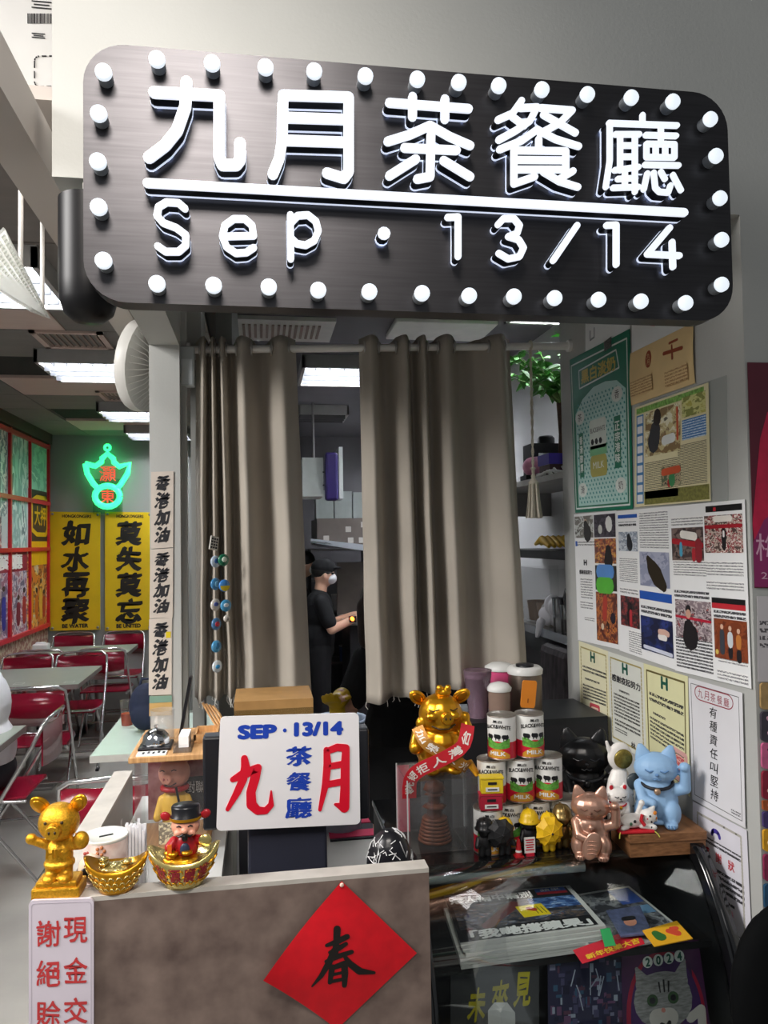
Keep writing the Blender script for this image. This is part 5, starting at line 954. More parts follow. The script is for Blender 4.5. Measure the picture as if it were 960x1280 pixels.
def ribbon(pts, wd, m, name, word, flip=1):
    P = [V(p) for p in pts]; n = 16; ctr = []
    for i in range(n + 1):
        f = i / n * (len(P) - 1); k = min(int(f), len(P) - 2); t_ = f - k; a, b_, c_, d_ = P[max(k - 1, 0)], P[k], P[k + 1], P[min(k + 2, len(P) - 1)]
        ctr.append(.5 * ((2 * b_) + (c_ - a) * t_ + (2 * a - 5 * b_ + 4 * c_ - d_) * t_ ** 2 + (3 * b_ - a - 3 * c_ + d_) * t_ ** 3))
    def at(u): f = u * n; k = max(0, min(int(f), n - 1)); return ctr[k].lerp(ctr[k + 1], f - k), (ctr[k + 1] - ctr[k]).normalized()
    def fn(u, v, o): p, d = at(u); up = V((0, -1, 0)).cross(d); up = up.normalized() if up.z > 0 else -up.normalized(); nn = d.cross(up); nn = nn if nn.y < 0 else -nn; return p + up * (.5 - v) * wd + nn * o
    mb = MB()
    for i in range(n): mb.extr([(i / n, 1), ((i + 1) / n, 1), ((i + 1) / n, 0), (i / n, 0)], fn, 0, .0012)
    o = mb.build(name, m, bp); mb = MB(); mb.use(white_i)
    for i, c in enumerate(word): text(mb, c, fn, (.06 + i * .9 / len(word), .18, .06 + (i + .78) * .9 / len(word), .82), fat=.02, off=.0018)
    mb.build('lettering', None, o)
ribbon([(-.092, -.055, -.05), (-.090, -.068, .0), (-.066, -.079, .028), (-.01, -.082, .052), (.045, -.076, .082), (.064, -.05, .128)], .036, sash, 'red_sash', '統絕拒人灣台')
ribbon([(-.068, -.052, .128), (-.05, -.074, .092), (-.012, -.0775, .068), (.04, -.073, .035), (.062, -.05, .018)], .030, sash2, 'gold_sash', '加榮人光')
MB().tube([(.066, -.03, .03), (.088, -.055, -.002)], [.018, .012], 8, True, .2).build('sash_end', gold1, bp)
# ---------------------------------------------------------------- helmet toys with umbrellas in front of the cans
FY = 1.888
def toy(px, label, h=.08, suit='#141416', hat=None, part_hat=True, y=FY, m=None):
    t = thing('toy_figure', label, 'figurine', (aY(px, 1050, y).x, y, TOP), 0, 'small toy figures'); s_ = h / .08; M_ = m or mat('toy_suit_' + suit[1:], suit, .4)
    b = MB(Matrix.Scale(s_, 4)); b.cap((-.008, 0, .006), (-.007, 0, .028), .008); b.cap((.008, 0, .006), (.007, 0, .028), .008); b.ell((0, 0, .035), (.016, .012, .018)); b.ell((0, -.001, .062), (.018, .017, .016)); b.cap((-.015, 0, .042), (-.021, -.008, .028), .006); b.cap((.015, 0, .042), (.021, -.008, .028), .006); blob('body', b, .0018 * s_, M_, t, 3)
    if hat:
        MB(Matrix.Scale(s_, 4)).lathe([(.0235, .064), (.0245, .066), (.0205, .069), (.0195, .078), (.013, .088), (.001, .092)], 18).build('helmet', hat, t); MB(Matrix.Scale(s_, 4)).tube([(0, -.02, .07), (0, -.012, .0895), (0, .01, .0905), (0, .02, .075)], .002, 6).build('helmet_ridge', hat, t)
    return t
hy = mat('helmet_yellow', '#e0b818', .35); hb = mat('helmet_black', '#18181a', .3)
def umbrella(px, py, r, m, label, y=1.862):
    t = thing('toy_umbrella', label, 'umbrella', (aY(px, py, y).x, y, aY(px, py, y).z), 0, 'open toy umbrellas'); N = 8; mb = MB(); c = V((0, -.012, 0)); rim = []; mid = []
    for k in range(N):
        a = 2 * PI * (k + .5) / N; rim.append(V((r * math.cos(a), .006, r * math.sin(a)))); mid.append(V((r * .6 * math.cos(a), -.007, r * .6 * math.sin(a))))
    for k in range(N):
        k2 = (k + 1) % N; o = MB(); rm = (rim[k] + rim[k2]) * .47 + V((0, .001, 0)); o.add([c, mid[k], rim[k], rm, rim[k2], mid[k2]], [(0, 1, 5), (1, 2, 3), (1, 3, 5), (5, 3, 4)]); o.build('panel', m, t)
        MB().tube([c, mid[k], rim[k]], .0008, 5).build('rib', m, t)
    MB().cyl((0, -.016, 0), (0, .02, 0), .0018, n=8).build('shaft', cblk, t); MB().ell((0, -.016, 0), (.003, .002, .003), None, 8, 5).build('tip', cblk, t); return t
toy(606, 'black toy figure without helmet beside the acrylic pedestal', .085, '#1a1a1c', hb)
toy(631, 'toy figure in a yellow helmet behind the black umbrella', .082, '#202022', hy)
toy(662, 'toy figure in a yellow helmet and black goggles behind the red cone', .092, '#1c1c20', hy, y=1.90)
toy(686, 'yellow toy figure with rounded cap behind the yellow umbrella', .085, '#d8b01c', hy)
toy(703, 'bronze toy figure with helmet right of the yellow umbrella', .098, '#5a4a30', mat('bronze_helmet', '#8a7448', .3, metal=.8), y=1.90, m=mat('bronze_metal', '#6e5a34', .3, metal=.8))
umbrella(627, 1042, .0365, mat('umbrella_black', '#1e1e20', .55), 'open black toy umbrella leaning against the milk cans')
umbrella(688, 1040, .038, mat('umbrella_yellow', '#e2b416', .5), 'open yellow toy umbrella in front of the toy figures')
t = thing('toy_cone', 'red toy traffic cone between the two umbrellas', 'cone', (aY(648, 1055, 1.872).x, 1.872, TOP)); MB().lathe([(.009, .003), (.004, .042), (.0035, .043), (.001, .044)], 14).build('cone', mat('cone_red', '#b01c24', .4), t); MB().bx(-.011, .011, -.011, .011, 0, .003).build('foot', mat('cone_red'), t); MB().lathe([(.0082, .012), (.0066, .02)], 14).build('stripe', cwh, t)
t = thing('toy_sign', 'small white toy signboard with red print beside the red cone', 'sign', (aY(662, 1055, 1.872).x, 1.872, TOP)); MB().box((0, 0, .026), (.028, .003, .038)).build('board', cwh, t); mb = MB(); mb.use(cred)
for k in range(5): mb.box((0, -.0018, .039 - .006 * k), (.022 - .004 * (k % 2), .0006, .0028))
mb.build('print', None, t); MB().bx(-.01, .01, -.006, .006, 0, .007).build('foot', cred, t)
# ---------------------------------------------------------------- beckoning cats
def cat(label, loc, h, m, rz=0, koban=None, line=None, bell=None, collar=None, inner=None, arm=True, mirror=1):
    t = thing('lucky_cat', label, 'figurine', loc, rz, 'beckoning lucky cats'); T = Matrix.Scale(h, 4); x = mirror; b = MB(T)
    b.ell((0, .02, .27), (.26, .23, .28)); b.ell((0, -.03, .42), (.20, .17, .2)); b.ell((0, -.03, .675), (.27, .205, .195)); b.ell((0, -.17, .62), (.085, .06, .055)); b.ell((-.16, -.10, .16), (.12, .14, .17)); b.ell((.16, -.10, .16), (.12, .14, .17)); b.ell((-.15, -.22, .05), (.085, .09, .055)); b.ell((.15, -.22, .05), (.085, .09, .055)); b.cap((-.2 * x, -.06, .46), (-.17 * x, -.2, .33), .075, .062); b.cap((-.17 * x, -.2, .33), (-.06 * x, -.24, .30), .06, .058)
    if arm: b.cap((.2 * x, -.04, .42), (.33 * x, -.06, .46), .08, .075); b.cap((.33 * x, -.06, .46), (.34 * x, -.09, .68), .072, .06); b.ell((.33 * x, -.115, .73), (.068, .075, .058))
    b.ell((0, .05, .03), (.24, .23, .04)); body = blob('body', b, .014 * h * (1 if h > .1 else 1.4), m, t, 4)
    for sx in (-1, 1):
        b = MB(T); b.tube([(sx * .135, -.02, .77), (sx * .155, -.025, .85), (sx * .175, -.025, .92), (sx * .185, -.022, .965)], [.058, .044, .027, .013], 14, True, 2.1); e = blob('ear', b, .012 * h * (1 if h > .1 else 1.4), m, t, 3)
        if inner: MB(T).ell((sx * .163, -.068, .87), (.05, .014, .06), None, 8, 6).build('ear_inner', inner, e)
        if line: MB(T).tube([(sx * .04, -.222, .69), (sx * .085, -.232, .675), (sx * .135, -.205, .695)], .011, 6).build('eye', line, t)
    MB(T).ell((0, -.232, .64), (.026, .02, .018), None, 8, 6).build('nose', line or m, t)
    MB(T).tube([(-.05, -.225, .59), (-.02, -.236, .582), (0, -.232, .60), (.02, -.236, .582), (.05, -.225, .59)], .007, 6).build('mouth', line or m, t)
    if collar:
        P = [V((.195 * math.cos(k * PI / 8), -.03 + .165 * math.sin(k * PI / 8) - .02 * max(0, -math.sin(k * PI / 8)), .515 - .05 * max(0, -math.sin(k * PI / 8)))) for k in range(17)]; MB(T).tube(P, .02, 8, False).build('collar', collar, t)
    if bell: MB(T).ell((0, -.228, .44), (.042, .03, .042), None, 12, 8).build('bell', bell, t)
    if koban:
        R = Matrix.Rotation(.35 * x, 3, 'Y'); MB(T).ell((-.0 * x, -.285, .22), (.12, .025, .2), R, 20, 10).build('gold_plaque', koban, t)
        for k in range(4): MB(T).tube([V((-.06, -.312, .12 + .055 * k)), V((0, -.318, .135 + .055 * k)), V((.06, -.312, .12 + .055 * k))], .009, 6).build('plaque_relief', m, t)
    for sx in (-1, 1):
        for q in (-1, 0, 1): MB(T).tube([(sx * .15 + q * .035, -.305, .03), (sx * .15 + q * .035, -.30, .07)], .008, 5).build('toe_line', line or m, t)
    return t
rose = mat('rose_gold', '#c59a86', .32, metal=.75, var=.05); rosed = mat('rose_gold_dark', '#7a5648', .4, metal=.6); blk2 = mat('cat_black', '#121315', .3, var=.1); blk3 = mat('cat_black_line', '#2a2c30', .2); sky = mat('cat_blue', '#8fb4d8', .5, var=.03); skyd = mat('cat_blue_line', '#5f87b4', .5); gdm = mat('metal_badge', '#b89a80', .3, metal=.7)
cat('rose gold beckoning cat holding an oval plaque at the case front', (aY(740, 1058, 1.845).x, 1.85, TOP), .178, rose, -.38, rose, rosed, rose, None, None)
cat('black beckoning cat standing behind the rose gold cat', (aY(735, 1000, 2.05).x, 2.07, TOP), .268, blk2, -.3, None, blk3, blk2, blk3, None)
# wooden box
wd = mat('box_wood', '#7d5434', .5, var=.25, scale=6, stretch=(8, 1, 30), hex2='#946844'); bx = thing('wooden_box', 'brown lidded wooden box under the blue cat', 'box', (.995, 1.865, TOP), -.06)
MB().bx(-.098, .098, -.06, .06, 0, .034).build('body', wd, bx); MB().bx(-.101, .101, -.063, .063, .034, .055, .0015).build('lid', wd, bx); BZ = TOP + .055
MB().box((-.06, -.06, .0335), (.02, .001, .001)).build('seam', cblk, bx)
cat('pale blue beckoning cat with raised paw on the wooden box', (aY(822, 1015, 1.87).x + .004, 1.88, BZ), .207, sky, -.45, None, skyd, gdm, mat('cord_black', '#1c1c22', .5), None)
whc = mat('cat_white', '#e6e2dc', .35, var=.03); rdl = mat('cat_red', '#c0202c', .4)
cu = thing('red_cushion', 'red cushion under the lying white cat on the wooden box', 'cushion', (aY(793, 1024, 1.83).x, 1.832, BZ), -.1); b = MB(); b.box((0, 0, .005), (.092, .046, .009), None, .004); blob('cushion', b, .002, rdl, cu, 2)
for x in (-.044, .044): MB().tube([(x, -.022, .006), (x * 1.1, -.03, .002), (x * 1.15, -.034, -.004)], .0015, 6).build('tassel', mat('tassel_lime', '#a8a83c', .5), cu)
cat('small white beckoning cat with red collar behind the lying cat', (aY(774, 1000, 1.88).x, 1.89, BZ), .108, whc, -.1, None, cblk, gold1, rdl, rdl, mirror=-1)
lc = thing('lying_lucky_cat', 'white cat with orange and black spots lying on the red cushion', 'figurine', (aY(799, 1018, 1.83).x, 1.832, BZ + .009), 0)
b = MB(); b.ell((-.018, 0, .018), (.032, .018, .018)); b.ell((.022, -.006, .028), (.0215, .018, .0185)); b.cap((.0, -.012, .008), (.03, -.02, .005), .007); b.cap((-.002, .004, .03), (.006, .0, .056), .0065, .006); b.ell((.008, -.001, .060), (.008, .007, .008)); b.tube([(.032, -.004, .042), (.04, -.006, .052)], [.009, .002], 10); b.tube([(.038, -.004, .022), (.046, -.006, .014)], [.009, .002], 10); b.cap((-.035, -.008, .006), (-.05, -.014, .006), .006); blob('body', b, .0018, whc, lc, 3)
for p, r, m in (((.018, -.0235, .034), .0028, cblk), ((.021, -.0245, .020), .0028, cblk), ((.012, -.0215, .027), .002, rdl), ((.033, -.0205, .040), .005, mat('cat_orange', '#d8852c', .4)), ((.036, -.018, .026), .004, mat('cat_orange')), ((.022, -.0225, .006), .004, cblk), ((-.03, -.0175, .016), .004, mat('cat_green', '#3c6a4c', .4)), ((-.02, -.0185, .022), .004, cblk)): MB().ell(p, (r, r * .6, r), None, 8, 6).build('marking', m, lc)
MB().tube([(.0, -.018, .038), (-.004, -.019, .024), (.004, -.022, .012)], .0045, 8).build('red_bib', rdl, lc)
rn = thing('coin_mirror_cat', 'white spotted cat ornament with a round gold coin in its middle', 'figurine', (aY(777, 990, 1.93).x, 1.935, TOP)); b = MB(); b.ell((0, 0, .212), (.035, .014, .038)); b.ell((0, .005, .095), (.038, .03, .095)); b.cap((-.03, 0, .23), (-.036, 0, .252), .006, .004); blob('body', b, .0024, whc, rn, 3)
T = Matrix.Translation((.004, -.0135, .208)) @ Matrix.Rotation(PI / 2, 4, 'X'); MB(T).lathe([(.001, .003), (.0235, .003), (.0255, 0), (.0255, -.003)], 24).build('coin', mat('old_gold', '#8a7a3c', .35, metal=.7, var=.3, scale=120), rn)
T = Matrix.Translation((.03, -.02, .15)) @ Matrix.Rotation(PI / 2, 4, 'X'); MB(T).lathe([(.001, .003), (.02, .003), (.022, -.003)], 20).build('dark_disc', mat('disc_dark', '#3c4448', .3), rn)
for k in range(10): MB().ell((.024 * math.sin(k * 2.1), -.027, .05 + .011 * k * .9), (.003, .002, .003), None, 6, 5).build('spot', mat('spot_grey', '#6a6e70', .5), rn)
# ---------------------------------------------------------------- cups and pots behind the cans
BK = 2.18
t = thing('cup_stand', 'dark low cabinet behind the milk cans carrying cups and pots', 'cabinet', (.82, 2.42, 0)); MB().bx(-.20, .28, -.06, .22, 0, 1.10).build('body', mat('kitchen_black', '#1d1d20', .5, var=.1), t); MB().bx(-.20, .28, -.06, .22, 1.10, 1.12).build('top', mat('steel_dark', '#303234', .4, metal=.6), t)
ZC = 1.12; BK = 2.44; lav = glass('lilac_plastic', '#e8d8e4', .15, 1, .35, '#b898ac')
t = thing('stacked_cups', 'stack of translucent lilac plastic cups behind the pig statue', 'cups', (aY(598, 900, BK).x, BK, ZC)); MB().lathe([(.03, 0), (.044, .135), (.046, .137), (.042, .136), (.028, .004)], 20).build('cup', lav, t); MB().lathe([(.044, .128), (.046, .150), (.047, .152), (.043, .15)], 20).build('inner_cup', lav, t)
t = thing('pink_mug', 'pink mug with a white lid behind the top milk cans', 'mug', (aY(628, 880, 2.54).x, 2.56, ZC)); MB().lathe([(.04, 0), (.046, .13), (.044, .13), (.038, .004)], 22).build('body', mat('mug_pink', '#c84a78', .35), t); MB().lathe([(.050, .128), (.052, .14), (.03, .152), (.001, .155)], 22).build('lid', cwh, t); MB().tube([(-.044, 0, .11), (-.075, 0, .105), (-.078, 0, .06), (-.04, 0, .03)], .007, 8).build('handle', mat('mug_pink'), t)
t = thing('glass_jar', 'glass jar with a white domed lid behind the left top can', 'jar', (aY(622, 880, 2.42).x, 2.40, ZC)); MB().lathe([(.034, 0), (.036, .075), (.035, .09)], 20).build('jar', mat('jar_tea', '#8a7468', .2), t); MB().lathe([(.038, .09), (.04, .10), (.03, .112), (.008, .118), (.001, .118)], 20).build('lid', cwh, t)
t = thing('steel_pot', 'brushed steel pot with a white ring lid behind the orange card', 'pot', (aY(658, 870, BK + .04).x, BK + .05, ZC)); MB().lathe([(.055, 0), (.056, .11), (.052, .13)], 24).build('body', mat('steel_warm', '#7a6e64', .35, metal=.8), t); MB().lathe([(.058, .125), (.06, .14), (.05, .15), (.03, .148)], 24).build('lid_ring', cwh, t); MB().lathe([(.03, .146), (.03, .156), (.001, .158)], 20).build('lid_cap', cblk, t)
t = thing('rice_bag', 'dark textured fabric bag leaning on the pillar behind the black cat', 'bag', (1.165, 2.80, 0)); MB().box((.0, .09, 1.06), (.09, .3, .42), None, .03).build('bag', mat('bag_dark', '#4a4448', .7, var=.5, scale=40, stretch=(1, 1, .4), bump=.6), t); MB().bx(-.04, .04, -.05, .23, 0, .82).build('stand', mat('kitchen_black'), t)
# black padded stool at the right edge
t = thing('black_high_chair', 'black padded chair back at the lower right edge', 'chair', (aY(975, 1240, 1.30).x + .02, 1.30, 0)); b = MB(); b.ell((0, 0, .86), (.12, .05, .17)); b.ell((0, .0, .70), (.12, .05, .1)); blob('backrest', b, .012, mat('chair_black', '#08090a', .8, spec=.1), t, 4); MB().box((0, -.16, .56), (.32, .34, .06), None, .02).build('seat', mat('chair_black'), t)
for sx in (-1, 1):
    for sy in (-.3, -.02): MB().cyl((sx * .14, sy, .0), (sx * .13, sy, .54), .012, n=10).build('leg', mat('chair_black'), t)
MB().cyl((0, .02, .54), (0, .02, .66), .03).build('back_support', mat('chair_black'), t)
# ================================================================ CURTAINS
def rodY(px): return 2.70 + (px - 228) / (714 - 228) * (2.63 - 2.70)
RL = aY(228, 437, 2.70); RR = V((1.12, 2.63, RL.z + .028)); RL = V((-.245, 2.70, RL.z))
def rz_(x): return RL.z + (x - RL.x) / (RR.x - RL.x) * (RR.z - RL.z)
rod = thing('curtain_rod', 'white curtain rod spanning from the post to the pillar', 'rod', (RL.x, RL.y, RL.z)); MB().cyl((0, 0, 0), RR - RL, .0135, n=14).build('bar', mat('rod_white', '#ebe9e4', .35), rod); MB().cyl((.0, 0, 0), (.012, 0, 0), .024).build('end_bracket', mat('rod_white'), rod); MB().cyl(RR - RL + V((-.012, 0, 0)), RR - RL, .022).build('end_bracket', mat('rod_white'), rod)
fab = mat('curtain_linen', '#ada599', .85, var=.06, scale=5, bump=.35, bscale=420); fabd = mat('curtain_thread', '#d8d4cc', .8)
def curtain(label, tp, bt, ytop, yb0, yb1):
    n = len(tp); SEG = 9; cols = []
    for i in range(n - 1):
        for k in range(SEG + (1 if i == n - 2 else 0)):
            f = k / SEG; g = (1 - math.cos(PI * f)) / 2
            cols.append((tp[i][0] + (tp[i + 1][0] - tp[i][0]) * f, tp[i][1] + (tp[i + 1][1] - tp[i][1]) * g, bt[i][0] + (bt[i + 1][0] - bt[i][0]) * f, bt[i][1] + (bt[i + 1][1] - bt[i][1]) * g))
    xs = [aY(a, 640, rodY(a)).x for a, *_ in cols]; x0 = sum(xs) / len(xs); base = V((x0, 2.665, 1.16)); t = thing('curtain', label, 'curtain', base, 0, 'linen half curtains'); NR = 36; vs = []
    for j in range(NR + 1):
        f = j / NR; sgm = f ** .8
        for q, (a, da, b_, db) in enumerate(cols):
            px = a + (b_ - a) * f; d = da + (db - da) * sgm; Y0 = rodY(px); X = aY(px, 640, Y0).x; zt = rz_(X) + .036 + (.008 if da > 0 else 0) * 0 - max(0, da) * .35; yb = yb0 + (yb1 - yb0) * q / (len(cols) - 1)
            zb = aY(px, yb, Y0).z + .012 * noise.noise(V((px * .13, 2, 0))); w_ = noise.noise(V((px * .03, f * 5, 4))) * .006 * f
            vs.append(V((X + w_, Y0 + d * (.8 + .25 * f) + w_, zt + (zb - zt) * f)) - base)
    m = len(cols); mb = MB(); mb.add(vs, [(j * m + i, (j + 1) * m + i, (j + 1) * m + i + 1, j * m + i + 1) for j in range(NR) for i in range(m - 1)], True); o = mb.build('cloth', fab, t)
    sd = o.modifiers.new('thickness', 'SOLIDIFY'); sd.thickness = .0016
    for i in range(n - 1):
        a, b_ = tp[i], tp[i + 1]
        if a[1] * b_[1] < 0:
            px = a[0] + (b_[0] - a[0]) * .5; X = aY(px, 640, rodY(px)).x; c = V((X, rodY(px), rz_(X))) - base
            MB().tube([c + V((.003 * 0, .022 * math.cos(k * PI / 8), .022 * math.sin(k * PI / 8))) for k in range(17)], .004, 6, False).build('grommet', mat('grommet_silver', '#b8b6b2', .3, metal=.7), t)
    random.seed(len(cols)); mb = MB()
    for k in range(26):
        q = random.randrange(m); p = vs[NR * m + q]; L = random.uniform(.01, .03); mb.tube([p + V((0, -.001, .004)), p + V((random.uniform(-.004, .004), -.002, -L * .5)), p + V((random.uniform(-.007, .007), -.002, -L))], .0012, 4)
    mb.build('loose_threads', fabd, t)['kind'] = 'stuff'; return t
curtain('left beige linen half curtain with pin badges', [(246, .02), (257, -.05), (262.5, .03), (268, -.045), (273, .035), (279, -.045), (290, .055), (304, -.055), (329, .055), (353, -.055), (372, .01)],
        [(242, .02), (252, -.05), (260, .035), (270, -.04), (277, .04), (286, -.04), (293, .05), (314, -.05), (337, .04), (364, -.05), (386, .01)], 424, 874, 868)
curtain('right beige linen half curtain beside the tassel cord', [(452, .01), (465, -.055), (487, .055), (508, -.05), (520, .045), (531, -.045), (542, .045), (559, -.055), (583, .055), (602, .02), (626, -.05), (643, .02)],
        [(455, .01), (470, -.05), (491, .045), (514, -.05), (527, .045), (537, -.045), (548, .045), (567, -.05), (590, .035), (615, .0), (640, -.045), (656, .02)], 424, 880, 848)
# pin badges in two columns on the left curtain
pts = [(267, 679, '#d9d6cc', 'checked key tag, topmost of the badges', 1), (269, 702, '#b8c8d8', 'pale blue badge under the key tag', 0), (269, 730, '#3f86b8', 'blue badge, second in the left badge column', 0), (269, 756, '#d8d2c8', 'cream badge with a blue centre', 0), (270, 780, '#4a7aa8', 'blue badge with a red patch', 0), (270, 808, '#4f9ac8', 'sky blue badge below the red patched one', 0), (271, 833, '#cfd8dc', 'white and blue badge at the bottom of the left badge column', 0),
       (279, 700, '#1c6a4c', 'dark green badge at the top of the right badge column', 0), (280, 732, '#3f86d0', 'blue and yellow badge in the right badge column', 0), (282, 757, '#4a9ac8', 'light blue badge below the blue and yellow one', 0), (283, 773, '#c8c4bc', 'small silver badge, lowest in the right badge column', 0)]
acc = ['#2c2c30', '#3f6aa8', '#7ab8d8', '#4a5aa8', '#b02a3c', '#2f78a8', '#3f9ad0', '#d8e8d8', '#e0c820', '#d8e4ec', '#8a8680']
for k, (x, y, c, l, sq) in enumerate(pts):
    Y = 2.612; p = aY(x, y, Y); t = thing('pin_badge', l + ' on the left curtain', 'badge', p, .75 if k < 7 else .6, 'pin badges on the curtain'); r = .020 if k < 10 else .012; T = Matrix.Rotation(PI / 2, 4, 'X')
    if sq: MB().box((0, -.002, 0), (.034, .004, .046), Matrix.Rotation(.2, 3, 'Y'), .001).build('tag', mat('badge_' + c[1:], c, .3), t); 
    else: MB(T).lathe([(r, 0), (r * 1.02, .003), (r * .9, .006), (r * .4, .008), (.001, .0085)], 20).build('button', mat('badge_' + c[1:], c, .25, coat=.6), t)
    if sq:
        for i in range(4):
            for j in range(3): MB().box(Matrix.Rotation(.2, 3, 'Y') @ V((-.010 + j * .010, -.0045, .014 - i * .0095)), (.007, .001, .006), Matrix.Rotation(.2, 3, 'Y')).build('checked_square', cblk, t)
    elif k == 8: MB(T).lathe([(.001, .0092), (r * .4, .0088), (r * .9, .0068)], 12, a0=PI, a1=2 * PI).build('emblem', mat('badge_acc_e0c820', '#e0c820', .3), t)
    else: MB().ell((.002 * (k % 3 - 1), -.008, .002 * (k % 2)), (r * .5, .002, r * (.35 + .1 * (k % 3))), None, 10, 5).build('emblem', mat('badge_acc_' + acc[k][1:], acc[k], .3), t)
# tassel cord
cord = mat('cord_cream', '#c9c1b0', .8, var=.1, scale=200); px0 = aY(663, 440, 2.63); tt = thing('tassel_cord', 'cream cord with a thick tassel hanging from the curtain rod', 'tassel', (px0.x, 2.63, aY(664, 648, 2.63).z))
ztop = rz_(px0.x) - tt.location.z; ztas = aY(664, 603, 2.63).z - tt.location.z
mb = MB()
for k in range(2): mb.tube([(.003 * math.cos(i * 1.1 + k * PI), .003 * math.sin(i * 1.1 + k * PI), ztop - (ztop - ztas) * i / 40) for i in range(41)], .003, 5)
mb.build('twisted_cord', cord, tt); MB().tube([(0, .0165 * math.cos(k * PI / 6), ztop + .0 + .0165 * math.sin(k * PI / 6)) for k in range(13)], .004, 6).build('loop', cord, tt)
MB().lathe([(.004, ztas + .03), (.009, ztas + .024), (.007, ztas + .014), (.015, ztas + .004), (.019, ztas), (.017, ztas - .006)], 14).build('knot', cord, tt); MB().lathe([(.006, ztas + .055), (.010, ztas + .05), (.006, ztas + .045)], 12).build('bead', cord, tt)
mb = MB(); random.seed(6)
for k in range(110): a = random.random() * 6.28; r = .017 * math.sqrt(random.random()); mb.tube([(r * math.cos(a), r * math.sin(a), ztas - .004), (r * 1.3 * math.cos(a), r * 1.3 * math.sin(a), ztas * .5), (r * 1.8 * math.cos(a), r * 1.8 * math.sin(a), random.uniform(0, .006))], .0018, 4)
mb.build('tassel_threads', cord, tt)['kind'] = 'stuff'
# ================================================================ KITCHEN
steel = mat('stainless', '#9c9a98', .32, metal=.75, var=.08, scale=4); steelb = mat('stainless_bright', '#b9bfc6', .25, metal=.8)
sh = thing('wall_shelf', 'pale wall shelf in the kitchen behind the tassel', 'shelf', (1.16, 2.76, 1.93)); MB().bx(0, .35, 0, 1.3, 0, .024).build('board', mat('shelf_grey', '#b4b2ae', .45, var=.1), sh)
for y in (.1, 1.1): MB().bx(.02, .355, y, y + .02, -.12, 0).build('bracket', steel, sh)
SZ = 1.954
pl = thing('potted_plant', 'leafy green plant with a brown trunk on the upper kitchen shelf', 'plant', (1.33, 3.22, SZ)); MB().lathe([(.05, 0), (.06, .08), (.056, .085), (.05, .08)], 16).build('pot', mat('pot_dark', '#2b2a2c', .4), pl); MB().tube([(0, 0, .05), (.005, 0, .2), (-.005, 0, .34)], [.03, .027, .025], 10).build('trunk', mat('bark', '#5a4436', .8, var=.3, scale=30, bump=.5), pl)
random.seed(12); lm = mat('leaf_green', '#4f9a3c', .45, var=.3, scale=8); lfm = MB(); lfm.add([(0, 0, 0), (.011, .012, .002), (.012, .028, 0), (0, .052, -.006), (-.012, .028, 0), (-.011, .012, .002), (0, .025, -.003)], [(0, 1, 6), (1, 2, 6), (2, 3, 6), (3, 4, 6), (4, 5, 6), (5, 0, 6)]); lf0 = None
for b_ in range(22):
    a = random.random() * 6.28; e = random.uniform(.35, 1.35); L = random.uniform(.16, .3); tip = V((math.cos(a) * math.cos(e) * L * .95 - .07, math.sin(a) * math.cos(e) * L, .34 + math.sin(e) * L)); p0 = V((0, 0, .32)); st = MB(); st.tube([p0, p0.lerp(tip, .5) + V((0, 0, .03)), tip], [.004, .003, .0015], 5); st.build('stem', mat('stem_green', '#5f7a3c', .6), pl)
    for k in range(9):
        p = p0.lerp(tip, .35 + .65 * k / 8) + V((0, 0, .03 * math.sin(PI * (.35 + .65 * k / 8)))); 
        if lf0 is None: o = lf0 = lfm.build('leaf', lm, pl)
        else: o = bpy.data.objects.new('leaf', lf0.data); COL.objects.link(o); o.parent = pl
        o.location = p; o.rotation_euler = (random.uniform(-.9, .5), random.uniform(-.6, .6), random.random() * 6.28); s_ = random.uniform(1.1, 1.6); o.scale = (s_, s_, s_)
t = thing('blender', 'black blender with a domed jug at the right end of the upper shelf', 'blender', (1.235, 2.86, SZ)); MB().lathe([(.05, 0), (.052, .04), (.042, .055)], 18).build('base', cblk, t); MB().lathe([(.042, .055), (.046, .12), (.046, .17), (.035, .198), (.012, .206), (.001, .207)], 18).build('jug', mat('jug_dark', '#25262c', .2), t); MB().lathe([(.044, .052), (.047, .058), (.044, .064)], 18).build('ring', chrome, t)
t = thing('paper_cups', 'leaning stack of cream paper cups beside the blender', 'cups', (1.28, 3.02, SZ))
for k in range(7): MB().lathe([(.026, 0), (.034, .05), (.036, .052), (.033, .05)], 14, (0, 0, k * .020)).build('cup', mat('cup_cream', '#d8cbb8', .6), t)
t = thing('purple_box', 'purple and brown carton on the upper kitchen shelf', 'box', (1.235, 3.10, SZ)); MB().bx(-.045, .045, -.06, .06, 0, .05).build('lower_box', mat('box_maroon', '#3c2024', .5), t); MB().bx(-.05, .05, -.065, .065, .05, .095).build('lid', mat('box_purple', '#3c2c9a', .45), t)
t = thing('pink_cup', 'pink cup lying beside the purple box', 'cup', (1.20, 3.27, SZ)); b = MB(); b.cap((0, 0, .06), (.05, -.02, .07), .045, .038); blob('cup', b, .004, mat('cup_pink', '#d890b0', .45), t, 2); MB().box((.0, 0, .01), (.09, .08, .02)).build('base', cblk, t)
t = thing('dark_bottles_box', 'black box with silver print standing on the upper kitchen shelf', 'box', (1.30, 3.36, SZ)); MB().bx(-.09, .09, -.06, .06, 0, .17).build('box', cblk, t); MB().lathe([(.04, .17), (.04, .20), (.03, .21), (.001, .212)], 14).build('cap', cblk, t); MB().bx(-.06, .05, -.062, -.06, .11, .125).build('silver_print', steelb, t)
t = thing('white_cable', 'tangled white cable along the shelf edge', 'cable', (1.18, 3.0, SZ)); random.seed(9); P = [V((.02 * math.sin(i * 1.9), -.12 + i * .02, .012 + .012 * math.cos(i * 2.3))) for i in range(16)]; MB().tube(P, .006, 6).build('cable', cwh, t)
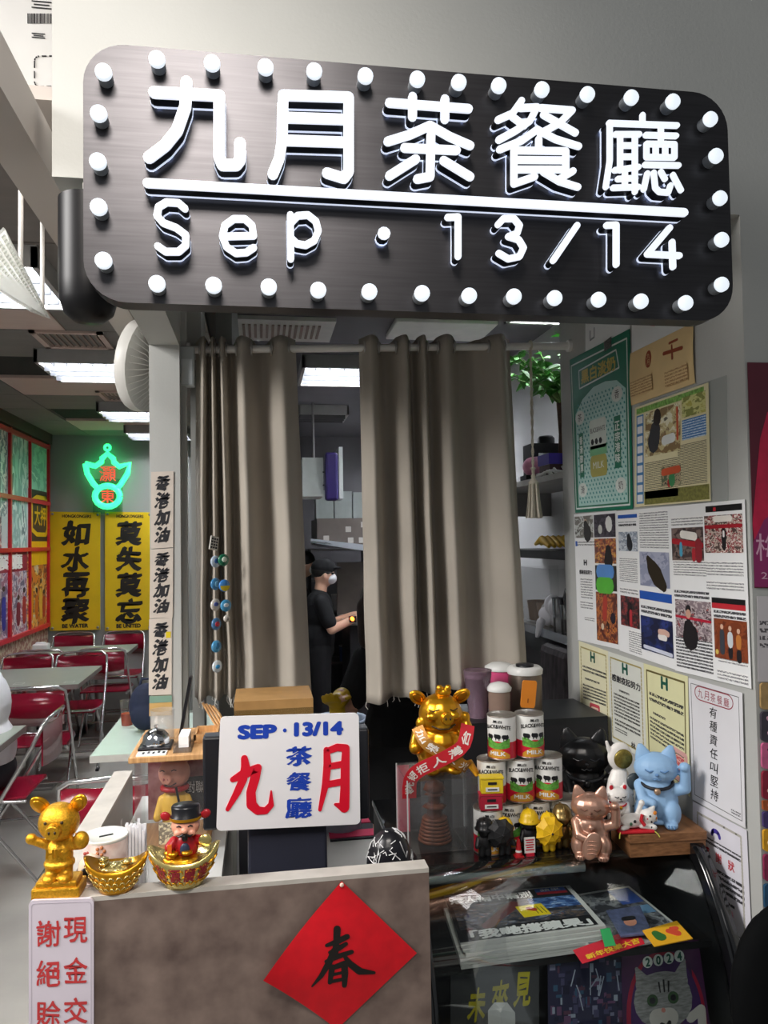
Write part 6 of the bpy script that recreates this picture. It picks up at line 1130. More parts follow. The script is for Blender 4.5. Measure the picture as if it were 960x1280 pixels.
# lower shelves
for z, nm in ((1.62, 'middle kitchen shelf with black rim'), (1.295, 'lower steel kitchen shelf behind the pillar')):
    t = thing('wall_shelf', nm, 'shelf', (1.16, 2.76, z)); MB().bx(0, .35, 0, 1.3, 0, .02).build('board', steel if z < 1.5 else mat('kitchen_black'), t); MB().bx(-.004, 0, 0, 1.3, -.01, .024).build('front_rim', steelb if z < 1.5 else mat('kitchen_black'), t)
LZ2 = 1.315; MZ = 1.64
t = thing('yellow_bundle', 'bundle of yellow fruit on the middle kitchen shelf', 'fruit', (1.26, 3.2, MZ))
for k in range(5): MB().tube([(-.05 + .025 * k, -.08, .02), (-.05 + .025 * k, 0, .05), (-.05 + .025 * k, .08, .03)], [.008, .018, .008], 8).build('fruit', mat('fruit_yellow', '#c8a020', .5), t)
t = thing('white_jug', 'white jug at the right end of the middle shelf', 'jug', (1.235, 2.83, MZ)); MB().lathe([(.045, 0), (.05, .1), (.042, .13), (.02, .15)], 16).build('body', cwh, t); MB().lathe([(.02, .15), (.024, .18), (.001, .185)], 14).build('cap', mat('cap_yellow', '#d8c86a', .5), t)
t = thing('clear_bin', 'clear plastic storage bin with brown cups on the lower shelf', 'bin', (1.30, 3.30, LZ2)); MB().bx(-.1, .1, -.2, -.197, 0, .25).bx(-.1, -.097, -.2, .2, 0, .25).bx(-.1, .1, -.2, .2, 0, .003).bx(-.1, .1, .197, .2, 0, .25).build('bin', ac, t)
for i in range(3):
    for j in range(2): MB().lathe([(.035, 0), (.045, .09), (.043, .09), (.033, .003)], 14, (-.04 + .08 * j, -.12 + .12 * i, .004)).build('brown_cup', mat('cup_brown', '#8a7058', .4), t)
t = thing('oven_box', 'steel box oven with loop handle hanging on the middle shelf', 'oven', (1.34, 2.86, LZ2)); MB().bx(-.13, .13, -.06, .10, .12, .30).build('body', steel, t); MB().tube([(-.14, -.03, .17), (-.165, -.03, .18), (-.165, -.03, .26), (-.14, -.03, .27)], .006, 8).build('handle', chrome, t); MB().bx(-.132, -.13, .0, .08, .15, .28).build('copper_panel', mat('copper_dull', '#a86e54', .4, metal=.5), t); MB().bx(-.12, .12, -.05, .09, 0, .12).build('foot_box', mat('kitchen_black'), t)
t = thing('black_kettle', 'round black kettle on the lower kitchen shelf', 'kettle', (1.20, 2.84, LZ2)); MB().lathe([(.035, .09), (.04, .11), (.045, .15), (.035, .185), (.012, .2), (.001, .2)], 18).build('body', mat('jug_dark'), t); MB().lathe([(.03, 0), (.034, .09)], 16).build('stand', cblk, t)
for k, (y, z, l) in enumerate(((2.98, 0, 'taller stack of steel cups on the lower kitchen shelf'), (2.90, 0, 'shorter stack of steel cups nearest the pillar'))):
    t = thing('steel_cups', l, 'cups', (1.195, y, LZ2)); MB().lathe([(.026, 0), (.028, .07), (.030, .072)], 16).build('lower_cup', glass('clear_cup', '#f4f6f6', .05, 1, .2, '#c8c8c8'), t); MB().lathe([(.028, .06), (.031, .135 - .02 * k), (.033, .138 - .02 * k), (.029, .136 - .02 * k), (.027, .07)], 16).build('upper_cup', steelb, t)
t = thing('plastic_bag', 'crumpled white plastic bag on the lower kitchen shelf', 'bag', (1.235, 3.14, LZ2)); b = MB(); random.seed(3)
for k in range(14): b.ell((random.uniform(-.05, .05), random.uniform(-.09, .09), random.uniform(.02, .10)), (.04, .045, .03), Matrix.Rotation(random.random() * 3, 3, 'X'))
b.cap((-.08, -.05, .03), (-.09, -.03, -.03), .02, .01); blob('bag', b, .007, mat('bag_white', '#d8d8de', .35, var=.05, bump=.8, bscale=40), t, 2)
t = thing('snack_pack', 'dark pack with a red edge at the right of the lower shelf', 'pack', (1.172, 2.80, LZ2)); MB().bx(-.003, .03, -.05, .045, 0, .115).build('pack', mat('pack_dark', '#3a3430', .4), t); MB().bx(-.004, .031, -.052, -.03, 0, .115).build('red_edge', mat('pack_red', '#c0203c', .4), t); MB().ell((-.004, .01, .06), (.002, .02, .035), None, 10, 6).build('white_print', cwh, t)
t = thing('kitchen_cabinet', 'dark kitchen cabinet with white print below the lower shelf', 'cabinet', (1.2, 3.05, 0)); MB().bx(0, .3, 0, 1.5, 0, 1.2).build('body', mat('kitchen_black'), t); mb = MB(); mb.use(mat('ink_pale'))
for k in range(3): mb.box((-.001, .42, 1.13 - .03 * k), (.002, .09 - .02 * k, .012))
mb.build('print', None, t)
# hood, ducts, air unit, back counter
t = thing('range_hood', 'brushed steel range hood with a slanted lip deep in the kitchen', 'range hood', (1.0, 6.9, 1.6)); MB().bx(-.5, .5, 0, .8, .06, .30).build('canopy', mat('hood_brown', '#6f6660', .4, metal=.4, var=.06), t); mb = MB(); mb.add([(-.5, 0, .06), (.5, 0, .06), (.5, -.35, -.02), (-.58, -.35, .1), (-.5, 0, .05), (.5, 0, .05), (.5, -.35, -.03), (-.58, -.35, .09)], [(0, 3, 2, 1), (4, 5, 6, 7), (0, 1, 5, 4), (2, 3, 7, 6)]); mb.build('slanted_lip', steelb, t); mb = MB(); mb.add([(-.58, -.35, .12), (.5, -.37, -.02), (.5, -.36, -.10), (-.58, -.345, .085), (-.58, -.34, .12), (.5, -.36, -.02), (.5, -.35, -.10), (-.58, -.335, .085)], [(0, 3, 2, 1), (4, 5, 6, 7), (0, 1, 5, 4), (2, 3, 7, 6)]); mb.build('lip_skirt', mat('hood_bright', '#c4cad2', .35, metal=.3), t)
for x, z in ((-.42, .12), (-.22, .2), (-.2, .1), (-.1, .1), (-.08, .24)): MB().box((x, -.004, z), (.05, .004, .05), None, .001).build('sticker', mat('sticker_pale', '#b8b2aa', .6), t)
t = thing('duct_panels', 'pale ribbed duct panels above the range hood', 'duct', (1.0, 7.0, 1.90))
for k in range(6): MB().bx(-.5 + k * .17, -.34 + k * .17, 0, .2, 0, .26 - .01 * k).build('panel', mat('duct_white', '#a8b0ac', .5), t)
t = thing('wall_air_unit', 'white and violet air unit on the kitchen ceiling', 'air conditioner', (.42, 6.0, 2.02)); MB().bx(-.1, .06, -.1, .3, .02, .32).build('body', mat('unit_white', '#b8beb8', .45), t); MB().box((.12, -.12, .17), (.10, .1, .37), None, .02).build('violet_front', mat('unit_violet', '#2c2058', .35), t); MB().bx(.18, .21, -.12, .2, .0, .40).build('side_flap', mat('unit_white'), t)
for z in (.1, .2): MB().bx(.055, .068, -.12, -.1, z, z + .012).build('clip', cblk, t)
MB().cyl((.0, .1, .32), (.0, .1, .78), .01).build('hanger', steel, t)
t = thing('kitchen_counter', 'steel cooking counter behind the cook', 'counter', (1.1, 6.6, 0)); MB().bx(-.38, .4, -.25, .4, 0, 1.0).build('cabinet', mat('kitchen_black'), t); MB().bx(-.42, .4, -.3, .42, 1.0, 1.03).build('worktop', steel, t); MB().bx(-.42, .4, .38, .42, 1.03, 1.5).build('splashback', mat('hood_brown'), t)
t = thing('prep_tray', 'white prep tray with greens on the cooking counter', 'tray', (.86, 6.42, 1.03)); MB().box((0, 0, .01), (.22, .16, .02), Matrix.Rotation(.2, 3, 'Z'), .005).build('tray', cwh, t)
for k in range(5): MB().ell((.03 * math.cos(k * 1.3), .03 * math.sin(k * 1.3), .025), (.03, .025, .012), None, 8, 6).build('greens', mat('greens', '#6fb04a', .6), t)
t = thing('heat_lamp', 'small glowing orange heater beside the cook', 'heater', (.735, 6.28, 1.03)); MB().bx(-.03, .03, -.02, .02, 0, .05).build('body', cblk, t); MB().ell((-.005, -.022, .03), (.016, .006, .02), Matrix.Rotation(-.6, 3, 'Y'), 10, 6).build('glow', mat('heater_glow', '#ff7a2a', .5, emit=6), t)
t = thing('cup_tower', 'pale cup on the cooking counter', 'cup', (.90, 6.75, 1.03)); MB().lathe([(.03, 0), (.04, .1), (.038, .1)], 12).build('cup', cwh, t)
t = thing('back_rack', 'dark storage rack against the kitchen back wall', 'rack', (.75, 7.6, 0)); MB().bx(-.3, -.27, -.1, .3, 0, 1.62).build('upright', cblk, t); MB().bx(.27, .3, -.1, .3, 0, 1.62).build('upright', cblk, t)
for z in (.5, 1.0, 1.3, 1.6): MB().bx(-.27, .27, -.1, .3, z, z + .02).build('shelf', steel, t)
for k, (x, z, c) in enumerate(((-.1, 1.32, '#c8ccd0'), (.08, 1.32, '#a8acb0'), (-.02, 1.02, '#d0d0d0'), (.12, 1.02, '#5a6a8a'), (.05, .52, '#3c5a8a'))):
    t = thing('rack_container', ('white tall container on the upper rack shelf', 'grey container on the upper rack shelf', 'pale tub on the middle rack shelf', 'slate tub on the middle rack shelf', 'blue tub on the bottom rack shelf')[k], 'container', (.75 + x, 7.55, z)); MB().lathe([(.05, 0), (.055, .14), (.057, .145)], 14).build('tub', mat('tub_' + c[1:], c, .5), t); MB().lathe([(.057, .145), (.057, .155), (.001, .16)], 14).build('lid', cwh, t)
t = thing('striped_mat', 'red and black striped rubber mat on the kitchen floor', 'mat', (.62, 5.2, 0)); MB().bx(-.25, .3, -.8, 1.2, 0, .01).build('base', mat('mat_black', '#26242a', .7), t)
for k in range(10): MB().bx(-.25, .3, -.78 + k * .2, -.68 + k * .2, .01, .014).build('stripe', mat('mat_red', '#b02448', .7), t)
# ================================================================ PEOPLE
hair = mat('hair_black', '#1a1614', .55, var=.2, scale=60); hairb = mat('hair_brown', '#2e1f1a', .5, var=.3, scale=60); sk = mat('skin', '#d3a58c', .5, var=.04, sss=.05); tee = mat('cloth_black', '#0f1013', .85, var=.2, scale=12, bump=.3); trou = mat('cloth_dark_trousers', '#101114', .85, var=.2, scale=10, bump=.3)
def face(t, c, d, r, T=None, mask=None):
    """eyes, ears, brows on a head at c that looks along d"""
    d = V(d).normalized(); sd = d.cross(V((0, 0, 1))).normalized(); up = sd.cross(d)
    for s_ in (-1, 1):
        MB().ell(c + d * r * .90 + sd * s_ * r * .38 + up * r * .05, (.011, .011, .008), None, 8, 6).build('eye', cblk, t); MB().tube([c + d * r * .92 + sd * s_ * r * .2 + up * r * .25, c + d * r * .88 + sd * s_ * r * .58 + up * r * .25], .004, 5).build('eyebrow', hair, t)
    if mask:
        b = MB(); b.ell(c + d * r * .62 - up * r * .42, (r * .62, r * .62, r * .55)); blob('face_mask', b, .008, mask, t, 2)
    else: MB().tube([c + d * r * .9 + sd * r * .25 - up * r * .55, c + d * r * .96 - up * r * .58, c + d * r * .9 - sd * r * .25 - up * r * .55], .005, 6).build('mouth', mat('lips', '#a85a54', .5), t)
def hand(b, w, d, side, curl=.5):
    """palm and five tapering fingers grown from the wrist w along d"""
    d = V(d).normalized(); s_ = V(side).normalized(); n = d.cross(s_); b.cap(w, w + d * .05, .026, .03); b.cap(w + d * .04 + s_ * .018, w + d * .06 - s_ * .016, .018)
    for k, L in enumerate((.062, .072, .068, .052)):
        p = w + d * .072 + s_ * (.027 - .018 * k); q = p + (d * (1 - curl * .4) + n * curl * .6) * L * .5; b.cap(p, q, .0095, .009); b.cap(q, q + (d * (1 - curl) + n * curl) * L * .5, .009, .0075)
    p = w + d * .02 + s_ * .03; q = p + (d * .6 + s_ * .6 + n * .3) * .04; b.cap(p, q, .011, .010); b.cap(q, q + d * .03, .010, .008)
# cook at the counter, turned right, cap and mask
ck = thing('person', 'cook in black cap, white mask and black T-shirt working at the counter', 'person', (.50, 6.45, 0))
H = V((.02, 0, 1.42)); b = MB(); b.ell(H, (.088, .078, .11)); b.ell(H + V((.085, 0, -.02)), (.02, .016, .02)); b.cap((0, 0, 1.36), (-.02, 0, 1.24), .052, .056); b.ell((-.03, 0, 1.12), (.11, .17, .16)); b.ell((-.03, 0, .88), (.12, .155, .16)); b.ell(H + V((0, -.08, -.01)), (.018, .014, .028))
for s_ in (-1, 1): b.cap((-.02, s_ * .17, 1.2), (.06, s_ * .2, .98), .05, .042); b.cap((.06, s_ * .2, .98), (.27, s_ * .13, 1.06), .04, .03); hand(b, V((.28, s_ * .12, 1.065)), (1, -s_ * .15, .1), (0, -1, 0), .5); b.cap((-.03, s_ * .08, .82), (-.02, s_ * .09, .45), .085, .062); b.cap((-.02, s_ * .09, .45), (-.04, s_ * .09, .08), .06, .042); b.cap((-.05, s_ * .09, .04), (.12, s_ * .09, .035), .04, .034)
blob('body', b, .009, sk, ck, 3)
b = MB(); b.ell((-.03, 0, 1.12), (.125, .185, .175)); b.ell((-.03, 0, .90), (.135, .172, .20)); b.cap((-.02, 0, 1.22), (-.02, 0, 1.26), .075, .062)
for s_ in (-1, 1): b.cap((-.02, s_ * .17, 1.2), (.04, s_ * .195, 1.04), .066, .062)
blob('t_shirt', b, .01, tee, ck, 3); b = MB(); b.ell((-.03, 0, .80), (.13, .17, .12))
for s_ in (-1, 1): b.cap((-.03, s_ * .08, .80), (-.02, s_ * .09, .45), .1, .08); b.cap((-.02, s_ * .09, .45), (-.04, s_ * .09, .06), .078, .065)
blob('trousers', b, .011, trou, ck, 3)
b = MB(); b.ell(H + V((-.012, 0, .035)), (.098, .09, .088)); blob('hair', b, .008, hair, ck, 2); b = MB(); b.ell(H + V((-.006, 0, .06)), (.104, .095, .075)); b.ell(H + V((.10, 0, .05)), (.05, .07, .012)); blob('cap', b, .008, tee, ck, 2)
face(ck, H, (1, -.3, 0), .088, mask=mat('mask_white', '#d8d8dc', .6)); MB().tube([H + V((.08, -.065, .01)), H + V((0, -.09, .02))], .004, 5).build('glasses', cblk, ck)
for s_ in (-1, 1): MB().box((.03, s_ * .09, .035), (.27, .1, .07), None, .02).build('shoe', cblk, ck)
# second cook behind, mostly hidden by the curtain
c2 = thing('person', 'second cook with short dark hair half hidden by the left curtain', 'person', (.36, 7.2, 0)); H = V((.05, 0, 1.48)); b = MB(); b.ell(H, (.09, .08, .115)); b.ell(H + V((.085, -.03, -.02)), (.02, .016, .02)); b.cap((0, 0, 1.38), (-.01, 0, 1.26), .052, .056); b.ell((-.02, 0, 1.12), (.11, .18, .18)); b.ell((-.02, 0, .88), (.12, .16, .16))
for s_ in (-1, 1): b.cap((0, s_ * .18, 1.2), (0, s_ * .22, .95), .05, .042); b.cap((0, s_ * .22, .95), (.2, s_ * .18, .9), .04, .03); hand(b, V((.21, s_ * .17, .9)), (1, 0, 0), (0, -1, 0)); b.cap((-.02, s_ * .08, .82), (-.02, s_ * .09, .45), .085, .062); b.cap((-.02, s_ * .09, .45), (-.02, s_ * .09, .08), .06, .042); b.cap((-.03, s_ * .09, .04), (.12, s_ * .09, .035), .04, .034)
blob('body', b, .010, sk, c2, 3); b = MB(); b.ell((-.02, 0, 1.12), (.125, .195, .195)); b.ell((-.02, 0, .9), (.135, .175, .2)); 
for s_ in (-1, 1): b.cap((0, s_ * .18, 1.2), (0, s_ * .21, 1.04), .066, .062)
blob('t_shirt', b, .011, tee, c2, 3); b = MB(); b.ell((-.02, 0, .8), (.13, .17, .12))
for s_ in (-1, 1): b.cap((-.02, s_ * .08, .8), (-.02, s_ * .09, .06), .1, .068)
blob('trousers', b, .012, trou, c2, 3); b = MB(); b.ell(H + V((-.012, 0, .045)), (.1, .092, .09)); blob('hair', b, .008, hair, c2, 2); face(c2, H, (1, -.4, 0), .088, mask=mat('mask_white'))
# staff member behind the right curtain: black T-shirt, black shorts, yellow glove
st = thing('person', 'staff member in black T-shirt and shorts with a yellow glove behind the right curtain', 'person', (.60, 3.2, 0)); H = V((-.11, -.02, 1.42)); b = MB(); b.ell(H, (.082, .09, .11)); b.ell(H + V((.07, -.06, -.02)), (.016, .02, .018)); b.cap((-.08, 0, 1.34), (0, 0, 1.24), .052, .056); b.ell((0, 0, 1.12), (.18, .115, .17)); b.ell((0, 0, .88), (.165, .125, .15))
b.cap((-.17, -.01, 1.19), (-.26, -.05, 1.0), .048, .04)
b.cap((-.26, -.05, 1.0), (-.29, -.11, 1.08), .04, .03); hand(b, V((-.29, -.11, 1.07)), (-.35, -.6, .0), (1, 0, 0), .7); b.cap((.17, -.01, 1.19), (.2, -.02, .95), .048, .04); b.cap((.2, -.02, .95), (.15, -.16, .88), .04, .03); hand(b, V((.14, -.17, .875)), (-.6, -.6, 0), (0, 0, 1), .6)
for s_ in (-1, 1): b.cap((s_ * .085, 0, .82), (s_ * .09, 0, .45), .085, .06); b.cap((s_ * .09, 0, .45), (s_ * .09, .02, .08), .058, .04); b.cap((s_ * .09, .03, .04), (s_ * .1, -.13, .035), .04, .034)
blob('body', b, .008, sk, st, 3)
b = MB(); b.ell((0, 0, 1.12), (.195, .13, .185)); b.ell((0, 0, .92), (.185, .14, .19)); b.cap((0, 0, 1.22), (0, 0, 1.26), .075, .064); b.cap((-.17, -.01, 1.2), (-.235, -.035, 1.06), .066, .062); b.cap((.17, -.01, 1.2), (.195, -.02, 1.02), .066, .062); blob('t_shirt', b, .009, tee, st, 3)
b = MB(); b.ell((0, 0, .82), (.185, .145, .12))
for s_ in (-1, 1): b.cap((s_ * .085, 0, .80), (s_ * .092, 0, .60), .105, .098)
blob('shorts', b, .009, trou, st, 3)
b = MB(); b.ell(H + V((.01, .012, .035)), (.096, .1, .092)); b.cap(H + V((.05, .04, 0)), H + V((.06, .05, -.15)), .05, .03); b.cap(H + V((-.05, -.02, 0)), H + V((-.06, -.02, -.13)), .055, .04); blob('hair', b, .008, hairb, st, 3); face(st, H, (.8, -.6, -.2), .088)
b = MB(); hand(b, V((-.292, -.112, 1.07)), (-.35, -.6, .0), (1, 0, 0), .7); b.cap((-.285, -.10, 1.075), (-.31, -.14, 1.06), .036, .036); b.cap((-.31, -.13, 1.05), (-.295, -.12, .90), .03, .04); blob('yellow_glove', b, .005, mat('glove_yellow', '#c8a41c', .5), st, 2)
for s_ in (-1, 1): MB().box((s_ * .095, -.05, .035), (.1, .26, .07), None, .02).build('shoe', cblk, st)
# seated guest at the left edge
gu = thing('person', 'seated guest in a white T-shirt resting an elbow on the left table', 'person', (-1.45, 4.28, 0)); H = V((-.08, 0, 1.2)); b = MB(); b.ell(H, (.09, .08, .112)); b.ell(H + V((-.092, 0, -.02)), (.02, .016, .02)); b.cap((-.05, 0, 1.12), (0, 0, 1.02), .052, .058); b.ell((.02, 0, .88), (.12, .18, .18)); b.ell((.04, 0, .6), (.13, .17, .16))
b.cap((.0, -.18, .98), (.055, -.22, .80), .05, .042); b.cap((.055, -.22, .79), (-.18, -.16, .80), .04, .03); hand(b, V((-.19, -.158, .80)), (-1, 0, 0), (0, 1, 0), .4); b.cap((.0, .18, .98), (-.05, .23, .80), .05, .042); b.cap((-.05, .23, .79), (-.25, .14, .80), .04, .03); hand(b, V((-.26, .135, .80)), (-1, 0, 0), (0, 1, 0), .4)
for s_ in (-1, 1): b.cap((.02, s_ * .09, .53), (-.36, s_ * .1, .55), .085, .062); b.cap((-.36, s_ * .1, .53), (-.28, s_ * .1, .08), .06, .042); b.cap((-.27, s_ * .1, .04), (-.44, s_ * .1, .035), .04, .034)
blob('body', b, .009, sk, gu, 3); b = MB(); b.ell((.02, 0, .88), (.135, .195, .19)); b.ell((.04, 0, .66), (.145, .185, .18)); b.cap((0, 0, 1.0), (-.02, 0, 1.04), .075, .064); b.cap((.0, -.18, .98), (.04, -.215, .85), .066, .066); b.cap((.0, .18, .98), (-.03, .215, .86), .066, .066); blob('t_shirt', b, .01, mat('cloth_white', '#d9d9dc', .8, var=.06), gu, 3)
b = MB(); b.ell((.04, 0, .55), (.145, .185, .12))
for s_ in (-1, 1): b.cap((.02, s_ * .09, .54), (-.36, s_ * .1, .55), .1, .078); b.cap((-.36, s_ * .1, .53), (-.28, s_ * .1, .1), .075, .06)
blob('trousers', b, .011, mat('cloth_charcoal', '#26262c', .85), gu, 3); b = MB(); b.ell(H + V((.015, 0, .035)), (.1, .092, .092)); blob('hair', b, .008, hair, gu, 2); face(gu, H, (-1, 0, 0), .088)
for s_ in (-1, 1): MB().box((-.35, s_ * .1, .035), (.27, .1, .07), None, .02).build('shoe', cwh, gu)
# ================================================================ DINING ROOM
tabm = mat('table_greygreen', '#8f978c', .3, var=.04); tabg = mat('table_mint', '#bccdc0', .3, var=.03); tede = mat('table_edge', '#7a706c', .45); teded = mat('table_edge_pale', '#c4c4bc', .4)
def table(x0, x1, y0, y1, label, m, em, z=.75, legs=True):
    t = thing('dining_table', label, 'table', ((x0 + x1) / 2, (y0 + y1) / 2, 0), 0, 'dining tables'); hx, hy = (x1 - x0) / 2, (y1 - y0) / 2; MB().bx(-hx, hx, -hy, hy, z - .032, z - .002).build('edge', em, t); MB().bx(-hx + .002, hx - .002, -hy + .002, hy - .002, z - .002, z).build('tabletop', m, t)
    for sx in ((-1, 1) if hx > .45 else (0,)): MB().cyl((sx * (hx - .3), 0, .02), (sx * (hx - .3), 0, z - .03), .035, n=16).build('pedestal', steel, t); MB().box((sx * (hx - .3), 0, .012), (.42, .5, .024), None, .006).build('foot', steel, t)
    for sx, sy in ((hx - .08, -hy + .1), (0, -hy + .12)):
        mb = MB(); mb.use(mat('sticker_white', '#d9dcd6', .5)); a = V((sx, sy, z + .0006))
        for d in ((-.03, 0, .06, .004), (.03, 0, .06, .004)): mb.box(a + V((0, d[0], 0)), (d[2], d[3], .0006)); mb.box(a + V((d[0], 0, 0)), (d[3], d[2], .0006))
        mb.build('corner_sticker', None, t)
    return t
table(-2.06, -1.16, 7.05, 7.62, 'grey-green table in front of the yellow banners', tabm, tede); table(-2.07, -1.24, 5.55, 6.35, 'grey-green middle table with crimson chairs around it', tabm, tede); table(-2.06, -1.235, 3.92, 4.36, 'grey-green table at the left edge under the guest elbow', tabm, tede); table(-.77, -.24, 3.66, 4.46, 'pale mint table with the tea cup behind the post', tabg, teded)
chf = mat('chrome_frame', '#c8c6c6', .15, metal=.9, var=.03); chr_ = glass('crimson_plastic', '#c03850', .15, .5, .55, '#9a1a34')
def make_chair():
    t = thing('folding_chair', 'x', 'chair', (0, 0, 0), 0, 'crimson folding chairs'); w = .2                                     # faces +Y, back at -Y
    MB().box((0, .02, .445), (.38, .38, .014), Matrix.Rotation(-.04, 3, 'X'), .006).build('seat', chr_, t); MB().tube([(-.19, -.17, .435), (-.2, .1, .445), (-.17, .21, .45), (.17, .21, .45), (.2, .1, .445), (.19, -.17, .435)], .009, 8).build('seat_rim', chf, t)
    bk = MB(); vs = []; n = 8
    for i in range(n + 1):
        x = -.185 + .37 * i / n; d = -.24 - .03 * (1 - (2 * i / n - 1) ** 2); vs += [V((x, d, .80)), V((x, d - .0, .60)), V((x, d - .008, .80)), V((x, d - .008, .60))]
    fs = []
    for i in range(n): k = 4 * i; fs += [(k, k + 1, k + 5, k + 4), (k + 2, k + 6, k + 7, k + 3), (k, k + 4, k + 6, k + 2), (k + 1, k + 3, k + 7, k + 5)]
    bk.add(vs, fs, True); bk.build('backrest', chr_, t)
    MB().tube([(-.21, .22, .015), (-.205, 0, .36), (-.2, -.2, .70), (-.19, -.245, .80), (-.15, -.262, .825), (0, -.27, .832), (.15, -.262, .825), (.19, -.245, .80), (.2, -.2, .70), (.205, 0, .36), (.21, .22, .015)], .0105, 8).build('front_leg_frame', chf, t)
    for sx in (-1, 1): MB().tube([(sx * .185, -.24, .015), (sx * .185, -.05, .25), (sx * .185, .13, .44)], .0095, 8).build('rear_leg', chf, t); MB().cyl((sx * .21, .20, .015), (sx * .21, .24, .008), .014, n=8).build('foot_cap', cblk, t)
    MB().cyl((-.185, -.22, .035), (.185, -.22, .035), .0085, n=8).build('rear_bar', chf, t); MB().cyl((-.207, .15, .13), (.207, .15, .13), .0075, n=8).build('front_bar', chf, t); return t
c0 = make_chair(); first = True
for x, y, a, l in ((-1.84, 7.82, PI, 'crimson folding chair against the wall below the left yellow banner'), (-1.36, 7.82, PI, 'crimson folding chair against the wall below the right yellow banner'), (-1.82, 7.04, 0, 'crimson folding chair at the far table, beside the mural'), (-1.33, 7.02, 0, 'crimson folding chair at the far table, nearest the post'),
                   (-1.86, 6.36, PI, 'crimson folding chair on the far side of the middle table, by the mural'), (-1.44, 6.34, PI, 'crimson folding chair on the far side of the middle table, near its corner'), (-1.42, 5.28, .1, 'crimson folding chair on the near side of the middle table, seat in view'), (-1.86, 5.26, 0, 'crimson folding chair on the near side of the middle table, cut by the frame'),
                   (-1.33, 4.28, PI / 2, 'crimson folding chair on which the guest sits'), (-.555, 3.28, 0, 'crimson folding chair pushed up to the mint table')):
    o = c0 if first else dup(c0); first = False; o.location = (x, y, 0); o.rotation_euler = (0, 0, a); o['label'] = l
t = thing('napkin_holder', 'white napkin holder on the far table beside the mural', 'napkin holder', (-1.93, 7.25, .75)); MB().box((0, 0, .04), (.13, .1, .08), None, .012).build('box', cwh, t); MB().box((0, -.02, .085), (.08, .03, .02), None, .004).build('napkin', pw, t)
t = thing('tea_cup', 'clear plastic cup half full of red tea on the mint table', 'cup', (aZ(159, 906, .75).x, aZ(159, 906, .75).y, .75)); MB().lathe([(.028, 0), (.031, .06)], 18).build('tea', mat('tea_red', '#b8401c', .15, var=.1), t); MB().lathe([(.029, 0), (.0365, .125), (.038, .127)], 18).build('cup', glass('cup_plastic', '#f8f8f6', .06, .6, .06, '#d8d4cc'), t)
t = thing('navy_backpack', 'dark navy backpack behind the cloth strips on the post', 'backpack', (aY(180, 900, 4.1).x + .01, 4.1, .75)); b = MB(); b.ell((0, 0, .12), (.085, .07, .12)); b.ell((0, -.04, .08), (.07, .05, .07)); blob('bag', b, .006, mat('cloth_navy', '#1a2238', .8, var=.2), t, 3); MB().tube([(-.03, 0, .225), (-.02, 0, .26), (.02, 0, .26), (.03, 0, .225)], .007, 8).build('handle', mat('cloth_navy'), t)
# yellow banners
yb = mat('banner_yellow', '#d6b40e', .6, var=.06, scale=5); bi = mat('banner_ink', '#1d1a14', .7)
for (x0, x1, w4, foot, l) in ((62.5, 125.5, '如水再聚', 'BE WATER', 'left yellow hanging banner with four brushed black characters'), (131.5, 190, '莫失莫忘', 'BE UNITED', 'right yellow hanging banner partly behind the post')):
    s = Sheet(*[aY(x, y, 8.08) for x, y in ((x0, 639.5), (x1, 640.5), (x1, 787), (x0, 788.5))]); t = s.thing('yellow_banner', l, 'banner', 'yellow banners on the far wall'); s.plate('cloth', yb, t, .006); mb = MB(); mb.use(bi); r = 1 if x0 < 100 else 1.0
    for i, c in enumerate(w4): text(mb, c, s.fn, (.22, .075 + i * .218, .80, .285 + i * .218), fat=.02, nib=(.035, .02), wob=.09, slant=.08, off=.0075)
    text(mb, 'HONGKONGERS', s.fn, (.24, .022, .82, .05), fat=.04, off=.0075); text(mb, foot, s.fn, (.24, .945, .76, .98), fat=.05, off=.0075); mb.build('lettering', None, t)
    for u, v in ((.05, .02), (.95, .02), (.05, .98), (.95, .98)): p = s.fn(u, v, .008); MB().ell(p, (.014, .008, .014), None, 8, 5).build('eyelet', steel, t)
# green neon pot with red characters
gn = mat('neon_green', '#39ff8e', .3, emit=2.4, ecol='#36f28a'); rn_ = mat('neon_red', '#ff5a50', .3, emit=.9, ecol='#ff4038'); o_ = aY(135, 636, 8.06)
t = thing('neon_sign', 'green neon outline of a pot with red characters on the far wall', 'neon sign', o_)
def nf(x, y, o=0): p = aY(x, y, 8.06) - o_; return V((p.x, -o, p.z))
Q = lambda L: [(x / 4, 380 + y / 4) for x, y in L]
out = Q([(430, 800), (480, 812), (512, 790), (512, 775), (540, 750), (570, 775), (572, 792), (600, 815), (650, 800), (640, 850), (605, 905), (580, 930)]); lef = Q([(430, 800), (440, 850), (470, 900), (500, 930)])
for nm, P, r in (('tube', out, .028), ('tube', lef, .028), ('tube', Q([(540 + 62 * math.cos(k * PI / 10), 962 + 52 * math.sin(k * PI / 10)) for k in range(21)]), .03), ('tube', Q([(540 + 14 * math.cos(k * PI / 5), 720 + 14 * math.sin(k * PI / 5)) for k in range(11)]), .014)): MB().tube([nf(x, y, .03) for x, y in P], r, 8).build(nm, gn, t)
for c, r in (('灝', (500, 812, 582, 888)), ('東', (504, 928, 578, 996))):
    mb = MB(); mb.use(rn_); (a, b_), (c_, d_) = Q([(r[0], r[1]), (r[2], r[3])]); text(mb, c, lambda u, v, o: nf(u, v, .02 + o), (a, b_, c_, d_), off=.01); mb.build('red_character', None, t)
MB().bx(-.14, .14, -.014, .02, -.05, .30).build('backing', glass('neon_backing', '#e8f0ea', .1, .8), t)
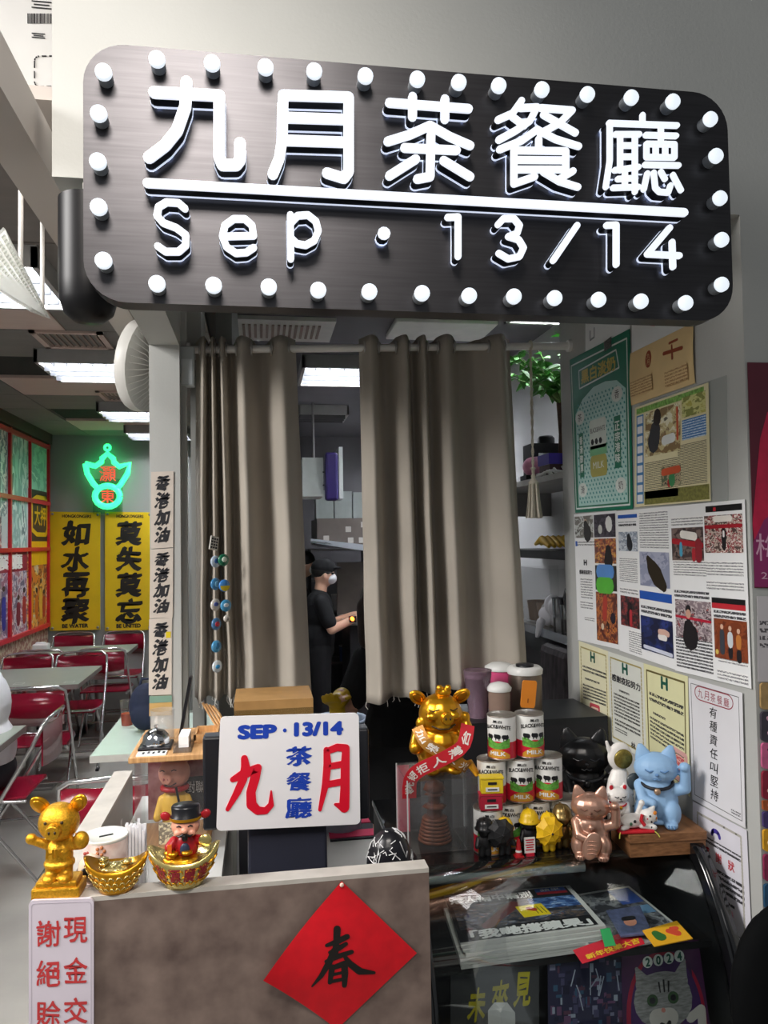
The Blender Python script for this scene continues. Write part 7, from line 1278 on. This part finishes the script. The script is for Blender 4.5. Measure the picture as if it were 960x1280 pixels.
# cloth strips on the post
clo = mat('strip_cloth', '#cfc4b8', .85, var=.06, bump=.2, bscale=300)
for k, (cs, l) in enumerate((([(189, 590), (217, 589), (216.5, 684), (189, 686)], 'topmost of the three cloth strips with black characters on the post'), ([(188, 687), (216.5, 685), (216, 772), (187, 773)], 'middle of the three cloth strips with black characters on the post'), ([(186.5, 774), (215, 772), (214.5, 868), (186, 869)], 'lowest of the three cloth strips, with a small yellow tag'))):
    s = Sheet(*[aY(x, y, 2.6185) for x, y in cs]); t = s.thing('cloth_strip', l, 'cloth', 'calligraphy cloth strips'); s.plate('cloth', clo, t, .002); mb = MB(); mb.use(ink); vtext(mb, '香港加油', s.fn, (.12, .05, .86, .93), .1, nib=(.06, .045), wob=.12, slant=.2, off=.0026); mb.build('lettering', None, t)
    if k == 2: mb = MB(); mb.use(mat('tag_yellow', '#d8c020', .5)); mb.extr([(.74, .26), (.95, .26), (.95, .18), (.74, .18)], s.fn, .002, .003); mb.build('yellow_tag', None, t)
s = Sheet(*[aY(x, y, 2.6185) for x, y in ((187, 870), (215, 869), (215, 894), (186.5, 895))]); t = s.thing('tan_card', 'tan and green card below the cloth strips', 'card'); s.plate('card', mat('card_tan', '#c8a264', .5, var=.1), t, .002); mb = MB(); mb.use(mat('card_teal', '#7a9a88', .5)); mb.extr([(0, .35), (1, .33), (1, 0), (0, 0)], s.fn, .002, .003); mb.build('green_band', None, t)
# wall fan, junction box
fw = mat('fan_white', '#d4d2cc', .4); t = thing('wall_fan', 'white wall fan with a wire cage left of the post', 'fan', (-.405, 2.80, 2.33)); R = Matrix.Rotation(.18, 4, 'Y') @ Matrix.Rotation(-.32, 4, 'Z') @ Matrix.Rotation(-PI / 2, 4, 'Y')
MB(R).lathe([(.16, -.02), (.165, 0), (.16, .02)], 28).build('rim', fw, t)
for s_ in (-1, 1):
    mb = MB(R)
    for k in range(36): a = 2 * PI * k / 36; mb.tube([(.03 * math.cos(a), .03 * math.sin(a), s_ * .06), (.1 * math.cos(a), .1 * math.sin(a), s_ * .055), (.16 * math.cos(a), .16 * math.sin(a), s_ * .01)], .0014, 4)
    mb.build('wire_cage', fw, t)['kind'] = 'stuff'; MB(R).lathe([(.001, s_ * .066), (.035, s_ * .062), (.036, s_ * .055)], 18).build('cage_hub', fw, t)
for k in range(4):
    a = k * PI / 2; mb = MB(R @ Matrix.Rotation(a, 4, 'Z')); mb.add([(.02, -.02, .01), (.09, -.05, .02), (.145, -.03, .015), (.145, .03, -.01), (.09, .04, -.012), (.02, .02, -.01)], [(0, 1, 2, 3, 4, 5)], True); mb.build('blade', mat('fan_blade', '#a8b4bc', .3), t)
MB(R).lathe([(.001, -.16), (.045, -.15), (.05, -.10), (.04, -.07)], 18).build('motor', fw, t); MB().cyl((.045, -.05, .0), (.06, -.13, -.02), .015).build('arm', fw, t)
t = thing('junction_box', 'light grey junction box on the jamb beside the curtain rod', 'box', aY(235, 484, 2.69)); MB().box((0, -.02, .065), (.048, .04, .135), None, .004).build('box', mat('junction_grey', '#aeb4b4', .4), t); MB().box((0, -.041, .045), (.036, .002, .085)).build('label_plate', mat('junction_plate', '#c4cacb', .4), t)
